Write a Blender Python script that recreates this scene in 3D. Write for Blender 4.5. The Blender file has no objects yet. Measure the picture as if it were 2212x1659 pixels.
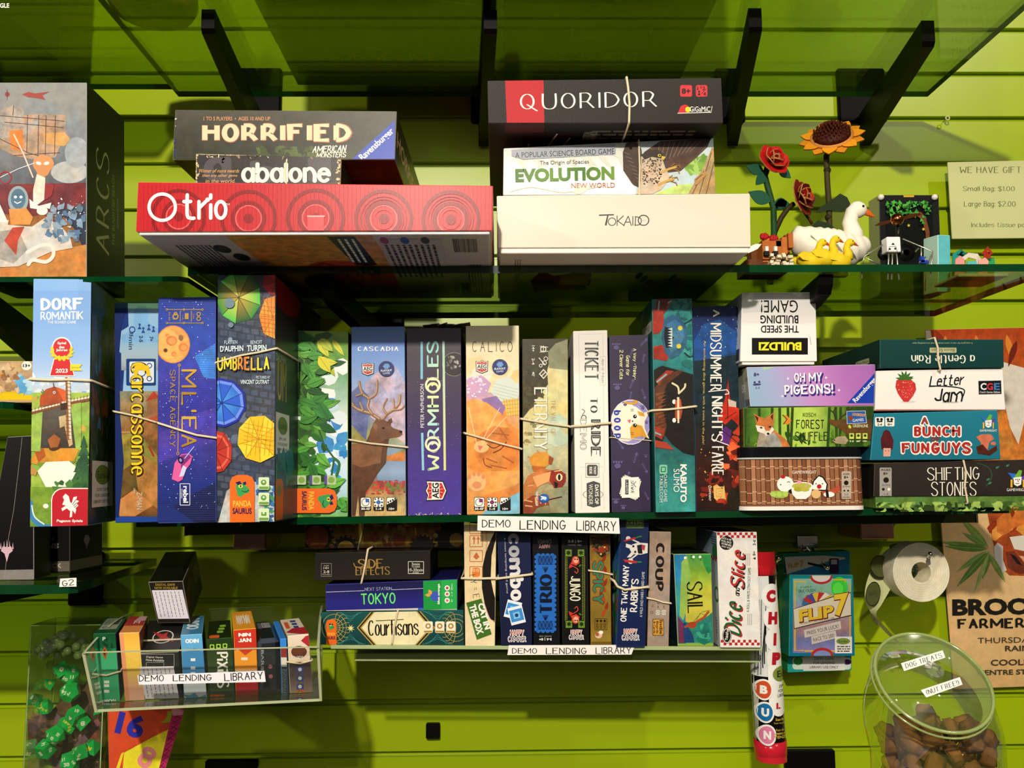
import bpy, bmesh, math, random
from mathutils import Vector, Matrix, Euler, noise
C = bpy.context.scene
COL = C.collection
V = Vector
PI = math.pi
# ---------------------------------------------------------------- camera
FPX, CX, CY = 1900.0, 1106.0, 829.5
cam = bpy.data.objects.new('camera', bpy.data.cameras.new('camera'))
COL.objects.link(cam); C.camera = cam
cam.data.sensor_width = 36.0
cam.data.lens = FPX / 2212.0 * 36.0
cam.data.clip_start = 0.02
ROT = (Matrix.Rotation(math.radians(-0.93), 3, 'Z') @ Matrix.Rotation(math.radians(90 + 6.2), 3, 'X')
       @ Matrix.Rotation(math.radians(-0.40), 3, 'Z'))
CAMZ = 1.45
cam.matrix_world = Matrix.Translation((0, 0, CAMZ)) @ ROT.to_4x4()
ORG = V((0, 0, CAMZ))
def ray(x, y):
    return ROT @ V(((x - CX) / FPX, -(y - CY) / FPX, -1.0))
def P(x, y, D):
    r = ray(x, y)
    return ORG + r * (D / r.y)
def onz(x, y, z):
    r = ray(x, y)
    return ORG + r * ((z - CAMZ) / r.z)
def unp(p):
    q = ROT.transposed() @ (p - ORG)
    return (CX + FPX * q.x / -q.z, CY - FPX * q.y / -q.z)
# ---------------------------------------------------------------- colour
def lin(h):
    if not isinstance(h, str): return tuple(h)
    m = 0.0
    if '~' in h:
        h, s = h.split('~'); m = int(s) / 10.0
    o = []
    for i in (0, 2, 4):
        c = int(h[i:i + 2], 16) / 255.0
        o.append(c / 12.92 if c <= .04045 else ((c + .055) / 1.055) ** 2.4)
    return (o[0], o[1], o[2], 1.0 - m)
def lerp(a, b, t):
    t = max(0, min(1, t)); return tuple(x + (y - x) * t for x, y in zip(a, b))
def GR(stops, x0, y0, x1, y1):
    """linear gradient printed along (x0,y0)-(x1,y1)"""
    st = [lin(s) for s in stops]; n = len(st) - 1
    dx, dy = x1 - x0, y1 - y0; L = dx * dx + dy * dy
    def f(x, y):
        t = max(0, min(.9999, ((x - x0) * dx + (y - y0) * dy) / L)) * n
        i = int(t); return lerp(st[i], st[i + 1], t - i)
    return f
# ---------------------------------------------------------------- materials
MC = {}
def newmat(name):
    m = bpy.data.materials.new(name); m.use_nodes = True
    nt = m.node_tree; b = nt.nodes['Principled BSDF']; return m, nt, b
def N(nt, t, **k):
    n = nt.nodes.new(t)
    for a, v in k.items(): setattr(n, a, v)
    return n
def print_mat(name='printed_card', rough=.36, bump=.05):
    if name in MC: return MC[name]
    m, nt, b = newmat(name); L = nt.links.new
    at = N(nt, 'ShaderNodeAttribute', attribute_name='Col')
    tc = N(nt, 'ShaderNodeTexCoord')
    n1 = N(nt, 'ShaderNodeTexNoise'); n1.inputs['Scale'].default_value = 75; n1.inputs['Detail'].default_value = 8; n1.inputs['Roughness'].default_value = .68
    n2 = N(nt, 'ShaderNodeTexNoise'); n2.inputs['Scale'].default_value = 45; n2.inputs['Detail'].default_value = 3
    L(tc.outputs['Object'], n1.inputs['Vector']); L(tc.outputs['Object'], n2.inputs['Vector'])
    # factor of mottling = 1 - alpha
    inv = N(nt, 'ShaderNodeMath', operation='SUBTRACT'); inv.inputs[0].default_value = 1; L(at.outputs['Alpha'], inv.inputs[1])
    mr = N(nt, 'ShaderNodeMapRange'); mr.inputs['From Min'].default_value = .33; mr.inputs['From Max'].default_value = .67
    mr.inputs['To Min'].default_value = .05; mr.inputs['To Max'].default_value = 2.1; L(n1.outputs['Fac'], mr.inputs['Value'])
    hue = N(nt, 'ShaderNodeMix', data_type='RGBA'); hue.inputs['A'].default_value = (1.35, 1.0, .7, 1); hue.inputs['B'].default_value = (.75, 1.05, 1.3, 1)
    mr2 = N(nt, 'ShaderNodeMapRange'); mr2.inputs['From Min'].default_value = .4; mr2.inputs['From Max'].default_value = .6
    L(n2.outputs['Fac'], mr2.inputs['Value']); L(mr2.outputs['Result'], hue.inputs['Factor'])
    sc = N(nt, 'ShaderNodeVectorMath', operation='SCALE'); L(hue.outputs['Result'], sc.inputs[0]); L(mr.outputs['Result'], sc.inputs['Scale'])
    mx = N(nt, 'ShaderNodeMix', data_type='RGBA'); mx.inputs['A'].default_value = (1, 1, 1, 1)
    L(inv.outputs[0], mx.inputs['Factor']); L(sc.outputs[0], mx.inputs['B'])
    mul = N(nt, 'ShaderNodeMix', data_type='RGBA', blend_type='MULTIPLY'); mul.inputs['Factor'].default_value = 1
    L(at.outputs['Color'], mul.inputs['A']); L(mx.outputs['Result'], mul.inputs['B'])
    L(mul.outputs['Result'], b.inputs['Base Color'])
    b.inputs['Roughness'].default_value = rough
    b.inputs['Specular IOR Level'].default_value = .2
    if bump:
        nb = N(nt, 'ShaderNodeTexNoise'); nb.inputs['Scale'].default_value = 700 if name != 'linen' else 400
        L(tc.outputs['Object'], nb.inputs['Vector'])
        bp = N(nt, 'ShaderNodeBump'); bp.inputs['Strength'].default_value = bump; bp.inputs['Distance'].default_value = .001
        L(nb.outputs['Fac'], bp.inputs['Height']); L(bp.outputs['Normal'], b.inputs['Normal'])
    MC[name] = m; return m
def pmat(name, hexc, rough=.5, metal=0, mott=.25, scale=40, spec=.4, trans=0, ior=1.45):
    """plain surface with a little procedural variation"""
    if name in MC: return MC[name]
    m, nt, b = newmat(name); L = nt.links.new
    c = lin(hexc)
    tc = N(nt, 'ShaderNodeTexCoord'); n1 = N(nt, 'ShaderNodeTexNoise'); n1.inputs['Scale'].default_value = scale; n1.inputs['Detail'].default_value = 5
    L(tc.outputs['Object'], n1.inputs['Vector'])
    r = N(nt, 'ShaderNodeMix', data_type='RGBA')
    r.inputs['A'].default_value = (*[x * (1 - mott) for x in c[:3]], 1); r.inputs['B'].default_value = (*[min(1, x * (1 + mott)) for x in c[:3]], 1)
    L(n1.outputs['Fac'], r.inputs['Factor']); L(r.outputs['Result'], b.inputs['Base Color'])
    b.inputs['Roughness'].default_value = rough; b.inputs['Metallic'].default_value = metal
    b.inputs['Specular IOR Level'].default_value = spec
    b.inputs['Transmission Weight'].default_value = trans; b.inputs['IOR'].default_value = ior
    MC[name] = m; return m
def clear_mat(name, tint, refl=1.0, rough=.02, diff=0.0, dcol='c8d8b0'):
    """thin clear sheet: light passes straight through, tinted, with a Fresnel reflection"""
    if name in MC: return MC[name]
    m = bpy.data.materials.new(name); m.use_nodes = True; nt = m.node_tree; nt.nodes.clear(); L = nt.links.new
    out = N(nt, 'ShaderNodeOutputMaterial'); tr = N(nt, 'ShaderNodeBsdfTransparent'); gl = N(nt, 'ShaderNodeBsdfGlossy')
    tr.inputs['Color'].default_value = (*tint, 1); gl.inputs['Roughness'].default_value = rough
    fr = N(nt, 'ShaderNodeFresnel'); fr.inputs['IOR'].default_value = 1.5
    nz = N(nt, 'ShaderNodeTexNoise'); nz.inputs['Scale'].default_value = 6
    mu = N(nt, 'ShaderNodeMath', operation='MULTIPLY'); mu.inputs[1].default_value = refl
    L(fr.outputs[0], mu.inputs[0])
    mx = N(nt, 'ShaderNodeMixShader'); L(mu.outputs[0], mx.inputs[0]); L(tr.outputs[0], mx.inputs[1]); L(gl.outputs[0], mx.inputs[2])
    last = mx
    if diff:
        d = N(nt, 'ShaderNodeBsdfDiffuse'); d.inputs['Color'].default_value = lin(dcol)[:3] + (1,)
        m2 = N(nt, 'ShaderNodeMixShader')
        mr = N(nt, 'ShaderNodeMapRange'); mr.inputs['To Min'].default_value = diff * .6; mr.inputs['To Max'].default_value = diff * 1.4
        L(nz.outputs['Fac'], mr.inputs['Value']); L(mr.outputs['Result'], m2.inputs[0])
        L(mx.outputs[0], m2.inputs[1]); L(d.outputs[0], m2.inputs[2]); last = m2
    L(last.outputs[0], out.inputs[0]); MC[name] = m; return m
# ---------------------------------------------------------------- mesh collector
class MB:
    def __init__(s):
        s.v = []; s.f = []; s.c = []; s.m = []; s.sm = []
    def add(s, vs, fs, col='808080', mi=0, smooth=False):
        b = len(s.v); s.v += [V(p) for p in vs]
        for f in fs:
            s.f.append([b + i for i in f]); s.m.append(mi); s.sm.append(smooth)
            if callable(col): s.c.append([col(i) for i in f])
            else:
                c = lin(col); s.c.append([c] * len(f))
    def build(s, name, mats, parent=None, origin=None):
        if origin is None:
            xs = [p.x for p in s.v]; ys = [p.y for p in s.v]; zs = [p.z for p in s.v]
            origin = V(((min(xs) + max(xs)) / 2, (min(ys) + max(ys)) / 2, min(zs)))
        me = bpy.data.meshes.new(name)
        me.from_pydata([tuple(p - origin) for p in s.v], [], s.f)
        a = me.color_attributes.new('Col', 'FLOAT_COLOR', 'CORNER')
        flat = []
        for cs in s.c:
            for c in cs: flat += (c if len(c) == 4 else (*c, 1))
        a.data.foreach_set('color', flat)
        me.polygons.foreach_set('material_index', s.m)
        me.polygons.foreach_set('use_smooth', s.sm)
        if not isinstance(mats, (list, tuple)): mats = [mats]
        for m in mats: me.materials.append(m)
        me.update()
        o = bpy.data.objects.new(name, me); COL.objects.link(o)
        if parent is not None:
            o.parent = parent; o.location = origin - wloc(parent)
        else: o.location = origin
        o['_w'] = list(origin)
        return o
def wloc(o):
    return V(o['_w']) if '_w' in o else V(o.location)
def tag(o, label, cat, group=None, kind=None):
    if label: o['label'] = label
    if cat: o['category'] = cat
    if group: o['group'] = group
    if kind: o['kind'] = kind
    return o
def empty(name, loc, label, cat, group=None):
    o = bpy.data.objects.new(name, None); COL.objects.link(o); o.location = loc; o['_w'] = list(loc)
    o.empty_display_size = .02
    return tag(o, label, cat, group)
def prism_raw(F, vec, bev=.0008):
    """box from a front quad TL TR BR BL and a depth vector -> verts, faces, normals (bevelled)"""
    vec = V(vec); bm = bmesh.new()
    fv = [bm.verts.new(p) for p in F]; bv = [bm.verts.new(p + vec) for p in F]
    bm.faces.new(fv); bm.faces.new(bv[::-1])
    for i in range(4): bm.faces.new((fv[i], bv[i], bv[(i + 1) % 4], fv[(i + 1) % 4]))
    bmesh.ops.recalc_face_normals(bm, faces=bm.faces)
    if bev: bmesh.ops.bevel(bm, geom=bm.edges[:], offset=bev, segments=1, affect='EDGES')
    bm.normal_update(); bm.verts.index_update()
    vs = [v.co.copy() for v in bm.verts]; fs = [[v.index for v in f.verts] for f in bm.faces]; ns = [f.normal.copy() for f in bm.faces]
    bm.free(); return vs, fs, ns
def bx(mb, x0, x1, y0, y1, z0, z1, col='808080', mi=0, bev=.0):
    F = [V((x0, y0, z1)), V((x1, y0, z1)), V((x1, y0, z0)), V((x0, y0, z0))]
    vs, fs, ns = prism_raw(F, (0, y1 - y0, 0), bev); mb.add(vs, fs, col, mi)
def tube(mb, pts, r, col='e8dcc0', n=8, closed=False, mi=0, caps=True, flat=1.0):
    pts = [V(p) for p in pts]; m = len(pts); vs = []; up = None
    for i, p in enumerate(pts):
        if closed: t = pts[(i + 1) % m] - pts[i - 1]
        else: t = pts[min(i + 1, m - 1)] - pts[max(i - 1, 0)]
        t = t.normalized() if t.length > 1e-9 else V((0, 0, 1))
        if up is None:
            up = t.cross(V((.13, .31, .94)));
            if up.length < .1: up = t.cross(V((1, 0, 0)))
        up = (up - t * up.dot(t)).normalized(); s = t.cross(up)
        rr = r(i / max(1, m - 1)) if callable(r) else r
        for k in range(n):
            a = 2 * PI * k / n; vs.append(p + (up * math.cos(a) + s * math.sin(a) * flat) * rr)
    fs = []
    for i in range(m if closed else m - 1):
        j = (i + 1) % m
        for k in range(n):
            l = (k + 1) % n; fs.append((i * n + k, i * n + l, j * n + l, j * n + k))
    if caps and not closed: fs += [tuple(range(n - 1, -1, -1)), tuple(range((m - 1) * n, m * n))]
    mb.add(vs, fs, col, mi, True)
def lathe(mb, prof, cen, col, n=24, axis=None, mi=0, sx=1, sy=1, smooth=True):
    """profile (r,h) turned about an axis through cen"""
    ax = V(axis or (0, 0, 1)).normalized(); q = V((0, 0, 1)).rotation_difference(ax); cen = V(cen); vs = []; fs = []
    for r, h in prof:
        for k in range(n):
            a = 2 * PI * k / n; vs.append(cen + q @ V((r * math.cos(a) * sx, r * math.sin(a) * sy, h)))
    for i in range(len(prof) - 1):
        for k in range(n):
            l = (k + 1) % n; fs.append((i * n + k, i * n + l, (i + 1) * n + l, (i + 1) * n + k))
    if prof[0][0] > 1e-6: fs.append(tuple(range(n - 1, -1, -1)))
    if prof[-1][0] > 1e-6: fs.append(tuple(range((len(prof) - 1) * n, len(prof) * n)))
    mb.add(vs, fs, col, mi, smooth)
def ball(mb, c, r, col, n=12, mi=0, s=(1, 1, 1), rot=None):
    vs = []; fs = []; c = V(c)
    R = (rot or Matrix.Identity(3)); h = n // 2
    for i in range(h + 1):
        t = PI * i / h
        for k in range(n):
            a = 2 * PI * k / n; vs.append(c + R @ V((math.sin(t) * math.cos(a) * r * s[0], math.sin(t) * math.sin(a) * r * s[1], math.cos(t) * r * s[2])))
    for i in range(h):
        for k in range(n): fs.append((i * n + k, (i + 1) * n + k, (i + 1) * n + (k + 1) % n, i * n + (k + 1) % n))
    mb.add(vs, fs, col, mi, True)
def slab(mb, pts3, nrm, th, col, mi=0, edge=None):
    """flat outline with thickness th along nrm"""
    nrm = V(nrm).normalized() * th; n = len(pts3); pts3 = [V(p) for p in pts3]
    vs = pts3 + [p + nrm for p in pts3]
    mb.add(vs, [list(range(n)), list(range(2 * n - 1, n - 1, -1))], col, mi)
    mb.add(vs, [(i, n + i, n + (i + 1) % n, (i + 1) % n) for i in range(n)], edge or col, mi)
# ---------------------------------------------------------------- lettering
G = {'A': '022942,1535', 'B': '0209,~092938372606,~062635332202', 'C': '~4839190803123243', 'D': '0209,~092948432202', 'E': '49090242,0636', 'F': '490902,0636',
 'G': '~4839190803123243,434525', 'H': '0209,4249,0646', 'I': '1219', 'J': '~3933221203', 'K': '0209,4905,1642', 'L': '090242', 'M': '0209346962', 'N': '02094249',
 'O': '~190803123243483919', 'P': '0209,~092938372505', 'Q': '~190803123243483919,2451', 'R': '0209,~092938372505,2542', 'S': '~483919080716354443321203', 'T': '0949,2229',
 'U': '~090412324449', 'V': '092249', 'W': '0912365269', 'X': '0249,0942', 'Y': '092549,2522', 'Z': '09490242',
 'a': '~3627170603122233,3732', 'b': '0902,~0617273633221203', 'c': '~3627170603122233', 'd': '3932,~3627170603122233', 'e': '0535,~35362717060312223', 'f': '~39281712,0626',
 'g': '~3627170603122233,~3731201001', 'h': '0902,~0617273632', 'i': '1216,1819', 'j': '~16111000,1819', 'k': '0902,3704,1532', 'l': '1219', 'm': '0207,~05172632,~35475662',
 'n': '0207,~05172732', 'o': '~17060312223336271', 'p': '0700,~0617273633221203', 'q': '3730,~3627170603122233', 'r': '0207,~051627', 's': '~36271706153433220312', 't': '~19132232,0727',
 'u': '~0703122233,3732', 'v': '071237', 'w': '0712365267', 'x': '0237,0732', 'y': '0713,3700', 'z': '07370232',
 '0': '~190803123243483919', '1': '081912', '2': '~0819394725,250242', '3': '~0819394836,~1636453422120', '4': '3239 0444'.replace(' ', ','), '5': '49090626,~2635442302', '6': '~4917041232433516', '7': '094922',
 '8': '~190716455443321203041536474839191', '9': '~4635170819394733', '!': '1519,1212', '.': '1213', '-': '0636', '+': '0646,2428', "'": '1917', '=': '0535,0737', '/': '0249', '&': '42183927061243', ':': '1213,1617', '(': '~29171422', ')': '~09171402', ',': '1311', '|': '1219'}
G['$'] = '~483919080716354443321203,2921'; G['e'] = '0535,~353627170603122233'; G['o'] = '~170603122233362717'; G['3'] = '~0819394836,~163645332203'; G['s'] = '~3627170615343322120 3'.replace(' ', ''); G['8'] = '~19080716354433221203143546373919'
G['8'] = '~160708193937361604031232443516'; G['s'] = '~3627170615343322120'[:-1] + ''; G['s'] = '~362717061534332212' + '03'
G.update({'O': '@0249', 'Q': '@0249,2451', 'C': '@024917', 'G': '@024918,4525', 'o': '@0237', 'a': '@0237,3732', 'b': '0902,@0237', 'c': '@023717', 'd': '3932,@0237', 'e': '@023707,0535', 'g': '@0237,~3731201001',
 'n': '0207,~0617273532', 'h': '0902,~0617273532', 'm': '0207,~0617263532,~3647576562', 'p': '0700,@0237', 'q': '3730,@0237', '0': '@0249', '6': '@0246,~38170604', '9': '@0549,~47443312', '8': '@0246,@0649', 'D': '0209,~0919384645331202', 'J': '~3934331304'})
def catmull(p, k=6):
    o = []; n = len(p); cl = p[0] == p[-1] and n > 3
    for i in range(n - 1):
        a = p[i - 1] if i else (p[-2] if cl else p[0]); b = p[i]; c = p[i + 1]; d = p[i + 2] if i + 2 < n else (p[1] if cl else p[-1])
        for j in range(k):
            t = j / k
            o.append(tuple(.5 * (2 * b[q] + (c[q] - a[q]) * t + (2 * a[q] - 5 * b[q] + 4 * c[q] - d[q]) * t * t + (3 * b[q] - a[q] - 3 * c[q] + d[q]) * t ** 3) for q in (0, 1)))
    o.append(tuple(p[-1])); return o
def ribbon(pts, w, thin=None):
    """polyline -> list of quads; w full width; thin = width of horizontal strokes"""
    out = []; n = len(pts)
    if n < 2: return out
    if n == 2 and pts[0] == pts[1]: return [disc(pts[0][0], pts[0][1], w * .62, n=10)]
    if not callable(w):
        for i in range(1, n - 1):
            d1 = V((pts[i][0] - pts[i - 1][0], pts[i][1] - pts[i - 1][1])); d2 = V((pts[i + 1][0] - pts[i][0], pts[i + 1][1] - pts[i][1]))
            if d1.length > 1e-9 and d2.length > 1e-9 and d1.normalized().dot(d2.normalized()) < -.15:
                return ribbon(pts[:i + 1], w, thin) + ribbon(pts[i:], w, thin) + [disc(pts[i][0], pts[i][1], (thin or w) * .5, n=10)]
    nr = []
    for i in range(n):
        a = pts[max(0, i - 1)]; b = pts[min(n - 1, i + 1)]
        if i == 0 and pts[0] == pts[-1]: a = pts[-2]
        if i == n - 1 and pts[0] == pts[-1]: b = pts[1]
        dx, dy = b[0] - a[0], b[1] - a[1]; L = math.hypot(dx, dy) or 1; dx /= L; dy /= L
        if 0 < i < n - 1:
            d1 = V((pts[i][0] - a[0], pts[i][1] - a[1])); d2 = V((b[0] - pts[i][0], b[1] - pts[i][1]))
            if d1.length and d2.length:
                cs = d1.normalized().dot(d2.normalized()); k = 1 / max(.45, math.sqrt(max(0, (1 + cs) / 2)))
            else: k = 1
        else: k = 1
        nr.append((-dy, dx, k, abs(dy)))
    for i in range(n - 1):
        q = []
        for j, sgn in ((i, 1), (i + 1, 1), (i + 1, -1), (i, -1)):
            ww = w if thin is None else thin + (w - thin) * nr[j][3] ** 1.3
            if callable(w): ww = w(j / (n - 1))
            q.append((pts[j][0] + nr[j][0] * nr[j][2] * ww / 2 * sgn, pts[j][1] + nr[j][1] * nr[j][2] * ww / 2 * sgn))
        out.append(q)
    return out
def disc(x, y, rx, ry=None, n=20, rot=0):
    ry = rx if ry is None else ry; c, s = math.cos(math.radians(rot)), math.sin(math.radians(rot))
    return [(x + rx * math.cos(2 * PI * k / n) * c + ry * math.sin(2 * PI * k / n) * s, y - rx * math.cos(2 * PI * k / n) * s + ry * math.sin(2 * PI * k / n) * c) for k in range(n)]
def glyphs(s, th, thin, serif, sp, rnd):
    """unit space: cap height 7, y up; returns polys"""
    polys = []; x = 0
    for ch in s:
        if ch == ' ': x += 3; continue
        g = G.get(ch) or G.get(ch.upper()) or G['-']; mxx = 0; mnx = min(int(c) for st in g.split(',') for c in (st.lstrip('~')[::2] if st[0] != '@' else st[1])); x -= mnx
        for st in g.split(','):
            sm = st[0] == '~'; arc_ = st[0] == '@'; st = st.lstrip('~@')
            if arc_:
                ax, ay, bx_, by_ = (int(q) for q in st[:4]); t0, t1 = (int(st[4]), int(st[5])) if len(st) > 4 else (0, 8); n_ = 3 * (t1 - t0)
                p = [((ax + bx_) / 2 + (bx_ - ax) / 2 * math.cos(PI / 4 * (t0 + (t1 - t0) * i / n_)) + x, (ay + by_) / 2 - 2 + (by_ - ay) / 2 * math.sin(PI / 4 * (t0 + (t1 - t0) * i / n_))) for i in range(n_ + 1)]
                if t1 - t0 == 8: p[-1] = p[0]
                mxx = max(mxx, bx_); polys += ribbon(p, th, thin)
                if rnd and t1 - t0 < 8:
                    for e in (p[0], p[-1]): polys.append(disc(e[0], e[1], th / 2, n=10))
                continue
            p = [(int(st[i]), int(st[i + 1]) - 2) for i in range(0, len(st) - 1, 2)]
            mxx = max(mxx, max(q[0] for q in p))
            cl = p[0] == p[-1]
            if sm: p = catmull(p, 5)
            p = [(q[0] + x, q[1]) for q in p]
            polys += ribbon(p, th, thin)
            if rnd and not cl:
                for e in (p[0], p[-1]): polys.append(disc(e[0], e[1], th / 2, n=10))
            if serif and not cl:
                for e, e2 in ((p[0], p[1]), (p[-1], p[-2])):
                    if abs(e2[1] - e[1]) > .5 * abs(e2[0] - e[0]):
                        polys.append([(e[0] - serif, e[1] - thin / 2), (e[0] + serif, e[1] - thin / 2), (e[0] + serif, e[1] + thin / 2), (e[0] - serif, e[1] + thin / 2)])
        x += mxx + sp
    return polys
FC = {}
def bfont(s, bold):
    if set('MWmw') & set(s): bold = 0
    k = (s, bold)
    if k in FC: return FC[k]
    cu = bpy.data.curves.new('t', 'FONT'); cu.body = s; cu.offset = bold; cu.resolution_u = 3; cu.size = 1
    ob = bpy.data.objects.new('t', cu); me = ob.to_mesh()
    r = [[(me.vertices[i].co.x, me.vertices[i].co.y) for i in p.vertices] for p in me.polygons]
    ob.to_mesh_clear(); bpy.data.objects.remove(ob); bpy.data.curves.remove(cu)
    FC[k] = r; return r
def clip(poly, q):
    """Sutherland-Hodgman against a convex outline q"""
    ar = sum(q[i][0] * q[(i + 1) % len(q)][1] - q[(i + 1) % len(q)][0] * q[i][1] for i in range(len(q)))
    sg = 1 if ar > 0 else -1
    for i in range(len(q)):
        a, b = q[i], q[(i + 1) % len(q)]; out = []
        if not poly: return []
        def side(p): return sg * ((b[0] - a[0]) * (p[1] - a[1]) - (b[1] - a[1]) * (p[0] - a[0]))
        sd = [side(p) for p in poly]
        if min(sd) >= 0: continue
        for j in range(len(poly)):
            p, r = poly[j - 1], poly[j]; sp, sr = sd[j - 1], sd[j]
            if (sp >= 0) != (sr >= 0):
                t = sp / (sp - sr); out.append((p[0] + (r[0] - p[0]) * t, p[1] + (r[1] - p[1]) * t))
            if sr >= 0: out.append(r)
        poly = out
    return poly if len(poly) > 2 else []
class Art:
    """prints flat shapes on one face of a thing; coordinates are 2-D on that face"""
    STEP = .000022
    def __init__(s, mb, mp, nrm, region=None, mi=0, base=.00009):
        s.mb = mb; s.mp = mp; s.n = V(nrm).normalized(); s.k = 0; s.reg = region; s.mi = mi; s.base = base; s.rnd = random.Random(len(mb.v) + 7)
    def polys(s, ps, col, k=None):
        if k is None: s.k += 1; k = s.k
        off = s.n * (s.base + s.STEP * k); c0 = col if callable(col) else lin(col)
        if getattr(s, 'strips', 0):
            q2 = []
            for p in ps:
                x0 = min(q[0] for q in p); x1 = max(q[0] for q in p); a = math.floor(x0 / s.strips) * s.strips
                while a < x1: q2.append(clip(list(p), [(a, -9999), (a + s.strips, -9999), (a + s.strips, 9999), (a, 9999)])); a += s.strips
            ps = q2
        for ip, p in enumerate(ps):
            if s.reg and p: p = clip(list(p), s.reg)
            if len(p) < 3: continue
            o2 = off + s.n * ((ip % 7) * 2.6e-6) if len(ps) > 1 else off; vs = [s.mp(x, y) + o2 for x, y in p]
            if callable(c0):
                cc = [c0(x, y) for x, y in p]; s.mb.add(vs, [range(len(p))], (lambda i: cc[i]), s.mi)
            else: s.mb.add(vs, [range(len(p))], c0, s.mi)
    def poly(s, p, col): s.polys([p], col)
    def flat(s, nums, col): s.polys([list(zip(nums[::2], nums[1::2]))], col)
    def rect(s, x0, y0, x1, y1, col): s.polys([[(x0, y0), (x1, y0), (x1, y1), (x0, y1)]], col)
    def grad(s, x0, y0, x1, y1, stops, vert=True, n=12, wob=0):
        f = GR(stops, x0, y0, x0 if vert else x1, y1 if vert else y0); ps = []
        for i in range(n):
            a, b = i / n, (i + 1) / n
            if vert: ya, yb = y0 + (y1 - y0) * a, y0 + (y1 - y0) * b; ps.append([(x0, ya), (x1, ya), (x1, yb), (x0, yb)])
            else: xa, xb = x0 + (x1 - x0) * a, x0 + (x1 - x0) * b; ps.append([(xa, y0), (xb, y0), (xb, y1), (xa, y1)])
        s.polys(ps, f)
    def rr(s, x0, y0, x1, y1, r, col):
        p = []
        for cx, cy, a0 in ((x1 - r, y0 + r, -90), (x1 - r, y1 - r, 0), (x0 + r, y1 - r, 90), (x0 + r, y0 + r, 180)):
            for k in range(5): a = math.radians(a0 + k * 22.5); p.append((cx + r * math.cos(a), cy + r * math.sin(a)))
        s.poly(p, col)
    def frame(s, x0, y0, x1, y1, w, col): s.polys(ribbon([(x0, y0), (x1, y0)], w) + ribbon([(x1, y0), (x1, y1)], w) + ribbon([(x1, y1), (x0, y1)], w) + ribbon([(x0, y1), (x0, y0)], w), col)
    def ell(s, x, y, rx, ry=None, col='ffffff', rot=0, n=22): s.poly(disc(x, y, rx, ry, n, rot), col)
    def ring(s, x, y, r, w, col, n=28, ry=None):
        ry = ry or r; k = (r - w) / r
        s.polys([[(x + r * math.cos(a), y + ry * math.sin(a)), (x + r * math.cos(b), y + ry * math.sin(b)), (x + r * k * math.cos(b), y + ry * k * math.sin(b)), (x + r * k * math.cos(a), y + ry * k * math.sin(a))]
                 for a, b in ((2 * PI * i / n, 2 * PI * (i + 1) / n) for i in range(n))], col)
    def line(s, pts, w, col, sm=False, cap=True):
        if not isinstance(pts[0], tuple): pts = list(zip(pts[::2], pts[1::2]))
        if sm: pts = catmull(pts, 6)
        ps = ribbon(pts, w)
        if cap and not callable(w): ps += [disc(pts[0][0], pts[0][1], w / 2, n=8), disc(pts[-1][0], pts[-1][1], w / 2, n=8)]
        s.polys(ps, col)
    def lines(s, L, w, col): s.polys([q for l in L for q in ribbon(list(zip(l[::2], l[1::2])), w)], col)
    def blobs(s, x0, y0, x1, y1, n, r, cols, asp=1.6, seed=1, pts=8, jag=.35):
        R = random.Random(seed)
        by = {}
        for i in range(n):
            x, y = R.uniform(x0, x1), R.uniform(y0, y1); rr = r * R.uniform(.5, 1.3); a = R.uniform(0, 180); c = R.choice(cols)
            p = disc(x, y, rr, rr / asp, pts, a); p = [(u + R.uniform(-jag, jag) * rr, v + R.uniform(-jag, jag) * rr) for u, v in p]
            by.setdefault(c, []).append(p)
        for g in range(3):
            for c in cols:
                ps = by.get(c, [])[g::3]
                if ps: s.polys(ps, c)
    def leaf(s, x, y, L, w, ang, col, vein=None):
        a = math.radians(ang); c, sn = math.cos(a), -math.sin(a); up = []; dn = []
        for i in range(7):
            t = i / 6; h = w * math.sin(PI * t ** .8) * .5; up.append((x + c * L * t - sn * h, y + sn * L * t + c * h)); dn.append((x + c * L * t + sn * h, y + sn * L * t - c * h))
        s.poly(up + dn[::-1][1:-1], col)
        if vein: s.polys(ribbon([(x, y), (x + c * L * .95, y + sn * L * .95)], max(.5, w * .05)), vein)
    def _put(s, ps, cx, cy, w, h, rot, col, shear=0):
        xs = [p[0] for q in ps for p in q]; ys = [p[1] for q in ps for p in q]
        x0, x1, y0, y1 = min(xs), max(xs), min(ys), max(ys); sy = h / (y1 - y0 or 1); sx = (w / (x1 - x0 or 1)) if w else sy
        c, sn = math.cos(math.radians(rot)), math.sin(math.radians(rot)); out = []
        for q in ps:
            o = []
            for x, y in q:
                u = (x - (x0 + x1) / 2) * sx; v = (y - (y0 + y1) / 2) * sy; u += v * shear
                o.append((cx + u * c - v * sn, cy - (u * sn + v * c)))
            out.append(o)
        s.polys(out, col)
    def text(s, t, cx, cy, w, h, col='ffffff', rot=0, bold=.0, shear=0):
        """plain sans lettering fitted to w x h; rot counter-clockwise in degrees"""
        s._put(bfont(t, bold), cx, cy, w, h, rot, col, shear)
    def st(s, t, cx, cy, w, h, col='ffffff', rot=0, th=1.0, thin=None, serif=0, sp=1.6, rnd=True, shear=0):
        """drawn lettering with a pen"""
        if serif: rnd = False
        s._put(glyphs(t, th, thin if thin else (th if serif == 0 else th * .4), serif, sp, rnd and thin is None), cx, cy, w, h, rot, col, shear)
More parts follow.
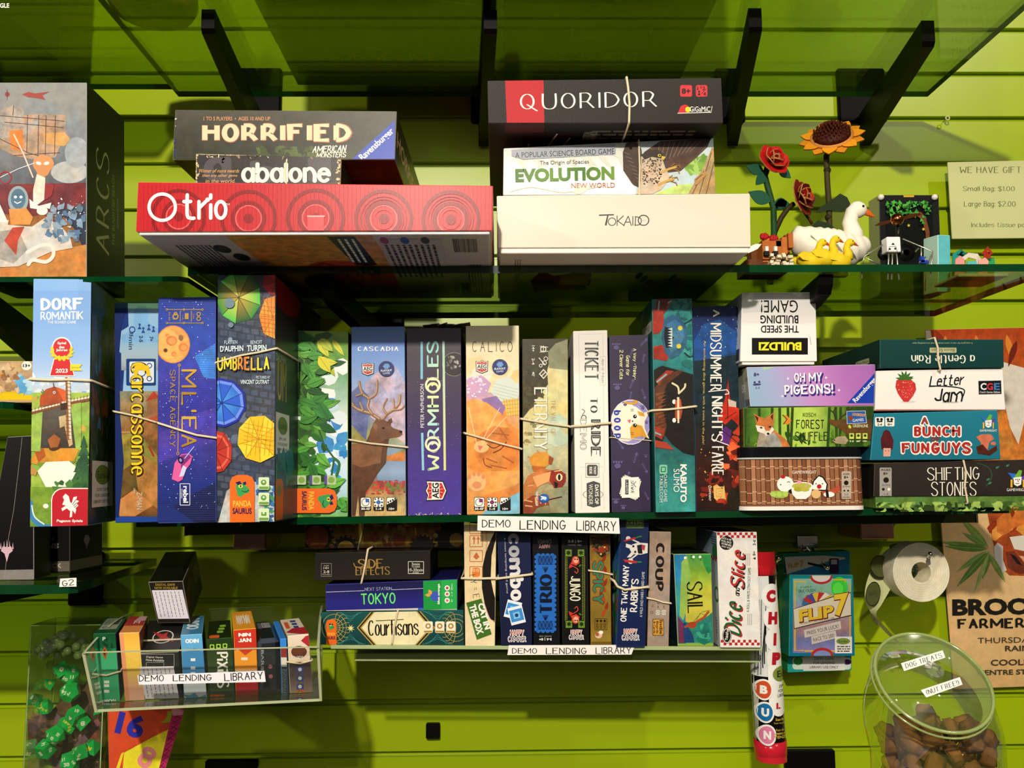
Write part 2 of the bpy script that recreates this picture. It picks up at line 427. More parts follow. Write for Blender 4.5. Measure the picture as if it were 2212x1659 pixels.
    def fine(s, x0, y0, x1, y1, rows, col, vert=False, seed=3, fill=.5):
        """rows of unreadably small print as short dashes"""
        R = random.Random(seed); ps = []
        for r in range(rows):
            if vert: a, b, m0, m1 = y0, y1, x0 + (x1 - x0) * (r + .25) / rows, x0 + (x1 - x0) * (r + .25 + fill) / rows
            else: a, b, m0, m1 = x0, x1, y0 + (y1 - y0) * (r + .25) / rows, y0 + (y1 - y0) * (r + .25 + fill) / rows
            u = a; hh = abs(m1 - m0)
            while u < b - hh:
                l = hh * R.uniform(1.2, 5); e = min(b, u + l)
                ps.append([(u, m0), (e, m0), (e, m1), (u, m1)] if not vert else [(m0, u), (m1, u), (m1, e), (m0, e)]); u = e + hh * .7
        s.polys(ps, col)
    def bars(s, x0, y0, x1, y1, col='101010', vert=True, seed=5):
        R = random.Random(seed); ps = []; a, b = (x0, x1) if vert else (y0, y1); u = a; step = abs(b - a) / 40
        while u < b:
            w = step * R.choice((.6, 1, 1.6)); ps.append([(u, y0), (u + w, y0), (u + w, y1), (u, y1)] if vert else [(x0, u), (x1, u), (x1, u + w), (x0, u + w)]); u += w + step * R.choice((.6, 1, 1.4))
        s.polys(ps, col)
# ---------------------------------------------------------------- boxes
BAND = pmat('rubber', 'ddceac', .6, mott=.1)
BOXES = []
class Box:
    def __init__(s, quad, D=None, z=None, vec=(0, .2, 0), col='808080', side=None, top=None, bottom=None, edge=None, tray=None, snap=True, bev=.0008, mat=None, zf=None, yaw=0, xref=0):
        """quad: the front face's corners TL TR BR BL as seen in the photo, standing at distance D from the camera wall plane"""
        s.q = list(zip(quad[::2], quad[1::2])); s.mat = mat or print_mat()
        mx, my = (s.q[2][0] + s.q[3][0]) / 2, (s.q[2][1] + s.q[3][1]) / 2
        if D is None: D = onz(mx, my, z).y
        s.D = D; ty = math.tan(math.radians(yaw))
        def P_(x, y, D_=D):
            r = ray(x, y); return ORG + r * ((D_ - ty * xref) / (r.y - ty * r.x))
        s.P = P_; s.n = V((math.sin(math.radians(yaw)), -math.cos(math.radians(yaw)), 0)); s.F = [P_(x, y) for x, y in s.q]
        if zf: z = zf((s.F[2].x + s.F[3].x) / 2)
        if z is None: z = (s.F[2].z + s.F[3].z) / 2
        s.z = z; dz = (s.F[2].z + s.F[3].z) / 2 - z; s.dz = dz
        if snap:
            for i in (2, 3): s.F[i] = V((s.F[i].x, s.F[i].y, zf(s.F[i].x) if zf else z))
        s.vec = V(vec); s.mb = MB(); s.parts = []
        if tray:
            h, ins, tcol, tb = tray; T = [p.copy() for p in s.F]
            for i, sg in ((0, 1), (1, -1), (2, -1), (3, 1)): T[i].x += sg * ins
            for i in (0, 1): T[i].z -= .01
            for p in T: p.y += ins
            s.T = T; s.tvec = s.vec - V((0, 2 * ins, 0)); tm = MB(); vs, fs, ns = prism_raw(T, s.tvec, bev)
            for f, n in zip(fs, ns): tm.add(vs, [f], tb if n.z < -.7 else tcol)
            s.tm = tm
            for i in (2, 3): s.F[i].z += h
        s.B = [p + s.vec for p in s.F]
        vs, fs, ns = prism_raw(s.F, s.vec, bev); side = side or col; edge = edge or (col if isinstance(col, str) else side)
        for f, n in zip(fs, ns):
            c = edge
            if n.dot(s.n) > .9: c = col
            elif abs(n.x) > .8: c = side
            elif n.z > .85: c = top or side
            elif n.z < -.85: c = bottom or side
            elif n.y > .85: c = side
            if callable(c): c = side
            s.mb.add(vs, [f], c)
        s.ztop = max(s.F[0].z, s.F[1].z)
        s.xr = (s.F[0].x, s.F[1].x)
    def front(s):
        n = (s.F[1] - s.F[0]).cross(s.F[3] - s.F[0]); n = n if n.y < 0 else -n
        qq = [unp(p) for p in s.F]; cx = sum(p[0] for p in qq) / 4; cy = sum(p[1] for p in qq) / 4
        reg = [(cx + (x - cx) * (1 - .9 / (abs(x - cx) + 1)), cy + (y - cy) * (1 - .9 / (abs(y - cy) + 1))) for x, y in qq]
        return Art(s.mb, s.P, s.n, reg)
    def face(s, w, tray=False):
        F = s.T if tray else s.F; ve = s.tvec if tray else s.vec; B = [p + ve for p in F]
        c = {'right': (F[1], B[1], B[2], F[2]), 'left': (B[0], F[0], F[3], B[3]), 'bottom': (F[3], F[2], B[2], B[3]), 'top': (B[0], B[1], F[1], F[0]), 'front': tuple(F)}[w]
        n = {'right': V((1, 0, 0)), 'left': V((-1, 0, 0)), 'bottom': V((0, 0, -1)), 'top': V((0, 0, 1)), 'front': V((0, -1, 0))}[w]
        nn = (c[1] - c[0]).cross(c[3] - c[0]).normalized(); nn = nn if nn.dot(n) > 0 else -nn
        def mp(u, v):
            u /= 100; v /= 100; return c[0] * (1 - u) * (1 - v) + c[1] * u * (1 - v) + c[2] * u * v + c[3] * (1 - u) * v
        return Art(s.tm if tray else s.mb, mp, nn, [(.6, .6), (99.4, .6), (99.4, 99.4), (.6, 99.4)])
    def band(s, pts, r=.0012, col='e2d3b2', twist=True, both=False):
        """rubber band round the thing, crossing the front along the given photo points"""
        if not isinstance(pts[0], tuple): pts = list(zip(pts[::2], pts[1::2]))
        s.parts.append(('band', pts, r, col))
    def done(s, name, label, cat='board game', group=None, kind=None):
        o = s.mb.build(name, s.mat); tag(o, label, cat, group, kind)
        if hasattr(s, 'tm'): s.tm.build('tray', s.mat, o)
        for p in s.parts:
            if p[0] == 'band':
                _, pts, r, col = p; w = [s.P(x, y, s.D - .001 - r) for x, y in pts]; d = (w[-1] - w[0]).normalized() * (r + .0004)
                w2 = []
                for a, b in zip(w, w[1:]):
                    for k in range(4): w2.append(a.lerp(b, k / 4))
                w2.append(w[-1]); a, b = w[0] - d, w[-1] + d; bk = s.vec + V((0, r * 2 + .002, 0))
                loop = [a] + w2 + [b] + [b + bk * .33, b + bk * .66, b + bk, a + bk, a + bk * .66, a + bk * .33]
                mb = MB(); tube(mb, loop, r, col, 6, closed=True); mb.build('rubber_band', BAND, o)
        for p in s.parts:
            if p[0] == 'part': p[1](o)
        s.o = o; BOXES.append((name, label[:30], round(s.D, 3), round(s.dz * 1000, 1))); return o
LE = (165, 50, 85, 7, .10, 0.5)
# ---------------------------------------------------------------- setting
Z0 = CAMZ
WY = 1.42
zt = lambda X=0: Z0 + .2555
zl = lambda X=0: Z0 + .2320
zm = lambda X=0: Z0 - .0436 + .0083 * X
zb = lambda X=0: Z0 - .2100 - .0137 * X
zu = lambda X=0: Z0 + .6115
PRN = print_mat()
DULL = print_mat('matte_card', .65, .08)
wallm = pmat('green_wall_paint', '9eb60c', .33, mott=.05, scale=7, spec=.45)
groovem = pmat('groove_shade_paint', '8ca010', .6, mott=.2, scale=30)
blackm = pmat('black_steel', '060606', .5, mott=.3, scale=60, spec=.12)
chrome = pmat('chrome', 'd8d8d4', .12, metal=1, mott=.05)
glassm = clear_mat('green_tinted_glass', (.58, .69, .34), .38, .02)
edgem = pmat('green_glass_edge', '053a1c', .08, mott=.5, scale=25, spec=.8)
acryl = clear_mat('clear_acrylic', (.93, .96, .90), 1.0, .03, .012)
acryedge = pmat('acrylic_edge', 'a9b784', .2, mott=.2, spec=.6)
paperm = DULL
# slatted wall
mb = MB()
gz = [Z0 + .602 - .0788 * k for k in range(-5, 18)]
X0, X1 = -1.7, 1.7; GH = .0048; GD = .011
prof = []
ztop = gz[0] + .07
prof.append((WY, ztop))
for g in gz:
    prof += [(WY, g + GH), (WY + .0015, g + GH - .0008), (WY + GD, g + GH), (WY + GD, g - GH), (WY + .0015, g - GH + .0008), (WY, g - GH)]
prof.append((WY, gz[-1] - .07))
vs = []
for y, z in prof: vs += [(X0, y, z), (X1, y, z)]
fs = [(2 * i, 2 * i + 2, 2 * i + 3, 2 * i + 1) for i in range(len(prof) - 1)]
vs += [(X0, WY + .03, prof[-1][1]), (X1, WY + .03, prof[-1][1]), (X0, WY + .03, ztop), (X1, WY + .03, ztop)]
n = len(vs); k = 2 * (len(prof) - 1)
fs += [(k, n - 4, n - 3, k + 1), (n - 4, n - 2, n - 1, n - 3), (n - 2, 0, 1, n - 1)]
mb.add(vs, fs)
tag(mb.build('wall_back', wallm), None, None, kind='structure')
mb = MB(); bx(mb, -1.7, 1.7, -3.2, 1.45, -.02, 0); tag(mb.build('floor', pmat('grey_floor', '8c8478', .5)), None, None, kind='structure')
# black slots of the hang rail let into the wall
def glass(name, outline, z, th, label, group='green tinted glass shelves', cat='shelf', zf=None):
    mb = MB(); n = len(outline)
    zz = [(zf(x) if zf else z) for x, y in outline]
    T = [V((x, y, w)) for (x, y), w in zip(outline, zz)]; B = [V((x, y, w - th)) for (x, y), w in zip(outline, zz)]
    vs = T + B
    mb.add(vs, [list(range(n)), list(range(2 * n - 1, n - 1, -1))], 'ffffff', 0)
    mb.add(vs, [(i, n + i, n + (i + 1) % n, (i + 1) % n) for i in range(n)], 'ffffff', 1)
    return tag(mb.build(name, [glassm, edgem]), label, cat, group)
def rect(x0, x1, y0, y1, c=.008): return [(x0 + c, y0), (x1 - c, y0), (x1, y0 + c), (x1, y1), (x0, y1), (x0, y0 + c)]
TOPF, MIDF, BOTF = 1.035, 1.12, 1.15
glass('glass_shelf', rect(-.372, .676, TOPF, 1.33), zt(), .0092, 'green glass shelf carrying the red ring box, cream box and wooden flowers')
glass('glass_shelf', rect(-.50, .688, 1.0, 1.335), zu(), .009, 'topmost centre glass shelf seen from below with two large dark boxes on it')
glass('glass_shelf', rect(-1.35, -.353, .985, 1.33), zl(), .006, 'left glass shelf under the tall grey comic spaceship box')
glass('glass_shelf', rect(-1.35, -.508, .99, 1.335), zu() + .012, .009, 'topmost left glass shelf above the grey comic box')
glass('glass_shelf', rect(-.455, .655, MIDF - .004, 1.40), 0, .0085, 'long middle glass shelf carrying the row of upright board games', zf=zm)
glass('glass_shelf', rect(-1.35, -.585, 1.06, 1.36), Z0 + .097, .008, 'short left glass shelf under the yellow box marked 13+')
glass('glass_shelf', [(-1.3, 1.045), (-.497, 1.045), (-.49, 1.052), (-.527, 1.385), (-1.3, 1.385)], Z0 - .1172, .0105, 'low left glass shelf with the G2 sticker on its corner')
# bottom acrylic tray shelf
mb = MB()
xa, xb = -.213, .335
def slope(x0, x1, y0, y1, h0, h1, mi):
    F = [V((x0, y0, zb(x0) + h1)), V((x1, y0, zb(x1) + h1)), V((x1, y0, zb(x1) + h0)), V((x0, y0, zb(x0) + h0))]
    vs, fs, ns = prism_raw(F, (0, y1 - y0, 0), .0004); mb.add(vs, fs, 'ffffff', mi)
slope(xa, xb, BOTF - .002, 1.415, -.004, 0, 0)
slope(xa, xb, BOTF - .006, BOTF - .002, -.004, .0006, 1)
slope(xa + .028, xb, BOTF + .01, BOTF + .014, -.020, -.005, 0)
slope(xa + .028, xb, BOTF + .01, BOTF + .014, -.022, -.020, 1)
tag(mb.build('acrylic_shelf', [acryl, acryedge]), 'clear acrylic shelf under the small upright card games', 'shelf')
# beam with chrome ends under the middle shelf
mb = MB()
YB = 1.30; p, q = P(402, 1146, YB), P(2108, 1120, YB)
F = [V((p.x, YB, zm(p.x) - .0095)), V((q.x, YB, zm(q.x) - .0095)), V((q.x, YB, zm(q.x) - .030)), V((p.x, YB, zm(p.x) - .030))]
vs, fs, ns = prism_raw(F, (0, .015, 0), .001); mb.add(vs, fs)
bm_ = mb.build('support_beam', pmat('dark_beam', '262c0a', .35, mott=.3)); tag(bm_, 'dark support beam with chrome end caps under the middle shelf', 'shelf beam')
for a in (p, q):
    m2 = MB(); x = a.x; s = -1 if a is p else 1
    bx(m2, min(x, x + s * .003), max(x, x + s * .003), YB - .002, YB + .017, zm(x) - .031, zm(x) - .009, bev=.0008); m2.build('end_cap', chrome, bm_)
for x0, x1, lab, y1 in ((505, 573, 'left', 1187), (1860, 1932, 'right', 1164)):
    a = P(x0, 1140, 1.33); b = P(x1, y1, 1.33); mb = MB()
    bx(mb, a.x, b.x, 1.33, 1.333, b.z, zm(a.x) - .0095, bev=.0008)
    bx(mb, a.x, a.x + .003, 1.333, 1.419, b.z, zm(a.x) - .0095, bev=.0006); bx(mb, b.x - .003, b.x, 1.333, 1.419, b.z, zm(a.x) - .0095, bev=.0006)
    tag(mb.build('shelf_bracket', pmat('polished_bracket', 'd9a594', .12, metal=.9, mott=.2, scale=20)), 'polished copper coloured bracket under the %s end of the middle shelf' % lab, 'bracket', None)
# black steel brackets: an arm under the glass and a plate on the wall
def bracket(tip, yf, z, plate, label, h=.030, hb=.052, curve=False):
    """tip: photo x of the arm's front end; plate: photo x0, x1, y of the wall plate's bottom"""
    x0, x1, yb = plate; pa, pb = P(x0, yb, 1.41), P(x1, yb, 1.41); Xb = (pa.x + pb.x) / 2; Xf = P(tip, 829, yf).x; mb = MB(); w = .0085
    if tip is None: Xf = Xb
    side = [(yf, z), (yf, z - h * .85), (yf + .006, z - h), (1.408, z - hb), (1.408, z)]
    if curve: side = [(yf, z), (yf + .003, z - .012), (yf + .014, z - .022), (yf + .06, z - .027), (1.408, z - .036), (1.408, z)]
    L = []; R_ = []
    for y, q in side:
        t = (y - yf) / (1.408 - yf); x = Xf + (Xb - Xf) * t; L.append(V((x - w, y, q))); R_.append(V((x + w, y, q)))
    n = len(L); mb.add(L + R_, [list(range(n)), list(range(2 * n - 1, n - 1, -1))] + [(i, (i + 1) % n, n + (i + 1) % n, n + i) for i in range(n)])
    o = mb.build('shelf_bracket', blackm); tag(o, label, 'bracket')
    m2 = MB(); ztp = z + (.085 if z > Z0 + .5 else .02); zbt = min(pa.z, z - .01); F = [V((pa.x, 1.4085, ztp)), V((pb.x, 1.4085, ztp)), V((pb.x, 1.4085, zbt)), V((pa.x, 1.4085, zbt))]
    vs, fs, ns = prism_raw(F, (0, .011, 0), .003); m2.add(vs, fs); m2.build('wall_plate', blackm, o)
UB = 'black steel bracket under the topmost shelf, '
bracket(424, 1.075, zu() - .0095, (508, 606, 243), UB + 'above the dark box with monster lettering')
bracket(1063, 1.075, zu() - .0095, (1017, 1072, 247), UB + 'at the left end of the black strategy box')
bracket(1662, 1.07, zu() - .0095, (1548, 1610, 242), UB + 'behind the right end of the black strategy box')
bracket(2052, 1.10, zu() - .0095, (1812, 1916, 240), UB + 'furthest right', h=.034)
bracket(1796, 1.045, zt() - .0095, (1620, 1690, 720), 'black steel bracket with curved tip under the shelf of wooden models', curve=True)
bracket(700, 1.06, zt() - .0095, (775, 872, 700), 'black steel bracket under the red ring box, behind the upright games', curve=True)
bracket(-60, 1.0, zl() - .0075, (85, 150, 745), 'black steel bracket under the left shelf, beside the blue windmill box', hb=.06)
bracket(-30, 1.06, Z0 - .1172 - .011, (145, 218, 1309), 'black steel bracket under the low left shelf with the G2 sticker', h=.016, hb=.03)
for (x0, y0, x1, y1), lab in (((920, 1563, 950, 1596), 'small square black slot cover on the green wall below the acrylic shelf'), ((443, 1642, 556, 1662), 'black steel wall plate at the bottom edge, below the clear bin'), ((1697, 1620, 1803, 1672), 'black steel wall plate at the bottom edge, right of the red capped tube')):
    a, b = P(x0, y1, 1.41), P(x1, y0, 1.41); mb = MB(); bx(mb, a.x, b.x, 1.408, 1.4195, a.z, b.z, bev=.0015)
    tag(mb.build('wall_plate', blackm), lab, 'bracket plate')
# tiny white screw eye on a groove
mb = MB(); c = P(2047, 255, 1.405); tube(mb, [c + V((math.cos(a) * .0032, 0, math.sin(a) * .0032)) for a in [i * PI / 6 for i in range(12)]], .0011, n=6, closed=True)
tube(mb, [c + V((0, .004, 0)), c + V((0, .014, 0))], .0009, n=6)
tag(mb.build('screw_eye', pmat('pale_metal', 'c8cf9a', .4, mott=.1)), 'tiny pale ring screwed into a wall groove right of the sunflower', 'screw')
# ---------------------------------------------------------------- lights
def light(t, loc, target, energy, col, **k):
    d = bpy.data.lights.new('lamp_or_fill', t); d.energy = energy; d.color = col
    for a, v in k.items(): setattr(d, a, v)
    o = bpy.data.objects.new('lamp_or_fill', d); COL.objects.link(o); o.location = loc
    o.rotation_euler = (V(target) - V(loc)).to_track_quat('-Z', 'Y').to_euler(); return o
WARM = (1, .90, .76)
light('SPOT', (-.25, -1.15, Z0 + 1.02), (0, 1.3, Z0), LE[0], WARM, spot_size=math.radians(85), spot_blend=.3, shadow_soft_size=.035)
light('SPOT', (-2.3, -1.0, Z0 + 1.15), (-.1, 1.3, Z0), LE[1], WARM, spot_size=math.radians(70), spot_blend=.6, shadow_soft_size=.05)
light('SPOT', (2.0, -1.2, Z0 + 2.2), (.6, 1.3, Z0 + .0), LE[2], WARM, spot_size=math.radians(70), spot_blend=.6, shadow_soft_size=.05)
light('AREA', (-.1, -1.5, Z0 + .75), (0, 1.3, Z0), LE[3], (1, .96, .90), shape='RECTANGLE', size=1.6, size_y=.8)  # soft frontal fill added for diffuse room light on the box fronts, no ceiling lamp
w = bpy.data.worlds.new('shop'); C.world = w; w.use_nodes = True; nt = w.node_tree; bg = nt.nodes['Background']
tc = N(nt, 'ShaderNodeTexCoord'); nz = N(nt, 'ShaderNodeTexNoise'); nz.inputs['Scale'].default_value = 2.2; nz.inputs['Detail'].default_value = 3
cr = N(nt, 'ShaderNodeValToRGB'); cr.color_ramp.elements[0].position = .38; cr.color_ramp.elements[0].color = (.12, .10, .075, 1)
cr.color_ramp.elements[1].position = .72; cr.color_ramp.elements[1].color = (1.0, .86, .66, 1)
nt.links.new(tc.outputs['Generated'], nz.inputs['Vector']); nt.links.new(nz.outputs['Fac'], cr.inputs['Fac']); nt.links.new(cr.outputs['Color'], bg.inputs['Color'])
bg.inputs['Strength'].default_value = LE[4]
C.view_settings.view_transform = 'Standard'; C.view_settings.look = 'None'; C.view_settings.gamma = 1; C.view_settings.exposure = LE[5]
C.view_settings.use_curve_mapping = False
C.cycles.max_bounces = 8; C.cycles.transparent_max_bounces = 24; C.cycles.transmission_bounces = 8; C.cycles.glossy_bounces = 4; C.cycles.diffuse_bounces = 3
C.cycles.caustics_reflective = False; C.cycles.caustics_refractive = False; C.cycles.sample_clamp_indirect = 4
C.cycles.use_denoising = True
# ---------------------------------------------------------------- top shelf games
def logo_tri(A, x0, y0, x1, y1, t, s=1):
    """blue corner triangle with diagonal lettering: right angle at x1,y1"""
    A.poly([(x0, y1), (x1, y0), (x1, y1)], '1c3fa8'); L = math.hypot(x1 - x0, y1 - y0); ang = math.degrees(math.atan2(y1 - y0, x1 - x0))
    nx, ny = (y1 - y0) / L, (x1 - x0) / L
    A.text(t, (x0 + x1) / 2 + nx * L * .095, (y0 + y1) / 2 + ny * L * .095, L * .72, L * .13, 'f2efe6', ang, .02)
def shield(A, x, y, r, rot=0):
    def R(pts):
        c, s = math.cos(math.radians(rot)), math.sin(math.radians(rot)); return [(x + u * r * c + v * r * s, y - u * r * s + v * r * c) for u, v in pts]
    o = [(-1, -.95), (-.5, -.8), (0, -1.05), (.5, -.8), (1, -.95), (.95, .75), (0, 1.15), (-.95, .75)]
    A.poly(R([(a * 1.12, b * 1.1) for a, b in o]), '14101c'); A.poly(R([(a, b) for a, b in o]), 'f2e8dc'); A.poly(R([(a * .86, b * .88) for a, b in o]), 'c02a22')
    for k in range(12):
        a = k * PI / 6 + .26; A.poly(R([(math.cos(a - .07) * .5, math.sin(a - .07) * .5), (math.cos(a + .07) * .5, math.sin(a + .07) * .5), (math.cos(a) * 1.0, math.sin(a) * 1.0)]), 'e8c8b8')
    A.poly(R([(-.95, -.42), (.95, -.42), (.95, .42), (-.95, .42)]), 'f7f2e8')
    A.text('AEG', x, y, r * 1.7, r * .72, '14101c', rot, .03)
# --- red ring box
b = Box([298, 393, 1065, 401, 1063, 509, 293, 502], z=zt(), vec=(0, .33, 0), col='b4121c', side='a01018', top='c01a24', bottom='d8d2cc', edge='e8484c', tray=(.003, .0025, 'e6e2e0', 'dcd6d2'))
A = b.front()
for cx, cy, r in ((386, 468, 60), (537, 472, 62), (682, 471, 64), (829, 473, 64), (974, 475, 64)):
    A.ring(cx, cy, r, 8, '7c000a'); A.ring(cx, cy, r * .62, 9, '80020c'); A.ring(cx, cy, r * .47, 3, 'ee5a5c'); A.ell(cx, cy, r * .17, col='80020c')
for cx in (829, 974): A.ring(cx, 474, 50, 2, '8c0812'); A.ring(cx, 474, 44, 2, '8c0812'); A.ring(cx, 474, 22, 2.5, 'b81824')
A.lines([[x, 398, x, 506] for x in range(310, 1060, 9)], .8, 'bc1a22')
A.ring(351, 448, 32, 7, 'f6efe2', 30)
A.st('trio', 443, 447, 98, 58, 'f6efe2', 0, 1.05, sp=1.5); A.ell(449, 432, 5, col='f6efe2'); A.text('TM', 492, 442, 9, 4, 'f6efe2')
A.rect(665, 466, 700, 500, 'e2434a~2'); A.rect(664, 466, 702, 469, 'f0a0a0')
U = b.face('bottom', True)
U.grad(0, 0, 100, 100, ['cdc9cc', 'b9b4c4', '8d88b0'])
U.poly([(24, 0), (66, 0), (72, 100), (34, 100), (27, 50)], 'c88a4a~4'); U.ell(50, 55, 13, 22, 'b0402c~4', 0); U.ell(62, 62, 7, 20, 'c65034~3'); U.ell(40, 70, 6, 14, '1d2018')
for cx, cy in ((46, 45), (53, 60), (60, 48), (50, 78)): U.ring(cx, cy, 3, .8, '7a2418', ry=9)
U.poly([(53, 2), (61, 2), (63, 40), (56, 40)], '17171f'); U.fine(55, 5, 61, 36, 3, 'f0f0f0', vert=True, fill=.4)
U.rect(67, 5, 86, 96, 'bdb6c0'); U.fine(68, 12, 84, 60, 9, '3a3a44', vert=True, seed=9)
for i, c in enumerate(('9a2f6a', '2f55a8', '3a3a44')): U.ell(69 + i * 6, 7, 1.3, 4, c)
U.bars(89, 5, 96, 22, '1a1a1a'); U.rect(89, 70, 92, 96, '141a2c'); U.fine(92, 40, 97, 92, 5, '333333', vert=True)
U.ell(19, 17, 2.4, 5, '232633'); U.ell(22, 28, 2.4, 5, '232633'); U.fine(6, 12, 17, 60, 9, '5a5868', vert=True, seed=4)
zO = b.ztop; zo_ = zO
b.done('board_game_box', 'long glossy red board game box printed with concentric rings', group='board games on the upper shelf')
# --- worn black box squeezed in the middle
b = Box([423, 331, 737, 340, 734, 438, 421, 432], D=.985, z=zO, vec=(0, .25, 0), col='33302d~3', side='1a1716', top='26221f', edge='b8a67e', bev=.0016)
A = b.front()
A.rect(426, 336, 735, 392, '2b2826~2')
for x, y, w, h, t in ((470, 366, 60, 56, 'a'), (570, 372, 60, 50, 'b'), (690, 366, 50, 56, 'l')): A.st(t, x, y, w, h, '4b474a', 0, 1.6)
A.st('abalone', 618, 373, 194, 44, 'f1ead2', 0, 1.25, sp=1.35)
for i, t in enumerate(('Winner of more awards', 'than any other game', 'in the world.')): A.text(t, 473 + i * 2, 369 + i * 11, 88 - i * 12, 8, 'd4a25e', 0, 0, .25)
A.blobs(424, 330, 738, 340, 60, 4, ['cdbb92', '8d7c5c', '171412'], 3, 4)
A.blobs(422, 332, 430, 395, 14, 3, ['cdbb92', 'b8a67e'], 1.4, 5); A.blobs(728, 342, 738, 398, 16, 3, ['cdbb92', 'b8a67e'], 1.4, 6)
A.line([620, 345, 616, 372, 619, 398], 3, 'cfc09c')
R_ = b.face('right'); R_.text('Le Jeu le pl', 30, 50, 30, 22, 'b98a56', 0, 0, .2); R_.text('recomp', 26, 78, 20, 16, 'b98a56', 0, 0, .2)
zA = b.ztop
b.done('board_game_box', 'scuffed black board game box with round cream lettering, lying on the red box', group='board games on the upper shelf')
# --- dark grey green box with cream capitals
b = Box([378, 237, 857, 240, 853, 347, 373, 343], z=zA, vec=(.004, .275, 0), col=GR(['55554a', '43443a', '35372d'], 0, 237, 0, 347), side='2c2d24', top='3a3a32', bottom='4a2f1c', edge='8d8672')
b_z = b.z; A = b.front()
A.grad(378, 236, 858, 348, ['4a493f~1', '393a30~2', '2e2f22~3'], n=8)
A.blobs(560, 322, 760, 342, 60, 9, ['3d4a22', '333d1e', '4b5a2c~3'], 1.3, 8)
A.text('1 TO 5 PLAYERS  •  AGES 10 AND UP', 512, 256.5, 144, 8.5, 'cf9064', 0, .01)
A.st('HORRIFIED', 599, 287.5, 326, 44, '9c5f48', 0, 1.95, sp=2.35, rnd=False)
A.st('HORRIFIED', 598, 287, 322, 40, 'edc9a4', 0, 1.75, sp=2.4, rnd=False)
A.st('AMERICAN', 712, 322, 72, 15, 'ece4d2', 2, 1.2, shear=.25); A.st('MONSTERS', 716, 335, 64, 12, 'ece4d2', 2, 1.2, shear=.2)
logo_tri(A, 758, 260, 853, 346, 'Ravensburger')
A.blobs(373, 240, 380, 345, 12, 3, ['b8b2a0', '8d8672', '2a3f90'], 2, 3)
R_ = b.face('right'); R_.text('HORRIFIED', 50, 50, 92, 34, 'd8b896', 0, .02); R_.poly([(0, 70), (0, 100), (8, 100)], '1c3fa8')
U = b.face('bottom'); U.rect(62, 10, 92, 26, '5d4428'); U.text('MONSTERS!', 70, 50, 50, 16, '1c100a', 0, .02); U.fine(55, 66, 95, 80, 2, '9a6a34'); U.rect(3, 10, 20, 30, '6a5434')
b.done('board_game_box', 'dark grey-green board game box with cream capitals and blue corner', group='board games on the upper shelf')
# --- cream box
b = Box([1073, 423, 1620, 418, 1622, 543, 1076, 549], z=zt(), vec=(0, .28, 0), col='f0ecdf', side='dcd8cc', top='e8e4d8', bottom='efe9dc', edge='f7f3ea', tray=(.006, .002, 'ece4d6', 'e9dfcf'))
A = b.front(); A.grad(1073, 417, 1622, 550, ['d6cebc', 'dad2c0', 'd4ccb8'], n=4)
A.polys(ribbon([(1312, 470), (1308, 487)], 3.2), '38363a')
A.lines([[1294, 465, 1326, 464], [1313, 465, 1309, 487]], 2.8, '38363a'); A.ring(1322, 479, 9, 1.8, '38363a')
A.lines([[1333, 466, 1333, 488], [1333, 479, 1347, 466], [1334, 477, 1349, 488], [1347, 488, 1357, 467], [1357, 467, 1364, 488], [1351, 480, 1362, 480], [1367, 467, 1367, 487], [1373, 468, 1372, 487]], 1.8, '38363a')
A.line([1372, 468, 1384, 472, 1383, 484, 1371, 487], 1.8, '38363a', sm=True); A.ring(1390, 476, 12.5, 2.2, '38363a', ry=12); A.text('antoine', 1390, 476, 10, 2, 'a0a0b0')
A.polys([[(x, 537 - (x - 1075) * .011), (x + 3, 533 - (x - 1075) * .011), (x + 6, 537 - (x - 1075) * .011), (x + 3, 541 - (x - 1075) * .011)] for x in range(1080, 1616, 6)], 'e4dacb')
U = b.face('bottom', True); U.fine(6, 10, 9, 90, 3, '8a7a6a', vert=True)
U.poly([(14, 50), (18, 30), (24, 40), (40, 30), (42, 60), (24, 70), (17, 75)], '5c1a22'); U.ell(31, 60, 5, 12, '7a1f26'); U.ell(38, 66, 3, 6, '2a2030')
for i in range(9): U.ell(62 + i * 3.2, 40 + (i * 37 % 30), 1.4, 7, ['3a2a30', '2f5a40', '7a3a30', '8a6a50'][i % 4])
def flap(o):
    m = MB(); c = P(1627, 536, b.D + .003)
    slab(m, [c + V((-.006, 0, -.006)), c + V((.004, -.004, -.002)), c + V((.009, -.003, .004)), c + V((.003, 0, .005)), c + V((-.006, 0, .001))], (0, 1, 0), .0008, 'e9e1d2'); m.build('torn_flap', PRN, o)
b.parts.append(('part', flap)); zK = b.ztop; TOKD = b.D
b.done('board_game_box', 'plain cream board game box with thin grey brush lettering', group='board games on the upper shelf')
# --- nature box with a hawk
zK0 = zK
b = Box([1088, 320, 1541, 298, 1546, 421, 1087, 426], D=TOKD + .004, z=zK, vec=(0, .22, 0), col='efeee8', side='dcdcd2', top='cfcfc2', bottom='e2e2d8', edge='f2f0ea')
A = b.front()
A.grad(1087, 296, 1380, 426, ['a9aaa6~1', 'f1f0ea', 'f4f3ee'], n=9)
for k in range(14): A.leaf(1090 + k * 22, 330 - k, 60, 12, -20 - (k * 37 % 60), 'd6d8c8', 'c2c6b0')
A.line([1100, 415, 1150, 405, 1220, 416, 1300, 402], 1.4, 'cfd3b0', sm=True); A.leaf(1238, 416, 40, 18, 20, 'dde3c8', 'c2cba0')
A.poly([(1105, 324), (1330, 312), (1330, 334), (1130, 345), (1105, 337)], '9aa0aa')
A.text('A POPULAR SCIENCE BOARD GAME', 1220, 331.5, 214, 12, '191a1c', 2.4, .02)
A.text('The Origin of Species', 1219, 352, 106, 11, '55585a', 1.5)
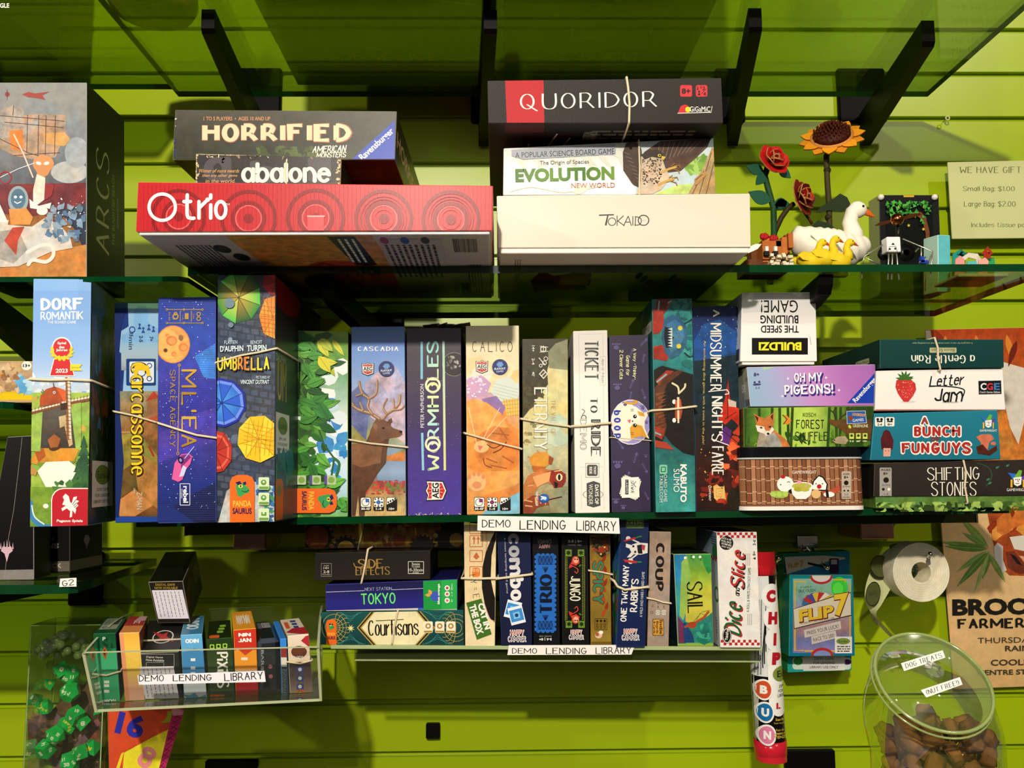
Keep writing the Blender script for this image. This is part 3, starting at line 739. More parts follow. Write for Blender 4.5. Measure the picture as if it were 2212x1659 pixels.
A.text('EVOLUTION', 1220, 377, 214, 29, GR(['3f6d1c', '5d8a2a', '3f6d1c', '6a8f30'], 1113, 0, 1330, 0), 1.5, .045)
A.text('NEW WORLD', 1281, 401, 94, 11, 'b05c34', 1, .03)
A.poly([(1378, 306), (1541, 298), (1546, 421), (1372, 424)], 'b8c9cc~1')
A.blobs(1480, 330, 1535, 375, 40, 9, ['7fa844', '9ec262', '688f38~3'], 1.3, 5); A.poly([(1420, 416), (1465, 400), (1495, 398), (1500, 424), (1415, 424)], 'b6cf70~3')
A.poly([(1538, 318), (1546, 330), (1546, 422), (1484, 422), (1500, 395), (1520, 360)], 'a88a5c~4'); A.lines([[1536, 330, 1510, 420], [1542, 350, 1525, 420], [1520, 370, 1495, 420]], 2, '6b5232')
A.poly([(1390, 330), (1425, 306), (1535, 299), (1528, 318), (1500, 345), (1470, 370), (1440, 374), (1418, 350)], '4f3c33~4')
A.poly([(1345, 330), (1352, 310), (1372, 304), (1385, 322), (1392, 380), (1388, 412), (1366, 398), (1346, 368)], '41322a~4')
for i in range(9): A.line([1425 + i * 11, 306, 1418 + i * 9, 352 - i * 3], 1.1, '8b7462')
for i in range(8): A.line([1348 + i * 4, 330 + i * 9, 1360 + i * 4, 335 + i * 9], 1.2, '7d6a5a')
A.poly([(1384, 340), (1400, 328), (1428, 338), (1436, 362), (1448, 384), (1428, 410), (1400, 424), (1372, 424), (1384, 392)], 'c9b095~3')
A.blobs(1388, 345, 1428, 400, 90, 2.6, ['3d2d22', '5a4636'], 1.8, 9)
A.poly([(1384, 336), (1400, 325), (1420, 324), (1434, 334), (1430, 344), (1408, 340), (1392, 346)], '38302c~2')
A.ell(1424, 337, 3.6, 3.2, 'd9c23a'); A.ell(1424.5, 337, 1.7, col='0a0a0a'); A.poly([(1429, 338), (1437, 340), (1434, 347), (1428, 344)], 'd2b44a'); A.poly([(1434, 345), (1437, 342), (1436, 349)], '222222')
for x, y in ((1445, 372), (1440, 398)): A.line([x - 18, y + 2, x, y - 6, x + 14, y - 10], 5, 'c39a4e'); A.lines([[x + 10, y - 12, x + 22, y - 14, x + 24, y - 8], [x + 8, y - 6, x + 20, y - 2, x + 22, y + 4], [x + 4, y - 12, x + 12, y - 18]], 2, '8a6a30')
A.poly([(1499, 388), (1512, 376), (1524, 372), (1528, 378), (1518, 386), (1508, 398), (1500, 402)], 'a8814c~2'); A.line([1502, 390, 1516, 378], 1.4, '3a2a1c')
b.band([1380, 305, 1382, 360, 1381, 422], .0011, 'dfe0c8'); zE = b.ztop
b.done('board_game_box', 'pale board game box printed with a diving hawk, on the cream box', group='board games on the upper shelf')
# --- black linen strategy box with red stripe
b = Box([1053, 174, 1558, 168, 1562, 263, 1055, 269], z=zE + .0004, vec=(0, .30, 0), col='302c2a', side='191716', top='242120', bottom='171413', edge='4a4542', mat=print_mat('linen', .55, .25))
A = b.front(); A.grad(1053, 166, 1562, 270, ['2a2623', '221e1c'], n=3)
A.poly([(1091, 172), (1174, 172), (1176, 269), (1095, 269)], 'b02228')
A.st('QUORIDOR', 1271, 219, 296, 38, 'f5ecdc', 1.2, .62, .26, serif=.28, sp=1.9)
A.rr(1469, 184, 1495, 209, 4, 'c8343a'); A.text('8+', 1482, 197, 19, 12, '231c1c', 0, .04); A.rr(1503, 184, 1528, 209, 4, 'c8343a')
A.text('2', 1520, 191, 6, 8, '231c1c', 0, .03); A.text('4', 1522, 203, 6, 8, '231c1c', 0, .03); A.lines([[1515, 203, 1526, 191]], 1, '231c1c')
for x, y, k in ((1507, 190, .7), (1514, 188, .5), (1510, 200, 1)): A.ell(x, y - 2 * k, 2 * k, col='231c1c'); A.poly([(x - 3 * k, y + 6 * k), (x, y - 1), (x + 3 * k, y + 6 * k)], '231c1c')
A.poly([(1466, 240), (1470, 230), (1478, 226), (1486, 228), (1484, 244), (1464, 245)], 'c02a2c'); A.ell(1486, 237, 6, 6, 'd8c72e'); A.line([1464, 245, 1536, 243, 1538, 230], 1.4, 'd8d4c8')
A.text('GiGaMiC', 1512, 236, 44, 11, 'f4f0e6', 0, .03)
U = b.face('bottom'); U.poly([(7, 0), (24, 0), (24, 9), (7, 9)], '5a1216'); U.poly([(6, 9), (38, 9), (38, 60), (6, 60)], '2a0e0c~5'); U.lines([[18, 20, 16, 40], [30, 10, 27, 22], [36, 14, 33, 24]], .8, 'd8d0c4')
U.fine(45, 6, 90, 26, 6, '6a645c', seed=2); U.text('ADDITIONAL', 43, 12, 8, 3, 'b8b0a4', 90); U.text('AWARDS', 46, 12, 8, 3, 'b8b0a4', 90)
b.band([1354, 170, 1357, 190, 1360, 225, 1359, 262], .0014, 'efe6d2')
b.done('board_game_box', 'black linen board game box with one red stripe and thin white capitals', group='board games on the upper shelf')
# --- big grey comic box at the left edge
b = Box([-70, 178, 187, 178, 187, 598, -70, 598], D=1.0, zf=zl, vec=(0, .105, 0), col='7d8488', side='1c2410', top='2a2f22', edge='b9bcc0')
A = b.front()
A.grad(-70, 176, 188, 600, ['8a8d8c~1', '868a8b~2', '6c7076~2', '3b4454~3', '262d3c~3', '4a3a30~2'], n=16)
A.ell(60, 560, 120, 120, '8c5a2c~3'); A.poly([(-70, 570), (60, 552), (187, 528), (187, 600), (-70, 600)], 'b87a3c~3')
A.poly([(-70, 400), (187, 395), (187, 440), (60, 470), (-70, 450)], '6a2c30~4'); A.ell(150, 372, 40, 24, 'a9adae~2'); A.ell(166, 330, 26, 34, '9ba0a4~2')
A.poly([(0, 240), (30, 226), (52, 236), (50, 248), (90, 246), (142, 248), (142, 288), (120, 340), (88, 348), (30, 336), (-20, 310), (-60, 300), (-60, 236)], 'a58a74~4')
A.poly([(0, 240), (30, 226), (52, 236), (50, 262), (90, 262), (60, 290), (0, 300)], '9c9690~4')
A.poly([(92, 288), (140, 286), (152, 300), (140, 316), (96, 310)], 'c79a5e~2'); A.poly([(20, 282), (50, 280), (50, 328), (24, 322)], 'c77a3a~3')
A.lines([[0, 250, 140, 262], [10, 264, 138, 276], [30, 228, 28, 250], [60, 248, 58, 330], [84, 248, 82, 344], [100, 250, 98, 340], [0, 300, 60, 330, 110, 344], [120, 250, 118, 336], [30, 336, 130, 330]], 1.4, '4a3a34')
A.poly([(48, 204), (62, 199), (76, 202), (108, 198), (92, 206), (98, 216), (80, 212), (60, 210)], '9a4a44'); A.ell(16, 204, 5, 5, '8f3f3c'); A.lines([[16, 194, 16, 216]], 1, '5a2a2a')
A.ell(94, 354, 23, 19, 'd0905c'); A.poly([(72, 356), (116, 356), (104, 378), (94, 384), (82, 378)], 'c98a58'); A.poly([(80, 376), (98, 384), (98, 430), (72, 450), (72, 410)], 'd8cfc4~2')
A.ell(84, 353, 6, 3.5, 'f0ece4', -20); A.ell(101, 353, 6, 3.5, 'f0ece4', 15)
A.lines([[30, 290, 50, 330, 72, 384]], 3, 'f0c8b8'); A.lines([[0, 384, 40, 365, 76, 352]], 1.5, 'd8e4e4')
A.ring(12, 384, 14, 3, '9a2a30'); A.lines([[12, 398, 50, 416, 92, 462, 128, 482]], 3, '6e3a34')
A.ell(40, 432, 22, 30, '8fa0a6'); A.ell(40, 430, 16, 22, '4f6f86~1'); A.ell(34, 426, 3.4, 3, 'f2f2ee'); A.ell(46, 426, 3.4, 3, 'f2f2ee'); A.line([32, 436, 38, 440, 46, 436], 2, 'f2f2ee')
A.poly([(20, 452), (58, 450), (72, 470), (66, 486), (24, 486)], 'cf8a44~2'); A.poly([(64, 430), (76, 440), (92, 450), (96, 462), (80, 452), (66, 450)], 'eae4dc'); A.ell(92, 456, 12, 9, 'e6e0d8')
A.poly([(82, 446), (112, 438), (108, 452), (96, 448), (86, 456)], 'dcd8d2'); A.poly([(98, 396), (118, 400), (112, 424), (96, 434)], '8d2f34')
A.poly([(-70, 470), (20, 476), (18, 486), (70, 490), (96, 472), (130, 486), (152, 512), (158, 536), (110, 545), (40, 576), (-70, 580)], 'c4beb6~2'); A.poly([(-70, 430), (0, 440), (18, 480), (-70, 482)], 'e8e2da')
A.poly([(0, 500), (40, 495), (60, 540), (30, 570), (0, 560)], '9a958f~3'); A.line([60, 545, 90, 530, 112, 532, 116, 552, 100, 566, 72, 562, 62, 572], 8, 'ddd6cc', sm=True)
A.poly([(28, 492), (54, 490), (40, 520), (36, 552), (10, 520)], 'a8402e~2'); A.blobs(110, 420, 186, 500, 50, 1.4, ['e6ecf2'], 1, 7, 5); A.blobs(100, 440, 186, 520, 30, 10, ['55708c~4', '7f93a6~4'], 1.5, 6)
R_ = b.face('right'); R_.grad(0, 0, 100, 100, ['2c3518~1', '1d260e~2', '141a08~2'])
R_.st('ARCS', 40, 55, 54, 34, '8f9a62', 90, .7, .35, sp=2); R_.text('THE BLIGHTED REACH', 68, 56, 38, 7, '7d8850', 90); R_.text('EXPANSION', 80, 56, 16, 5, '7d8850', 90)
b.done('board_game_box', 'large upright grey comic-art board game box with spaceship and astronauts at the left edge')
# --- two big dark boxes lying on the topmost shelf, seen from beneath
for x0, x1, lab, t, sd in ((575, 1058, 'left of the two large dark boxes lying on the topmost shelf', 805, 0), (1092, 1525, 'right of the two large dark boxes lying on the topmost shelf', 1300, 1)):
    a, c = P(x0, 100, 1.13).x, P(x1, 100, 1.13).x; mb = MB(); z = zu() + .0006
    F = [V((a, .98, z + .30)), V((c, .98, z + .30)), V((c, .98, z)), V((a, .98, z))]  # unseen height raised so the boxes shade the wall behind
    vs, fs, ns = prism_raw(F, (0, .335, 0), .001)
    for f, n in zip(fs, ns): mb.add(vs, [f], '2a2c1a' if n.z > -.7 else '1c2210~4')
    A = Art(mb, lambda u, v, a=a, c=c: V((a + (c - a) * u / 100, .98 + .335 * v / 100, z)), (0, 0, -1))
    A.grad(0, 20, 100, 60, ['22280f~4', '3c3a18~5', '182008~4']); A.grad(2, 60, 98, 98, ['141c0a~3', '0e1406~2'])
    A.st('DESCENT', 50, 72, 46, 8, 'a8481c', 0, 1, .5, sp=1.8)
    if sd == 0: A.lines([[8, 30, 40, 24], [60, 24, 94, 30]], 1.2, '6b6a38')
    else: A.lines([[34, 48, 34, 56, 46, 56], [62, 48, 74, 48, 74, 56]], 2, '8a8a50')
    tag(mb.build('board_game_box', PRN), lab, 'board game', 'large dark board games on the topmost shelf')
# things on the topmost left shelf
mb = MB(); c = P(330, 3, 1.12); c.z = zu() + .0125
lathe(mb, [(0, 0), (.052, 0), (.058, .012), (.055, .05), (.0, .052)], c, 'b98c5c~3', 28)
tag(mb.build('round_tin', PRN), 'round tan tin seen from below on the topmost left shelf', 'tin')
b2 = MB(); F = [V((-1.0, 1.01, zu() + .31)), V((-.652, 1.01, zu() + .31)), V((-.652, 1.01, zu() + .0125)), V((-1.0, 1.01, zu() + .0125))]  # unseen part made taller and wider to shade the upper left wall
vs, fs, ns = prism_raw(F, (0, .25, 0)); b2.add(vs, fs, '2a3020~3'); A = Art(b2, lambda x, y: P(x, y, 1.01), (0, -1, 0), [(-60, -40), (20, -40), (20, 60), (-60, 60)])
A.text('GLE', 10, 12, 20, 10, 'd8dcd0', 0, .03)
tag(b2.build('board_game_box', PRN), 'dark box corner at the top left edge on the topmost left shelf', 'board game')
# ---------------------------------------------------------------- middle shelf games
GM = 'upright board games on the middle shelf'
def sticker(A, x0, y0, x1, y1, name=True):
    """small white lending label with a green oval"""
    A.rect(x0, y0, x1, y1, 'e6e6de'); w = x1 - x0; h = y1 - y0
    A.ell((x0 + x1) / 2, y0 + h * .3, w * .36, h * .22, '6f8a3a'); A.text('Eureka', (x0 + x1) / 2, y0 + h * .3, w * .5, h * .16, '24301a')
    for i, t in enumerate(('DEMO GAME', 'FOR LENDING', 'LIBRARY USE ONLY')): A.text(t, (x0 + x1) / 2, y0 + h * (.62 + .13 * i), w * (.55 + .15 * i), h * .07, '202020')
def dino(A, x, y, r, rot=0):
    def R(u, v): c, s = math.cos(math.radians(rot)), math.sin(math.radians(rot)); return (x + u * r * c + v * r * s, y - u * r * s + v * r * c)
    A.poly([R(*p) for p in ((-.9, -.5), (-.5, -.95), (-.1, -.8), (.3, -.95), (.5, -.5), (1, -.1), (.95, .45), (.3, .6), (-.1, 1), (-.6, .9), (-.75, .2))], '3a9a52')
    A.poly([R(*p) for p in ((-.9, -.95), (-.3, -1.15), (0, -.7), (-.6, -.6))], '241b52'); A.poly([R(*p) for p in ((.1, -.95), (.5, -1.1), (.6, -.7), (.2, -.6))], '241b52')
    cx, cy = R(-.2, -.45); A.ell(cx, cy, r * .3, r * .24, 'f0d23c', rot); A.ell(cx, cy, r * .1, r * .16, '14102a', rot)
    A.line([R(.0, .2), R(.45, .35), R(.9, .1)], r * .1, '12401c')
def panda(A, x0, y0, x1, y1, rot=0, arch=None):
    """orange arched publisher tab with a green dinosaur head"""
    w, h = x1 - x0, y1 - y0
    if rot == 0:
        r = w * .3; A.poly([(x0, y1), (x0, y0 + r), (x0 + r * .3, y0 + r * .3), (x0 + r, y0), (x1 - r, y0), (x1 - r * .3, y0 + r * .3), (x1, y0 + r), (x1, y1)], 'e8691e')
        dino(A, (x0 + x1) / 2, y0 + h * .29, w * .3); A.text('PANDA', (x0 + x1) / 2, y0 + h * .57, w * .74, h * .12, 'f0b840', 0, .03); A.text('SAURUS', (x0 + x1) / 2, y0 + h * .72, w * .78, h * .12, '2a1446', 0, .03)
    else:
        r = h * .3; A.poly([(x0, y0), (x1 - r, y0), (x1 - r * .3, y0 + r * .3), (x1, y0 + r), (x1, y1 - r), (x1 - r * .3, y1 - r * .3), (x1 - r, y1), (x0, y1)], 'e8691e')
        dino(A, x0 + w * .75, (y0 + y1) / 2, h * .3, -90); A.text('PANDA', x0 + w * .45, (y0 + y1) / 2, h * .74, w * .12, 'f0b840', -90, .03); A.text('SAURUS', x0 + w * .3, (y0 + y1) / 2, h * .78, w * .1, '2a1446', -90, .03)
# windmill box
b = Box([72, 602, 198, 603, 191, 1141, 65, 1141], D=.985, zf=zm, yaw=10, xref=-.47, vec=(-.04, .225, 0), col='7aa7de', side='16301c', top='6a98d4', edge='9cbce6')
A = b.front()
A.grad(60, 600, 200, 845, ['6f9edc', '79a6e0', '8ab2e4', 'b9cfe6'], n=8); A.rect(60, 600, 200, 628, '7dabe2')
A.blobs(68, 818, 200, 850, 26, 12, ['e6e9ec', 'cfd8e0', 'b8c6d4'], 1.5, 2)
A.grad(60, 848, 200, 1142, ['93b24e~3', '7fa53a~3', '8db048~3', '86a63e~2'], n=6)
A.blobs(66, 855, 198, 960, 30, 10, ['a3bf4e~2', '7a9e34~3', 'c0a24a~2', '8fb342'], 2.2, 3)
A.st('DORF', 134, 657, 92, 27, 'f4f6f4', 1, 1.7, sp=2.0); A.st('ROMANTIK', 134, 682, 92, 18, 'f4f6f4', 1, 1.15, sp=1.6); A.text('THE BOARD GAME', 134, 696.5, 62, 6, 'f4f6f4', 0, .03)
A.poly([(107, 813), (113, 788), (116, 776), (150, 776), (156, 788), (162, 813)], 'f0e4dc'); A.ell(134, 752, 22, 24, 'f0e4dc')
A.poly([(109, 811), (118, 776), (150, 776), (160, 811)], 'c81e28'); A.ell(134, 752, 19, 21, 'c81e28')
for sgn in (-1, 1):
    for k in range(6): a = math.radians(20 + k * 24); A.ell(134 + sgn * 21 * math.cos(a - .6), 757 + 18 * math.sin(a - .5), 6, 3, 'e6c928', sgn * (60 - k * 30))
A.text('Spiel', 134, 742, 19, 7, 'f6ece4', 0, .03); A.text('des', 134, 750, 12, 6, 'f6ece4', 0, .03); A.text('Jahres', 134, 757, 25, 7, 'f6ece4', 0, .03); A.text('2023', 134, 801, 26, 9, 'f6ece4', 0, .03)
A.poly([(152, 787), (178, 787), (172, 794), (178, 801), (152, 801)], 'e8d02a'); A.text('Game of the Year', 163, 794, 16, 4, '403010')
A.flat([62, 1000, 100, 945, 176, 960, 160, 1000, 90, 1006], 'c98a2c~3'); A.flat([70, 960, 90, 950, 100, 985, 84, 1000], 'a8541e~2'); A.flat([80, 1000, 165, 995, 150, 1010, 90, 1012], '6f8f2c')
A.grad(84, 868, 164, 968, ['5e564c~2', '4a423a~3', '3d362f~3'], n=4)
A.flat([70, 866, 94, 866, 88, 975, 66, 975], '93b24e~3'); A.flat([152, 866, 176, 866, 176, 975, 164, 968], '93b24e~3')
A.flat([128, 900, 150, 895, 158, 960, 150, 965, 140, 920, 130, 925], 'c4a878~3')
A.flat([86, 880, 88, 855, 100, 841, 118, 835, 140, 842, 154, 860, 156, 880, 130, 872, 100, 876], 'a3461c~3'); A.flat([120, 836, 140, 842, 154, 860, 156, 880, 140, 872, 130, 850], 'cc5a24~2')
A.ell(118, 848, 3, 3, 'c8d4d8'); A.ell(118, 848, 1.4, col='333333'); A.line([116, 828, 118, 838], 2, '5a4030'); A.line([93, 842, 97, 852, 90, 846], 2, '4f7a2c')
A.lines([[66, 893, 130, 876], [134, 874, 196, 862]], 7, '7c4a28'); A.lines([[66, 889, 130, 873], [134, 870, 196, 858]], 3.5, 'e6d8c0')
A.lines([[x, 896 - (x - 66) * .25, x, 884 - (x - 66) * .25] for x in range(70, 196, 7)], 1.2, '6a4226'); A.flat([142, 815, 148, 815, 150, 950, 145, 950], '8c5a34'); A.lines([[149, 815, 153, 950]], 5, 'dccbb0'); A.lines([[143, y, 154, y + 1] for y in range(820, 950, 8)], 1.2, '6a4226')
A.flat([132, 872, 146, 870, 146, 884, 132, 886], '3a2416'); A.ell(120, 965, 14, 8, '4c2f1c~2', 20); A.flat([104, 950, 118, 938, 132, 948, 126, 965, 110, 968], 'a05c2c~2')
A.flat([82, 1018, 100, 998, 150, 996, 165, 1008, 168, 1030, 150, 1052, 100, 1052], 'eef0dc'); A.grad(62, 1052, 120, 1142, ['6d962e~3', '7fa13a~3', '5f8a30~3'], n=3)
A.flat([62, 1000, 82, 1018, 78, 1028, 62, 1022], 'b98a48'); A.line([66, 1085, 70, 1115, 90, 1135, 110, 1139], 12, '3c7fb0', sm=True); A.line([70, 1092, 76, 1116, 96, 1132], 3, 'cfe0d8', sm=True); A.ell(100, 1093, 6, 5, 'e6e4dc')
for x, y, s in ((182, 940, 1), (170, 990, 1.1), (186, 1000, 1.2), (158, 1035, .9)):
    for k in range(5): A.flat([x, y + k * 18 * s, x - (8 + k * 5) * s, y + (k * 18 + 26) * s, x + (8 + k * 5) * s, y + (k * 18 + 26) * s], ['2c5636~2', '34603a~2', '264c30~2'][k % 3])
A.blobs(120, 1040, 190, 1062, 20, 8, ['3f6d34', '4c7c38', '2f5a30'], 1.3, 9)
A.rr(112, 1054, 215, 1162, 26, 'f0e8e0'); A.rr(114, 1056, 215, 1162, 25, 'b81c2a'); 
A.flat([140, 1080, 137, 1073, 143, 1066, 150, 1072, 153, 1084, 160, 1092, 166, 1100, 164, 1110, 158, 1102, 157, 1116, 152, 1118, 153, 1104, 146, 1098, 136, 1104, 134, 1098, 144, 1092, 136, 1090], 'f3eee6')
A.flat([155, 1092, 160, 1074, 168, 1072, 166, 1080, 172, 1082, 167, 1088, 171, 1092, 162, 1100], 'f3eee6'); A.lines([[158, 1090, 166, 1078], [160, 1093, 168, 1085], [162, 1096, 168, 1091]], 1.2, '1c1216')
A.text('Pegasus Spiele', 152, 1125.5, 56, 7, 'f3eee6', 0, .03, .15)
R_ = b.face('right'); R_.grad(0, 0, 100, 100, ['3d6aa4~2', '1d3a4c~4', '1e3a16~5', '25391a~5', '16283c~4'], n=10); R_.blobs(0, 15, 100, 60, 50, 7, ['24501c~3', '173410~3', '3f6a9a~3', '5a2c16~2'], 1.5, 3)
R_.blobs(0, 40, 100, 95, 60, 6, ['1d4416~3', '10240c~3', '6a3418~3', '2c5a1c~3'], 1.5, 5); sticker(R_, 4, 74, 44, 93)
b.band([66, 819, 110, 821, 150, 820, 193, 822], .0015, 'e9e4d6')
b.done('board_game_box', 'tall sky-blue board game box with a windmill picture, leftmost of the upright row', group=GM)
# castle box, blue
b = Box([247, 654, 343, 652, 341, 1126, 249, 1126], D=1.05, zf=zm, vec=(0, .22, 0), col='17347c', side='0d1f4c', top='8c97a8', edge='2a4a94')
A = b.front()
A.flat([276, 655, 345, 655, 345, 930, 268, 930, 262, 900, 270, 770, 258, 760, 262, 715, 278, 705], '93bfe2'); A.flat([284, 712, 290, 690, 288, 672, 300, 660, 316, 662, 322, 676, 318, 694, 330, 704, 345, 712, 345, 780, 270, 780, 262, 725], '7fb4e0~1')
A.grad(262, 740, 345, 800, ['8fb9d8', 'a8c0cc', '9aa0a0~3'], n=3); A.grad(258, 845, 345, 1118, ['8c8a6c~4', '9a6a3c~5', '7a5a2c~5', 'b87c38~4', '5c3c20~5'], n=10)
A.flat([318, 868, 345, 858, 345, 905, 316, 905], '9c6a44~4'); A.flat([314, 868, 332, 845, 345, 858], 'b4402c~2'); A.flat([318, 905, 345, 895, 345, 910, 318, 916], 'b4502c~2')
A.flat([258, 940, 300, 935, 345, 990, 345, 1030, 300, 1000, 258, 1020], '8c8034~5'); A.flat([300, 975, 345, 1010, 345, 1100, 318, 1085, 296, 1040], 'b07c3c~4'); A.flat([258, 1020, 290, 1000, 300, 1070, 258, 1085], '5f4c26~5')
A.flat([258, 1080, 292, 1056, 330, 1092, 292, 1115, 258, 1115], 'c48448~3'); A.flat([310, 1060, 345, 1045, 345, 1075, 330, 1085], 'c48448~3'); A.line([258, 934, 300, 933], 2, 'c8a060'); A.line([322, 965, 332, 985], 4, 'a82c24')
A.rect(249, 1116, 345, 1128, '22489c'); A.flat([248, 655, 277, 657, 262, 705, 258, 760, 260, 900, 268, 1000, 257, 1118, 248, 1118], '182c66')
A.rr(273, 775, 337, 833, 3, '14407c'); A.rr(280, 781, 333, 827, 3, 'dfe9ee')
for x, y, r in ((290, 790, 6), (323, 790, 6), (290, 818, 6), (323, 818, 6), (306, 804, 10), (306, 788, 5), (306, 820, 5)): A.ring(x, y, r, 2, '1c4c94', 14)
A.text('min', 283, 742, 26, 9, '283c5c', -90, 0); A.text('35', 284, 722, 10, 8, '283c5c', -90, .02); A.ring(286, 712, 7, 2, '2c4c9a', 14); A.text('2-5', 305, 732, 14, 8, '283c5c', -90, .02); A.text('7+', 327, 732, 10, 8, '283c5c', -90, .02)
for x, y in ((302, 706), (310, 714), (322, 708), (332, 712)): A.ell(x, y - 5, 2.4, col='2c4c9a'); A.flat([x - 4, y + 5, x, y - 3, x + 4, y + 5], '2c4c9a')
A.st('Carcassonne', 301, 906, 248, 38, '2c1a08', -90, 1.7, .8, serif=.5, sp=1.35); A.st('Carcassonne', 300, 905, 244, 33, 'f0d028', -90, 1.05, .5, serif=.35, sp=1.5)
A.flat([291, 792, 298, 786, 322, 790, 326, 812, 318, 814, 316, 800, 300, 800, 296, 816, 290, 812], 'f0c828')
A.text('Z-MAN', 302, 1082, 38, 12, 'd8cbb4', -90, .02); A.text('GAMES', 291, 1060, 12, 4, 'd8cbb4', -90)
b.band([247, 889, 290, 898, 316, 906, 343, 914], .0013, 'd8cfae')
b.done('board_game_box', 'navy-blue board game box with yellow gothic lettering over a walled town picture', group=GM)
# violet blue space box
b = Box([342, 643, 466, 641, 467, 1127, 341, 1127], D=1.02, zf=zm, vec=(0, .24, 0), col='27379c', side='161f5c', top='2c3c94', edge='5c6ec8')
A = b.front()
A.grad(341, 640, 468, 1128, ['22338c', '2a4cb0~2', '3a3aa4~3', '2f2c94~3', '3a3490~3', '1c2c7c~2', '14204c~2'], n=18)
A.flat([420, 770, 468, 740, 468, 820, 440, 815], '3f86d8~3'); A.flat([341, 940, 400, 900, 468, 880, 468, 950, 400, 980, 341, 1000], '4a3aa8~4'); A.flat([380, 1090, 430, 1060, 468, 1040, 468, 1128, 360, 1128], '161c3c~2'); A.flat([341, 1090, 380, 1100, 420, 1128, 341, 1128], '1a2c6c')
A.lines([[341, y, 468, y] for y in range(646, 1126, 4)], .9, GR(['4054b4', '3a44a8', '2a3480'], 0, 640, 0, 1128)); A.blobs(343, 645, 466, 1100, 170, .9, ['dfe4f8', '9ab0ec'], 1, 11, 5, 0)
A.ell(374, 744, 37, 41, 'd8844a'); A.ell(374, 744, 35, 39, 'e8a057~3'); A.ell(364, 744, 26, 32, 'f0b060~2')
for x, y, r in ((392, 728, 6), (396, 750, 10), (371, 736, 12), (358, 757, 5), (376, 765, 6), (362, 725, 4)): A.ell(x, y, r, r * .9, 'd87c44~2'); A.ell(x + 1, y + 1, r * .7, r * .6, 'e89a58')
A.ell(391, 730, 5, 6, '8a6a44'); A.ell(358, 757, 4, 4, '5a4030')
g = 'b8923c'; A.lines([[361, 669, 438, 669], [361, 698, 438, 698], [390, 672, 390, 695], [414, 672, 414, 695]], 1.4, g)
for x in (361, 398, 438): A.ring(x, 669, 2.6, 1, g, 10); A.ring(x, 698, 2.6, 1, g, 10)
A.text('30-60', 367, 684, 20, 4, g, -90); A.ring(380, 684, 7, 3, g, 12); A.ring(380, 678, 4, 2, g, 12); A.rect(400, 677, 408, 690, g); A.text('1-4', 396, 686, 9, 4, g, -90); A.ring(430, 679, 5, 2, g, 12); A.ring(430, 689, 5, 2, g, 12); A.text('14+', 419, 684, 10, 5, g, -90)
A.lines([[388, 792, 385, 978]], 1.6, g); A.ring(388, 789, 3.4, 1.3, g, 12); A.ring(385, 980, 3.4, 1.3, g, 12); A.ring(388, 790, 2, 1, g, 8)
A.st("ML'EA", 409, 882, 168, 33, GR(['c8a040', 'a07a28', 'd0aa4c', '96701e'], 0, 795, 0, 970), -90, .85, sp=2.6); A.st('SPACE AGENCY', 374, 882, 166, 12, 'a88436', -90, .8, sp=1.8)
A.flat([372, 1035, 378, 1000, 392, 982, 408, 979, 416, 986, 412, 1002, 400, 1018, 395, 1036, 386, 1041], 'd85c9c'); A.flat([392, 984, 408, 981, 414, 988, 400, 1002, 392, 1012], '7a2c78'); A.flat([396, 1005, 404, 1010, 398, 1028, 388, 1030], 'c8ccea'); A.ell(391, 994, 6, 8, '1c1440', 20); A.ell(391, 994, 3, 4, '8a8ac0', 20); A.line([400, 990, 420, 965], 2, '9ab8f0')
A.frame(390, 1045, 411, 1091, 1.4, 'd8dcf0'); A.text('rebel', 402, 1068, 36, 11, 'e4e6f4', -90, .03); A.text('STUDIO', 393.5, 1066, 20, 3.4, 'e4e6f4', -90)
b.band([342, 914, 385, 928, 425, 940, 467, 946], .0014, 'd9cfa6')
b.done('board_game_box', 'blue and violet board game box with an orange moon and gold lettering', group=GM)
# umbrellas box
b = Box([470, 594, 596, 594, 593, 1133, 468, 1133], D=1.005, zf=zm, vec=(0, .26, 0), col='2c3444', side='2a2834', top='2c3040', edge='3c4454')
A = b.front()
A.grad(466, 590, 600, 1134, ['343c4a~3', '2c3848~3', '3a3c44~3', '323e50~3', '262c3c~3'], n=8)
R = random.Random(4); ps = []; qs = []
for r in range(34):
    for c in range(8):
        x = 466 + c * 19 + (r % 2) * 9 + R.uniform(-1, 1) + r * .0; y = 596 + r * 16.5 + c * 3.5
        p = [(x + R.uniform(0, 2), y + R.uniform(0, 2)), (x + 16 + R.uniform(-1, 1), y + 3 + R.uniform(-1, 1)), (x + 16 + R.uniform(-1, 1), y + 14), (x + R.uniform(0, 1.5), y + 12)]
        (ps if R.random() < .6 else qs).append(p)
A.polys(ps, '465064~3'); A.polys(qs, '3a4458~3'); A.blobs(470, 880, 590, 990, 20, 9, ['9a9ca4~3', '5a6478~3'], 1.3, 4)
A.flat([490, 1060, 525, 1035, 590, 1050, 600, 1134, 470, 1134], 'b8b8b4~3'); A.blobs(560, 1040, 600, 1134, 20, 9, ['3a6ca0~3', '4a8a5a~3', '2c5488~3'], 1.3, 12)
def umbrella(cx, cy, r, n, cols, ribc, a0=0, ry=1.0, bands=None):
    pt = lambda a, k=1: (cx + r * k * math.cos(a), cy + r * k * ry * math.sin(a))
    for i in range(n):
        a, c = a0 + 2 * PI * i / n, a0 + 2 * PI * (i + 1) / n
        A.poly([(cx, cy), pt(a), pt(c)], cols[i % len(cols)])
        if bands:
            for k0, k1, cc in bands: A.poly([pt(a, k0), pt(a, k1), pt(c, k1), pt(c, k0)], cc)
    A.lines([[cx, cy, *pt(a0 + 2 * PI * i / n)] for i in range(n)], 1.1, ribc)
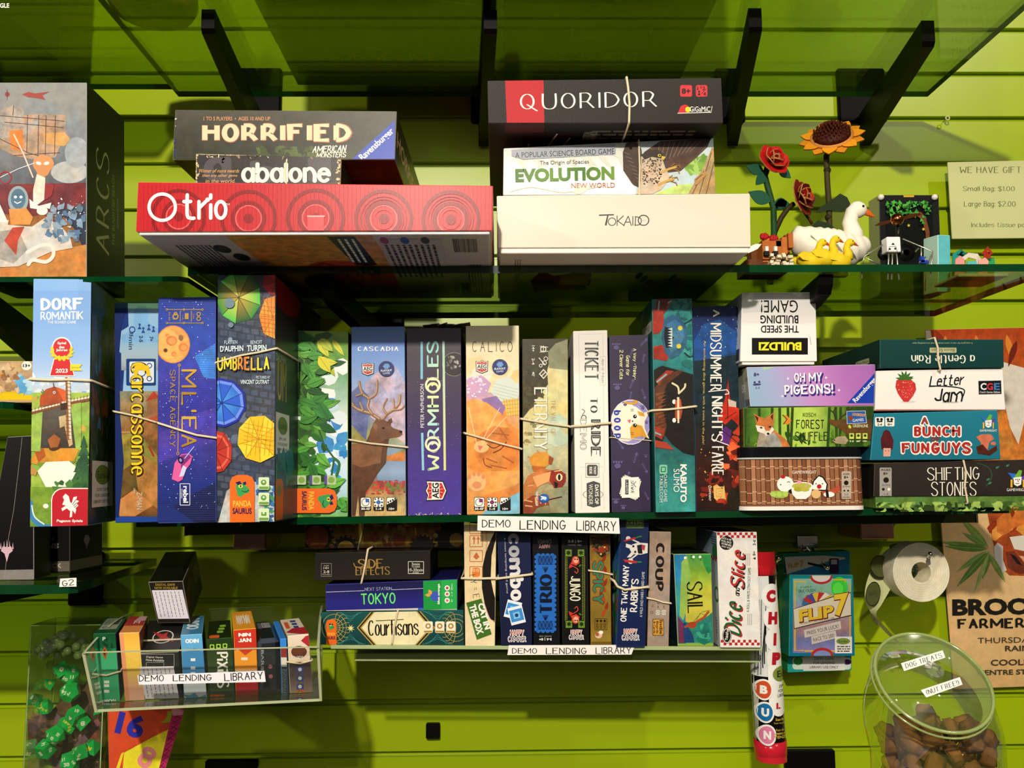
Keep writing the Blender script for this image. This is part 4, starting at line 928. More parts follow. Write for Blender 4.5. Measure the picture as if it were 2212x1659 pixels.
f = lambda a, c, cx=515, cy=645, r=48: (lambda x, y: lerp(lin(a), lin(c), math.hypot(x - cx, y - cy) / r))
umbrella(516, 643, 49, 9, [f('c8a03c', '1c8a34'), f('b08c34', '0e5c28'), f('e0c85c', '4cc048')], '0c3018', .3, 1.15)
umbrella(590, 685, 30, 7, ['dc8a2c~2', 'e09c34~2'], 'a05c14', .5, 1.6); A.lines([[562, y, 600, y + 6] for y in range(660, 720, 9)] + [[x, 640, x + 4, 730] for x in range(570, 600, 8)], 1.2, 'c05818')
umbrella(596, 610, 30, 7, ['b41c20', '8c1418'], '5a0c10', .2)
umbrella(480, 870, 54, 10, [f('4a9ae8', '2454c4', 480, 870, 54), '2c5ccc'], '14287c', .2, 1.0, [(.78, .9, '6a8ce8'), (.9, 1, '1c2c9c')])
umbrella(466, 976, 38, 9, ['b83428', 'a82c24'], '6a1414', .4, 1.25, [(.72, .84, 'd86048')])
umbrella(560, 948, 47, 9, ['e6b824~1', 'f0cc34~1'], 'a8780c', .1, 1.1); A.lines([[528, y, 592, y + 14] for y in range(914, 968, 9)] + [[x, 908, x - 8, 984] for x in range(540, 594, 10)], 1.2, 'c8861c')
A.blobs(470, 625, 500, 740, 3, 9, ['8098a8', '6a8494'], 1, 2, 14, .02)
A.text('FLAVIEN', 500, 740, 28, 8, 'c0d8e4', 2, .0); A.text('BENOIT', 555, 740, 25, 8, 'c0d8e4', 2, .0); A.text("D'AUPHIN", 502, 753.5, 50, 13, 'd6e6ec', 2, .02); A.text('TURPIN', 556, 752.5, 42, 13, 'd6e6ec', 2, .02)
A.st('UMBRELLA', 528, 787, 116, 34, '1c1c2c', 0, 1.9, sp=2.2, rnd=False); A.st('UMBRELLA', 527, 786, 112, 31, GR(['e6d028', 'e8d834', 'd8642c', 'e6d43c', 'f0dc30'], 472, 0, 584, 0), 0, 1.35, sp=2.2, rnd=False)
A.text('PICTURED BY', 570, 815.5, 30, 6, 'c0d8e4'); A.text('VINCENT DUTRAIT', 552, 825.5, 62, 9, 'd6e6ec', 0, .01)
panda(A, 498, 1026, 551, 1134)
for i, y in enumerate((1031, 1064, 1098)):
    A.rr(560, y, 583, y + 27, 3, 'cfe0b8'); A.rr(561, y + 20, 582, y + 26, 2, '6f9c44'); (A.ell(571, y + 11, 6, 6, '5c9240') if i != 2 else A.rect(566, y + 8, 577, y + 16, '5c9240')); A.ell(571, y + 10, 2.5, 2.5, 'cfe0b8')
R_ = b.face('right'); R_.grad(0, 0, 100, 100, ['3c2c34~3', '2a2c3c~3', '24283a~3', '1c3a50~3'], n=6); R_.ell(20, 4, 30, 9, '8a1c1c'); R_.text('DAUPHIN', 10, 33.5, 18, 3, 'a8c0cc'); R_.text('UM', 12, 43, 16, 16, 'c8a838', 0, .03)
sticker(R_, 1, 56, 26, 73); R_.blobs(0, 75, 30, 86, 14, 6, ['1c6c7c', '28805c', '1c3c6c'], 1, 4); R_.rr(0, 83, 14, 100, 3, 'c85a1c'); R_.ell(7, 88, 4, 2.5, '2c7a3c')
b.band([468, 783, 520, 768, 560, 761, 595, 753], .0013, 'd8d8c4')
b.done('board_game_box', 'tall board game box covered with colourful open umbrellas on grey cobblestones', group=GM)
# leafy box
b = Box([637, 714, 752, 716, 751, 1118, 635, 1118], D=1.12, zf=zm, vec=(0, .25, 0), col='6aa23a', side='12300e', top='4c7c24', edge='9cc24c')
A = b.front()
A.grad(629, 712, 753, 1120, ['7eae3a~3', '5c9030~3', '9ac4a8~1', 'e8f2f0', 'dcecf4', 'bcdcf0', '6cb04c~2'], n=14)
A.blobs(700, 790, 750, 1010, 16, 20, ['f4f8f4', 'e6f2f4', 'c8e2f2', '3c8cd0~2'], 1.2, 3, 9, .2); A.blobs(715, 960, 752, 1040, 10, 10, ['3a9ad8~2', '2c80c8', 'e6f2f4'], 1.4, 13)
A.blobs(629, 716, 700, 1118, 70, 20, ['2c5c22~3', '3a7428~3', '1e4a1a~3', '4f8c30~2'], 1.5, 6)
A.lines([[690, 800, 680, 900, 700, 960, 722, 990, 716, 1030]], 4, '2a5c34'); A.line([722, 990, 733, 1002, 726, 1030, 712, 1040], 6, '2c6c3c', sm=True)
R = random.Random(21)
for k in range(70):
    t = R.random(); y = 725 + t * 380; xm = 640 + R.random() * (105 if y < 800 or y > 1040 else 52); yel = y < 800 and xm > 670 and R.random() < .6
    A.leaf(xm, y, R.uniform(26, 48), R.uniform(12, 22), R.uniform(-70, 30), R.choice(['b8c83a~1', 'd8d840'] if yel else ['3c8430~2', '4f9c38~2', '2c6c28~2', '68ac40~2', '1e5c26~2']), '1c4418' if not yel else '8c9c28')
A.leaf(676, 880, 52, 26, -25, '3a8a3c~2', '1c4c1c'); A.leaf(690, 870, 46, 22, -60, '2f7a36~2', '1c4c1c'); A.leaf(690, 770, 44, 24, -55, 'e0d838', 'a89c20'); A.leaf(706, 1050, 46, 22, 20, '6cb040~2', '2c5c1c'); A.rect(629, 712, 630.5, 1120, '2c5c1c')
for x in (645, 677, 709): A.rr(x - 7, 1027, x + 18, 1047, 3, 'b8c8a0'); A.ell(x + 8, 1037, 7, 7, '7ca84c'); A.rect(x - 7, 1027, x - 1, 1047, '5c4a94')
panda(A, 629, 1055, 729, 1108, rot=90)
b.done('board_game_box', 'green leaf-covered upright board game box with an orange dinosaur tab at its base', group=GM)
def icons(A, x0, c, y=1074):
    for i in range(3):
        x = x0 + i * 28; A.rr(x, y, x + 23, y + 29, 3, '14120f'); A.rr(x + 1, y + 1, x + 22, y + 21, 3, 'f4f0e6')
        if i == 0: A.ring(x + 11, y + 11, 8.5, 1.2, '14120f', 18); A.poly([(x + 11, y + 11), (x + 11, y + 3), (x + 19, y + 4), (x + 19, y + 11)], c)
        elif i == 1:
            A.poly([(x + 11, y + 5), (x + 17, y + 11), (x + 11, y + 17), (x + 5, y + 11)], c)
            for u, v in ((4, 4), (18, 4), (4, 18), (18, 18), (11, 3), (11, 19), (3, 11), (19, 11)): A.ell(x + u, y + v, 1.8, col='14120f')
        else: A.poly([(x + 1, y + 21), (x + 1, y + 16), (x + 6, y + 13), (x + 11, y + 11), (x + 16, y + 7), (x + 22, y + 4), (x + 22, y + 21)], '14120f'); [A.ell(x + 4 + k * 5, y + 11 - k * 2.6, 2, col='14120f') for k in range(4)]
        A.text(("30-45'", '1-4', '10+')[i], x + 11.5, y + 25, (20, 12, 12)[i], 5, 'f4f0e6', 0, .03)
def flatout(A, x, y, r): A.ell(x, y, r, r, '1c2c6c'); A.poly([(x - r * .45, y - r * .3), (x - r * .2, y - r * .65), (x + r * .25, y - r * .65), (x + r * .45, y - r * .3), (x + r * .2, y), (x - r * .2, y)], '6c98d0'); A.text('FLATOUT', x, y + r * .22, r * 1.4, r * .26, 'e8ecf4', 3, .03); A.text('GAMES', x, y + r * .56, r * .9, r * .22, 'e8ecf4', 3, .03)
# elk box
b = Box([759, 706, 874, 705, 877, 1115, 759, 1117], D=1.12, zf=zm, vec=(0, .25, 0), col='5c86cc', side='c8d4dc', top='3c4c8c', edge='8ca8d8')
A = b.front()
A.grad(757, 704, 879, 870, ['5c84d0', '6a92d8', '86a6da~1', '9ab0d8~2'], n=8); A.grad(757, 868, 879, 1118, ['7a82a8~3', '6c7c9c~3', '9aa060~3', '8098b4~1', '6c90b8~1', '8c5a40~3', 'c8a468~3', 'a88454~3'], n=14)
A.flat([788, 830, 812, 806, 838, 790, 856, 792, 877, 830, 877, 960, 800, 900], 'b0a4bc~4'); A.flat([757, 850, 775, 832, 800, 860, 790, 960, 757, 950], '5c6aa0~4'); A.flat([757, 915, 790, 950, 840, 985, 877, 968, 877, 1000, 757, 1000], '8c8c50~4')
A.flat([835, 985, 877, 975, 877, 996, 830, 998], 'b8743c~3'); A.grad(815, 996, 877, 1044, ['7f96b8', '90a8c4', '6c8cb0'], n=4); A.blobs(780, 1040, 878, 1070, 60, 6, ['b83c34~2', 'c84c3c~2', '6c7c3c~2', '8c3c34~2'], 1.8, 5); A.grad(757, 1068, 879, 1118, ['a88a58~4', 'c8a86c~4'], n=3); A.lines([[760 + k * 3.2, 1116, 763 + k * 3.2 + (k % 3) * 2 - 3, 1080 + (k * 37 % 18)] for k in range(36)], .9, 'd8bc80')
A.flat([757, 985, 790, 955, 803, 930, 812, 905, 845, 912, 842, 940, 836, 975, 834, 1000, 815, 1025, 800, 1050, 790, 1065, 788, 1115, 776, 1115, 774, 1070, 768, 1115, 757, 1115], '5a3a26~3')
A.flat([800, 930, 812, 905, 838, 930, 832, 950, 810, 960, 796, 950], '6b452c~2'); A.flat([812, 905, 832, 908, 850, 925, 866, 930, 870, 938, 862, 944, 846, 946, 826, 950, 812, 940, 804, 925], '6d4a33~2'); A.flat([805, 912, 816, 918, 814, 930, 806, 924], '8a6448'); A.flat([838, 908, 846, 903, 848, 912, 842, 916], '5c3c28'); A.ell(828, 925, 3, 2.4, '120c08'); A.ell(866, 933, 3.4, 3, '1c1410')
A.flat([757, 960, 790, 955, 826, 965, 822, 1000, 780, 1010, 757, 1000], '7c5436~3')
ant = '8a6448'
for l, w_ in (([(820, 905), (800, 893), (775, 885), (757, 872)], 7), ([(805, 895), (795, 880), (797, 862), (783, 850), (776, 825)], 6), ([(797, 862), (813, 850), (815, 822)], 5), ([(785, 887), (778, 870)], 4.5), ([(765, 875), (757, 868)], 4), ([(828, 905), (838, 893), (850, 885), (862, 872), (864, 855)], 6), ([(836, 895), (828, 880), (836, 862)], 4.5), ([(850, 886), (866, 884), (874, 876)], 4), ([(852, 880), (850, 862)], 4), ([(783, 851), (770, 856)], 3.5)): A.line(l, w_, ant, sm=True); A.line([(x - 1, y - 1) for x, y in l], w_ * .35, 'c4a684', sm=True)
A.st('CASCADIA', 817, 754, 88, 10.5, 'f2f2ee', 0, 1.35, .8, sp=3.0); shield(A, 795, 797, 12); flatout(A, 835, 797, 17); icons(A, 779, '3c6cb8')
b.band([756, 950, 800, 958, 840, 962, 877, 966], .0014, 'e8e0cc')
b.done('board_game_box', 'upright board game box with an antlered elk before blue mountains', group=GM)
# purple box
b = Box([878, 708, 996, 708, 997, 1112, 881, 1114], D=1.12, zf=zm, vec=(0, .25, 0), col='3c2a50', side='241830', top='2c2030', edge='5c4468')
A = b.front(); A.grad(877, 706, 999, 1114, ['2f222e~1', '372a40~1', '3c2c58~1', '42308a~1', '4a3a98~1'], n=16); A.blobs(882, 760, 996, 1110, 60, .7, ['8c84ac'], 1, 3, 5, 0)
A.ell(980, 787, 27, 26, '1c1714~3'); A.ring(981, 787, 26, 1.2, '8c8478', 30); A.blobs(965, 770, 994, 800, 12, 4, ['6a6458~3', 'a8a090~3'], 1.5, 5); A.flat([996, 706, 1002, 706, 1002, 1116, 997, 1116], '1c1210')
A.lines([[911, 738, 911, 819]], 5, '7cc0dc'); A.lines([[912, 935, 914, 1016]], 5, '8cc4dc'); A.lines([[958, 737, 961, 1016]], 5, GR(['a8d8c8', 'e8ecc0', 'c8e0a8', 'dcd884'], 0, 737, 0, 1016)); A.text('PETER McPHERSON', 912, 877, 94, 7.5, 'e8e4ec', 90.5, .01)
A.st('WORMHOLES', 935.5, 877, 280, 26, GR(['8cd8dc', 'a8e0d0', 'ece8a0', 'c8e4b0', 'a8dcdc', 'e8e8c0', 'c0e09c'], 0, 737, 0, 1016), 90.4, 1.15, sp=2.0)
for y in (832, 959): A.ring(935, y, 17, 4.5, 'dce4b8', 26); A.ring(935, y, 18, 1, '5c5480', 26); A.poly([(932, y - 3), (932, y + 3), (938, y)], 'dce4b8')
shield(A, 941, 1060, 20, 90); A.blobs(882, 1108, 996, 1113, 26, 2, ['c8bcb0'], 3, 4)
def tape(o):
    m = MB(); c = P(960, 704, 1.14)
    for k in range(6): slab(m, [c + V((-.028 + k * .01, -.01, -.001 + (k % 2) * .0016)), c + V((-.016 + k * .01, -.011, (k % 3) * .0012)), c + V((-.016 + k * .01, .06, 0)), c + V((-.028 + k * .01, .06, 0))], (0, 0, 1), .0006, 'cfd0c0')
    m.build('crumpled_tape', PRN, o)
b.parts.append(('part', tape))
b.done('board_game_box', 'upright purple board game box with wide pastel capitals and a dark planet', group=GM)
# cat box
b = Box([1006, 704, 1121, 703, 1123, 1110, 1009, 1111], D=1.12, zf=zm, vec=(0, .25, 0), col='e8d8b0', side='8c6a8c', top='d8c49c', edge='f0e4c8')
A = b.front()
A.grad(1004, 702, 1125, 850, ['eedfba', 'efe0b4~1', 'ecd8a4~2'], n=6); A.grad(1004, 848, 1125, 1112, ['c8a0b4~2', 'e0a060~2', 'd88a3c~3', 'e09c50~3', 'd88c48~3'], n=8)
def hexa(x, y, r, c): A.poly(disc(x, y, r, r * .8, 6, 12), c)
for x, y, r, c in ((1090, 735, 30, 'ece0b4'), (1030, 790, 26, 'ead49c'), (1080, 800, 24, 'e8d0a0'), (1040, 810, 26, 'efe4d0'), (1095, 840, 36, 'cfd8cc'), (1030, 835, 32, 'c49cc0~1'), (1104, 880, 26, 'e8c060'), (1122, 812, 20, 'e8c888')): hexa(x, y, r, c)
A.lines([[1066, 828 + k * 7, 1122, 842 + k * 7] for k in range(6)], .8, 'a8b8a8'); A.blobs(1008, 812, 1052, 858, 30, 2.2, ['ecdcec'], 1, 5, 8, 0); A.lines([[1088 + k * 6, 862, 1094 + k * 5, 905] for k in range(6)] + [[1086, 868 + k * 8, 1122, 864 + k * 8] for k in range(5)], 1, 'c89434')
A.flat([1006, 868, 1020, 862, 1045, 868, 1066, 866, 1092, 886, 1098, 915, 1123, 930, 1123, 1040, 1006, 1040], 'e08c3c~3'); A.flat([1040, 862, 1072, 855, 1092, 880, 1082, 905, 1056, 885], '8c6ca4~2'); A.flat([1006, 868, 1024, 862, 1052, 870, 1082, 892, 1100, 930, 1060, 940, 1006, 960], 'e9a050~3')
A.flat([1024, 955, 1040, 935, 1068, 920, 1100, 925, 1123, 950, 1124, 1000, 1100, 1018, 1070, 1020, 1040, 1008, 1026, 985], 'cf7c34~3'); A.ell(1040, 965, 16, 13, 'f0b878~2'); A.flat([1032, 962, 1044, 964, 1036, 974], 'd86c5c'); A.line([1052, 960, 1066, 968, 1080, 962], 2, '5c2c10', sm=True); A.line([1066, 978, 1082, 970, 1094, 955], 2.2, '5c2c10', sm=True); A.line([1044, 990, 1048, 1004, 1062, 1010], 2, '7a3c18', sm=True)
A.lines([[1060, 935, 1100, 940], [1080, 925, 1096, 950], [1085, 985, 1110, 1000], [1060, 1005, 1095, 1012], [1050, 990, 1075, 1000]], 2.5, 'a85420'); A.lines([[1040, 955, 1080, 880], [1044, 955, 1094, 900], [1030, 960, 1012, 880]], 1, 'f4e0c0')
A.flat([1006, 1008, 1030, 1020, 1123, 1016, 1123, 1060, 1060, 1110, 1006, 1110], 'e29a50~3'); A.ell(1030, 1042, 20, 19, 'efb87c~2'); A.ell(1030, 1048, 10, 8, 'd88c5c')
for k in range(4): A.ell(1014 + k * 10, 1030 - (k % 3 > 0) * 6, 4, 5, 'd88c5c')
A.flat([1080, 1070, 1123, 1040, 1123, 1112, 1040, 1112], '7cb4c8~3'); A.flat([1030, 1075, 1110, 1050, 1123, 1040, 1123, 1062, 1080, 1085, 1030, 1096], 'd8823c~3')
A.st('CALICO', 1063.5, 749, 87, 22, '4c1430', 0, .5, .42, sp=3.2); shield(A, 1041, 792, 12); flatout(A, 1080, 793, 17); icons(A, 1024, '7c2c6c')
b.band([1005, 936, 1040, 946, 1080, 958, 1124, 969], .0014, 'ece8dc')
b.done('board_game_box', 'upright cream board game box with a sleeping ginger cat', group=GM)
# ivory/dark frog box
b = Box([1128, 732, 1227, 731, 1228, 1107, 1130, 1110], D=1.12, zf=zm, vec=(0, .24, 0), col='8c8454', side='1f1c12', top='35301e', edge='5c563a')
A = b.front()
A.grad(1126, 730, 1230, 1110, ['d0c48c~2', 'd8cc94~2', 'd2c684~2', 'bfc09a~2', 'aca884~3', '7c7450~3'], n=10)
A.flat([1128, 732, 1228, 732, 1210, 745, 1190, 770, 1182, 800, 1184, 830, 1160, 862, 1140, 890, 1128, 905], '3c361f~3'); A.flat([1184, 760, 1200, 742, 1222, 734, 1228, 732, 1228, 800, 1186, 795], '8c8a68~2')
A.blobs(1130, 800, 1175, 880, 18, 8, ['2c2c18~2', '4c4426~2'], 1.6, 3); A.blobs(1130, 900, 1170, 960, 20, 5, ['b0a474~2', '8c8458~2'], 2, 4); A.blobs(1185, 900, 1228, 960, 12, 14, ['c4d0b4~1', 'b4c8b0~1'], 1.3, 6, 8, .2)
A.text('14+', 1152, 753, 13, 6, 'e4e0d0', -90, .02); A.text('2-4', 1152, 781, 14, 6, 'e4e0d0', -90, .02); A.text("40'", 1152, 808, 10, 6, 'e4e0d0', -90, .02)
A.rr(1167, 749, 1180, 760, 3, 'e4e0d0'); A.rr(1169, 751, 1178, 758, 2, '3c361f'); A.lines([[1166, 748, 1184, 750], [1166, 761, 1184, 759], [1174, 747, 1174, 762]], 1.4, 'e4e0d0')
for x, y, r in ((1168, 790, 3), (1179, 775, 4), (1176, 784, 4)): A.ring(x, y, r + 1, 1.5, 'e4e0d0', 10)
A.lines([[1164, 773, 1178, 789]], 2, 'e4e0d0'); A.poly([(1164, 808), (1174, 797), (1184, 808), (1174, 819)], 'e4e0d0'); A.poly([(1167, 808), (1174, 800), (1181, 808), (1174, 816)], '4c4426'); A.lines([[1170, 812, 1178, 804]], 2, 'e4e0d0')
A.st('THE VALE OF', 1195, 902, 76, 10, 'c49c74', -90, .7, sp=1.8); A.st('ETERNITY', 1168, 904, 136, 30, '94704c', -90, 1.1, .5, serif=.4, sp=1.4); A.st('ETERNITY', 1168, 904, 134, 28, 'f6eedc', -90, 1.0, .5, serif=.3, sp=1.45)
A.flat([1143, 990, 1156, 978, 1178, 976, 1190, 986, 1192, 998, 1180, 1008, 1160, 1010, 1146, 1002], 'd89434~2'); A.flat([1186, 984, 1196, 990, 1192, 1004, 1184, 1002], '9c4a24~2'); A.flat([1148, 1006, 1180, 1008, 1170, 1020, 1152, 1018], 'b86428~2'); A.lines([[1140, 985, 1148, 992], [1160, 972, 1166, 980], [1180, 970, 1182, 980]], 2, 'c8843c')
A.flat([1140, 1028, 1170, 1012, 1196, 1016, 1216, 1020, 1224, 1032, 1216, 1050, 1206, 1064, 1198, 1064, 1196, 1048, 1176, 1040, 1160, 1055, 1140, 1100, 1130, 1108, 1130, 1050], 'b8723c~3')
A.flat([1182, 1018, 1206, 1014, 1222, 1024, 1222, 1040, 1208, 1062, 1202, 1066, 1194, 1048, 1184, 1036], '8c2c1c~2'); A.ell(1208, 1031, 7, 8, 'ece0b0'); A.ell(1208, 1031, 3, 6.5, '20180c'); A.line([1198, 1018, 1214, 1016], 2, 'e8c490'); A.flat([1196, 1040, 1206, 1044, 1202, 1058, 1200, 1060], '1c1210')
A.flat([1150, 1030, 1190, 1018, 1186, 1040, 1160, 1052], 'e0a468~1'); A.flat([1130, 1085, 1150, 1070, 1180, 1072, 1206, 1084, 1206, 1096, 1180, 1090, 1160, 1096, 1150, 1110, 1130, 1110], '8c3c20~3'); A.lines([[1132, 1080, 1150, 1084], [1134, 1092, 1150, 1094], [1156, 1074, 1158, 1090], [1168, 1072, 1168, 1088], [1180, 1074, 1178, 1090], [1192, 1078, 1190, 1092], [1140, 1050, 1152, 1048]], 2.5, 'd8a868')
A.flat([1180, 1058, 1228, 1050, 1228, 1108, 1190, 1108, 1184, 1080], '8c8c6c~3'); A.lines([[1184, 1080, 1214, 1073]], 3, '4c2418')
A.ell(1175, 1077, 11, 10, '1c4c98'); A.ell(1176, 1076, 8, 7, '2c6cc0'); A.text('R', 1174, 1077, 9, 12, 'f0f0f0', -90, .04, .2); A.text('RENEGADE', 1160, 1078, 30, 5, 'e8e4d4', -90, .02)
b.band([1128, 905, 1150, 909, 1190, 916, 1229, 921], .0015, 'd8d0b4')
b.done('board_game_box', 'upright olive and cream board game box with red creatures and serif lettering', group=GM)
# white train box
b = Box([1238, 715, 1312, 713, 1317, 1108, 1243, 1110], D=1.115, zf=zm, vec=(0, .24, 0), col='ebe8de', side='e0ddd4', top='e4e0d4', edge='f4f2ea')
A = b.front(); A.grad(1237, 713, 1319, 1112, ['e6e3da', 'eeebe2', 'ebe7dd'], n=3)
A.lines([[1250, 722, 1300, 721], [1250, 722, 1253, 900], [1302, 721, 1306, 1020], [1252, 1010, 1305, 1008], [1256, 1025, 1256, 1100], [1303, 1020, 1305, 1100]], .7, 'c0bcb0'); A.frame(1296, 770, 1308, 832, .7, 'b8b4a8')
A.st('TICKET', 1278, 778, 82, 31, '3a3c3a', -90, 1.6, .55, serif=.85, sp=1.9); A.st('TICKET', 1277, 778, 78, 24, 'a4a8a0', -90, .5, .3, sp=2.4, rnd=False)
A.st('TO', 1283, 876, 32, 15, '3a3c3a', -90, 1.3, .45, serif=.7, sp=1.9); A.st('RIDE', 1287, 946, 80, 22, '3a3c3a', -90, 1.6, .5, serif=.8, sp=1.9); A.st('RIDE', 1287, 946, 74, 17, 'a4a8a0', -90, .45, .3, sp=2.4, rnd=False)
A.st('Alan R. Moon', 1302, 801, 52, 6, '4c4c48', -90, .5, .3, sp=1.2, shear=.3)
A.ring(1261, 902, 6, 2, '5c5c54', 14); A.line([1257, 884, 1263, 888, 1258, 896], 1.4, '5c5c54', sm=True); A.st('DEMO', 1260, 938, 68, 15, '8c8c84', -90, 1.5, .7, serif=.6, sp=1.8); A.st('DEMO', 1260, 938, 66, 12.5, 'ebe7dd', -90, .6, .25, sp=2, rnd=False)
A.frame(1265, 1001, 1294, 1031, 1, '9c988c'); A.rr(1268, 1004, 1291, 1028, 4, '4a4c4a'); A.text('TICKET', 1285, 1016, 18, 5, 'e8e4d8', -90, .03); A.text('RIDE', 1276, 1016, 15, 6, 'e8e4d8', -90, .03)
A.poly([(1267, 1044), (1282, 1039), (1296, 1044), (1297, 1092), (1282, 1096), (1268, 1092)], '4a4c4a'); A.text('DAYS OF', 1289, 1068, 42, 8, 'ece8dc', -90, .03); A.text('WONDER', 1276, 1068, 44, 9, 'ece8dc', -90, .03); A.ring(1281, 1068, 22, 1, '4a4c4a', 20, 10)
L_ = b.face('left'); L_.lines([[94, 1, 94, 99]], 1, 'a8a498')
b.band([1236, 921, 1270, 919, 1300, 915, 1316, 914], .0016, 'd8ccb4')
b.done('board_game_box', 'slim white board game box with dark grey railway-style lettering running down', group=GM)
# purple cat box
b = Box([1316, 725, 1400, 723, 1406, 1107, 1322, 1109], D=1.12, zf=zm, vec=(0, .22, 0), col='383048', side='261f34', top='2c2638', edge='5c5470')
A = b.front(); A.grad(1315, 722, 1408, 1110, ['393046', '3c3450', '352c46'], n=4)
def fish(x, y, s, r):
    c, q = math.cos(math.radians(r)), math.sin(math.radians(r)); f = lambda u, v: (x + (u * c + v * q) * s, y + (-u * q + v * c) * s)
    A.poly([f(8, -3), f(13, 0), f(8, 4), f(5, 0)], '5f5684'); A.poly([f(-9, -3), f(-9, 3), f(-6, 0)], '5f5684'); A.polys(ribbon([f(-8, 0), f(6, 0)], 1) + [q2 for k in range(4) for q2 in ribbon([f(-5 + 3 * k, -3), f(-5 + 3 * k, 3)], 1)], '5f5684')
def paw(x, y, s): A.ell(x, y + s * .5, s, s * .8, '5f5684'); [A.ell(x + (k - 1.5) * s * .8, y - s * .7, s * .33, s * .42, '5f5684') for k in range(4)]
for a in ((1390, 740, 1, 50), (1363, 765, 1, 70), (1390, 775, .9, 80), (1364, 830, 1, 70), (1390, 850, 1.1, -70), (1362, 855, .8, 80), (1340, 960, 1, -55), (1372, 990, 1.1, 75), (1392, 1010, 1.1, -60), (1355, 1030, 1, 70), (1396, 1070, .9, -60)): fish(*a)
for a in ((1331, 748, 6), (1333, 835, 6), (1334, 1003, 7), (1395, 985, 3), (1346, 1095, 4), (1330, 1082, 5)): paw(*a)
for i, (t, w_) in enumerate((('A Very "Thinky"', 68), ('Game for', 44), ('2 Clever Cats', 64))): A.st(t, 1370 - i * 14, (787, 790, 788)[i], w_, 8.5, 'd8d8a4', -90, 1.25, sp=1.2)
A.ell(1362, 912, 43, 49, 'e6e0ea'); A.ell(1363, 912, 41, 47, '9a90c8'); A.ell(1352, 912, 30, 42, 'eee4d0~1')
paw(1388, 880, 4); paw(1350, 872, 4); paw(1396, 912, 3)
A.flat([1343, 880, 1372, 878, 1390, 892, 1404, 888, 1392, 910, 1392, 925, 1402, 948, 1384, 940, 1352, 950, 1330, 940, 1328, 900], 'f2ead4'); A.flat([1362, 948, 1360, 925, 1368, 915, 1386, 920, 1398, 946, 1384, 942], 'd89c2c'); A.flat([1376, 888, 1390, 892, 1392, 900, 1380, 898], 'd8a03c'); A.line([1350, 870, 1370, 872, 1376, 868, 1368, 866], 4, 'd89c2c', sm=True)
A.ell(1371, 900, 4, 4, '14101c'); A.ell(1371, 919, 4, 4, '14101c'); A.ell(1372, 899, 1.2, col='ffffff'); A.ell(1372, 918, 1.2, col='ffffff'); A.ell(1366, 910, 1.5, col='14101c'); A.flat([1354, 908, 1363, 906, 1360, 915], 'd86c7c'); A.lines([[1362, 885, 1368, 884], [1362, 888, 1368, 887], [1362, 934, 1368, 935], [1362, 938, 1368, 939]], 1, '3c3040')
for k, (ch, y) in enumerate(zip('boop', (892, 908, 925, 942))): A.st(ch, 1333, y, 13, 17, 'e8e4f0', -90, 2.6); A.st(ch, 1333, y, 11, 15, '34429c', -90, 1.6)
for r, c in ((18, 'd4d0c0'), (8, 'e0dccc'), (-2, 'f0ece0')):
    cc, ss = math.cos(math.radians(r)), math.sin(math.radians(r)); A.poly([(1361 + (u * cc + v * ss) * 19, 1053 - (-u * ss + v * cc) * 19 * 1.15) for u, v in ((-1, -1), (1, -1), (1, 1), (-1, 1))], c)
A.st('smirk', 1366, 1052, 28, 8, '2c2838', -90, .9, .4, sp=1.3, shear=.3); A.rect(1350, 1036, 1357, 1068, '2c2838'); A.st('LAUGHTER', 1353.5, 1052, 28, 4, 'f0ece0', -90, .9, sp=1.2); A.line([1373, 1040, 1369, 1046, 1373, 1052], 1.2, '2c2838', sm=True)
b.band([1320, 945, 1350, 947, 1405, 952], .0007, 'b08c50')
b.done('board_game_box', 'upright dark purple board game box with a smiling cartoon cat in a circle', group=GM)
# teal beetle box
b = Box([1408, 646, 1495, 644, 1503, 1106, 1417, 1107], D=1.1, zf=zm, vec=(0, .20, 0), col='24736f', side='175450', top='1c5c58', edge='4c9c94')
A = b.front(); A.grad(1406, 643, 1505, 1108, ['2c7c78~3', '2a8480~3', '246c6c~3', '1c4a4c~3', '2a7470~3', '3a9890~3'], n=10)
for k in range(16): A.leaf(1440 + (k * 29 % 60), 652 + (k * 17 % 50), 22, 6, 40 + k * 35, '1c5c5c~2')
A.blobs(1480, 690, 1500, 800, 12, 9, ['3a9490~2', '1f6464~2'], 1.5, 4); A.flat([1420, 645, 1450, 645, 1440, 672, 1424, 690, 1410, 690], '7c2418~3'); A.lines([[1424, 650, 1420, 690], [1442, 655, 1450, 650]], 3, 'a8b4b8')
A.flat([1410, 668, 1432, 672, 1436, 700, 1424, 720, 1410, 722], 'a02c1c~3'); A.flat([1410, 750, 1430, 745, 1446, 765, 1440, 780, 1410, 775], 'a02c1c~3')
A.flat([1434, 690, 1452, 680, 1466, 684, 1482, 704, 1486, 728, 1480, 750, 1466, 768, 1448, 776, 1436, 762, 1428, 730], '2c5878~4'); A.flat([1440, 700, 1458, 690, 1474, 704, 1478, 728, 1466, 752, 1450, 762, 1440, 740], '3a7098~4'); A.flat([1436, 706, 1452, 710, 1448, 722, 1456, 730, 1447, 738, 1452, 750, 1438, 752, 1434, 728], '0c1c28'); A.polys([[(1452, 708 + 6 * k), (1442, 711 + 6 * k), (1452, 714 + 6 * k)] for k in range(7)], 'd0d8d4')
A.ell(1469, 709, 5, 5, 'dcc82c'); A.ell(1466, 748, 5, 5, 'dcc82c'); A.lines([[1478, 700, 1495, 690, 1497, 702], [1478, 762, 1490, 772, 1498, 768]], 3, '1c2c34'); A.lines([[1420, 700, 1410, 694], [1420, 748, 1409, 752], [1440, 666, 1446, 656]], 3.4, 'b43c24')
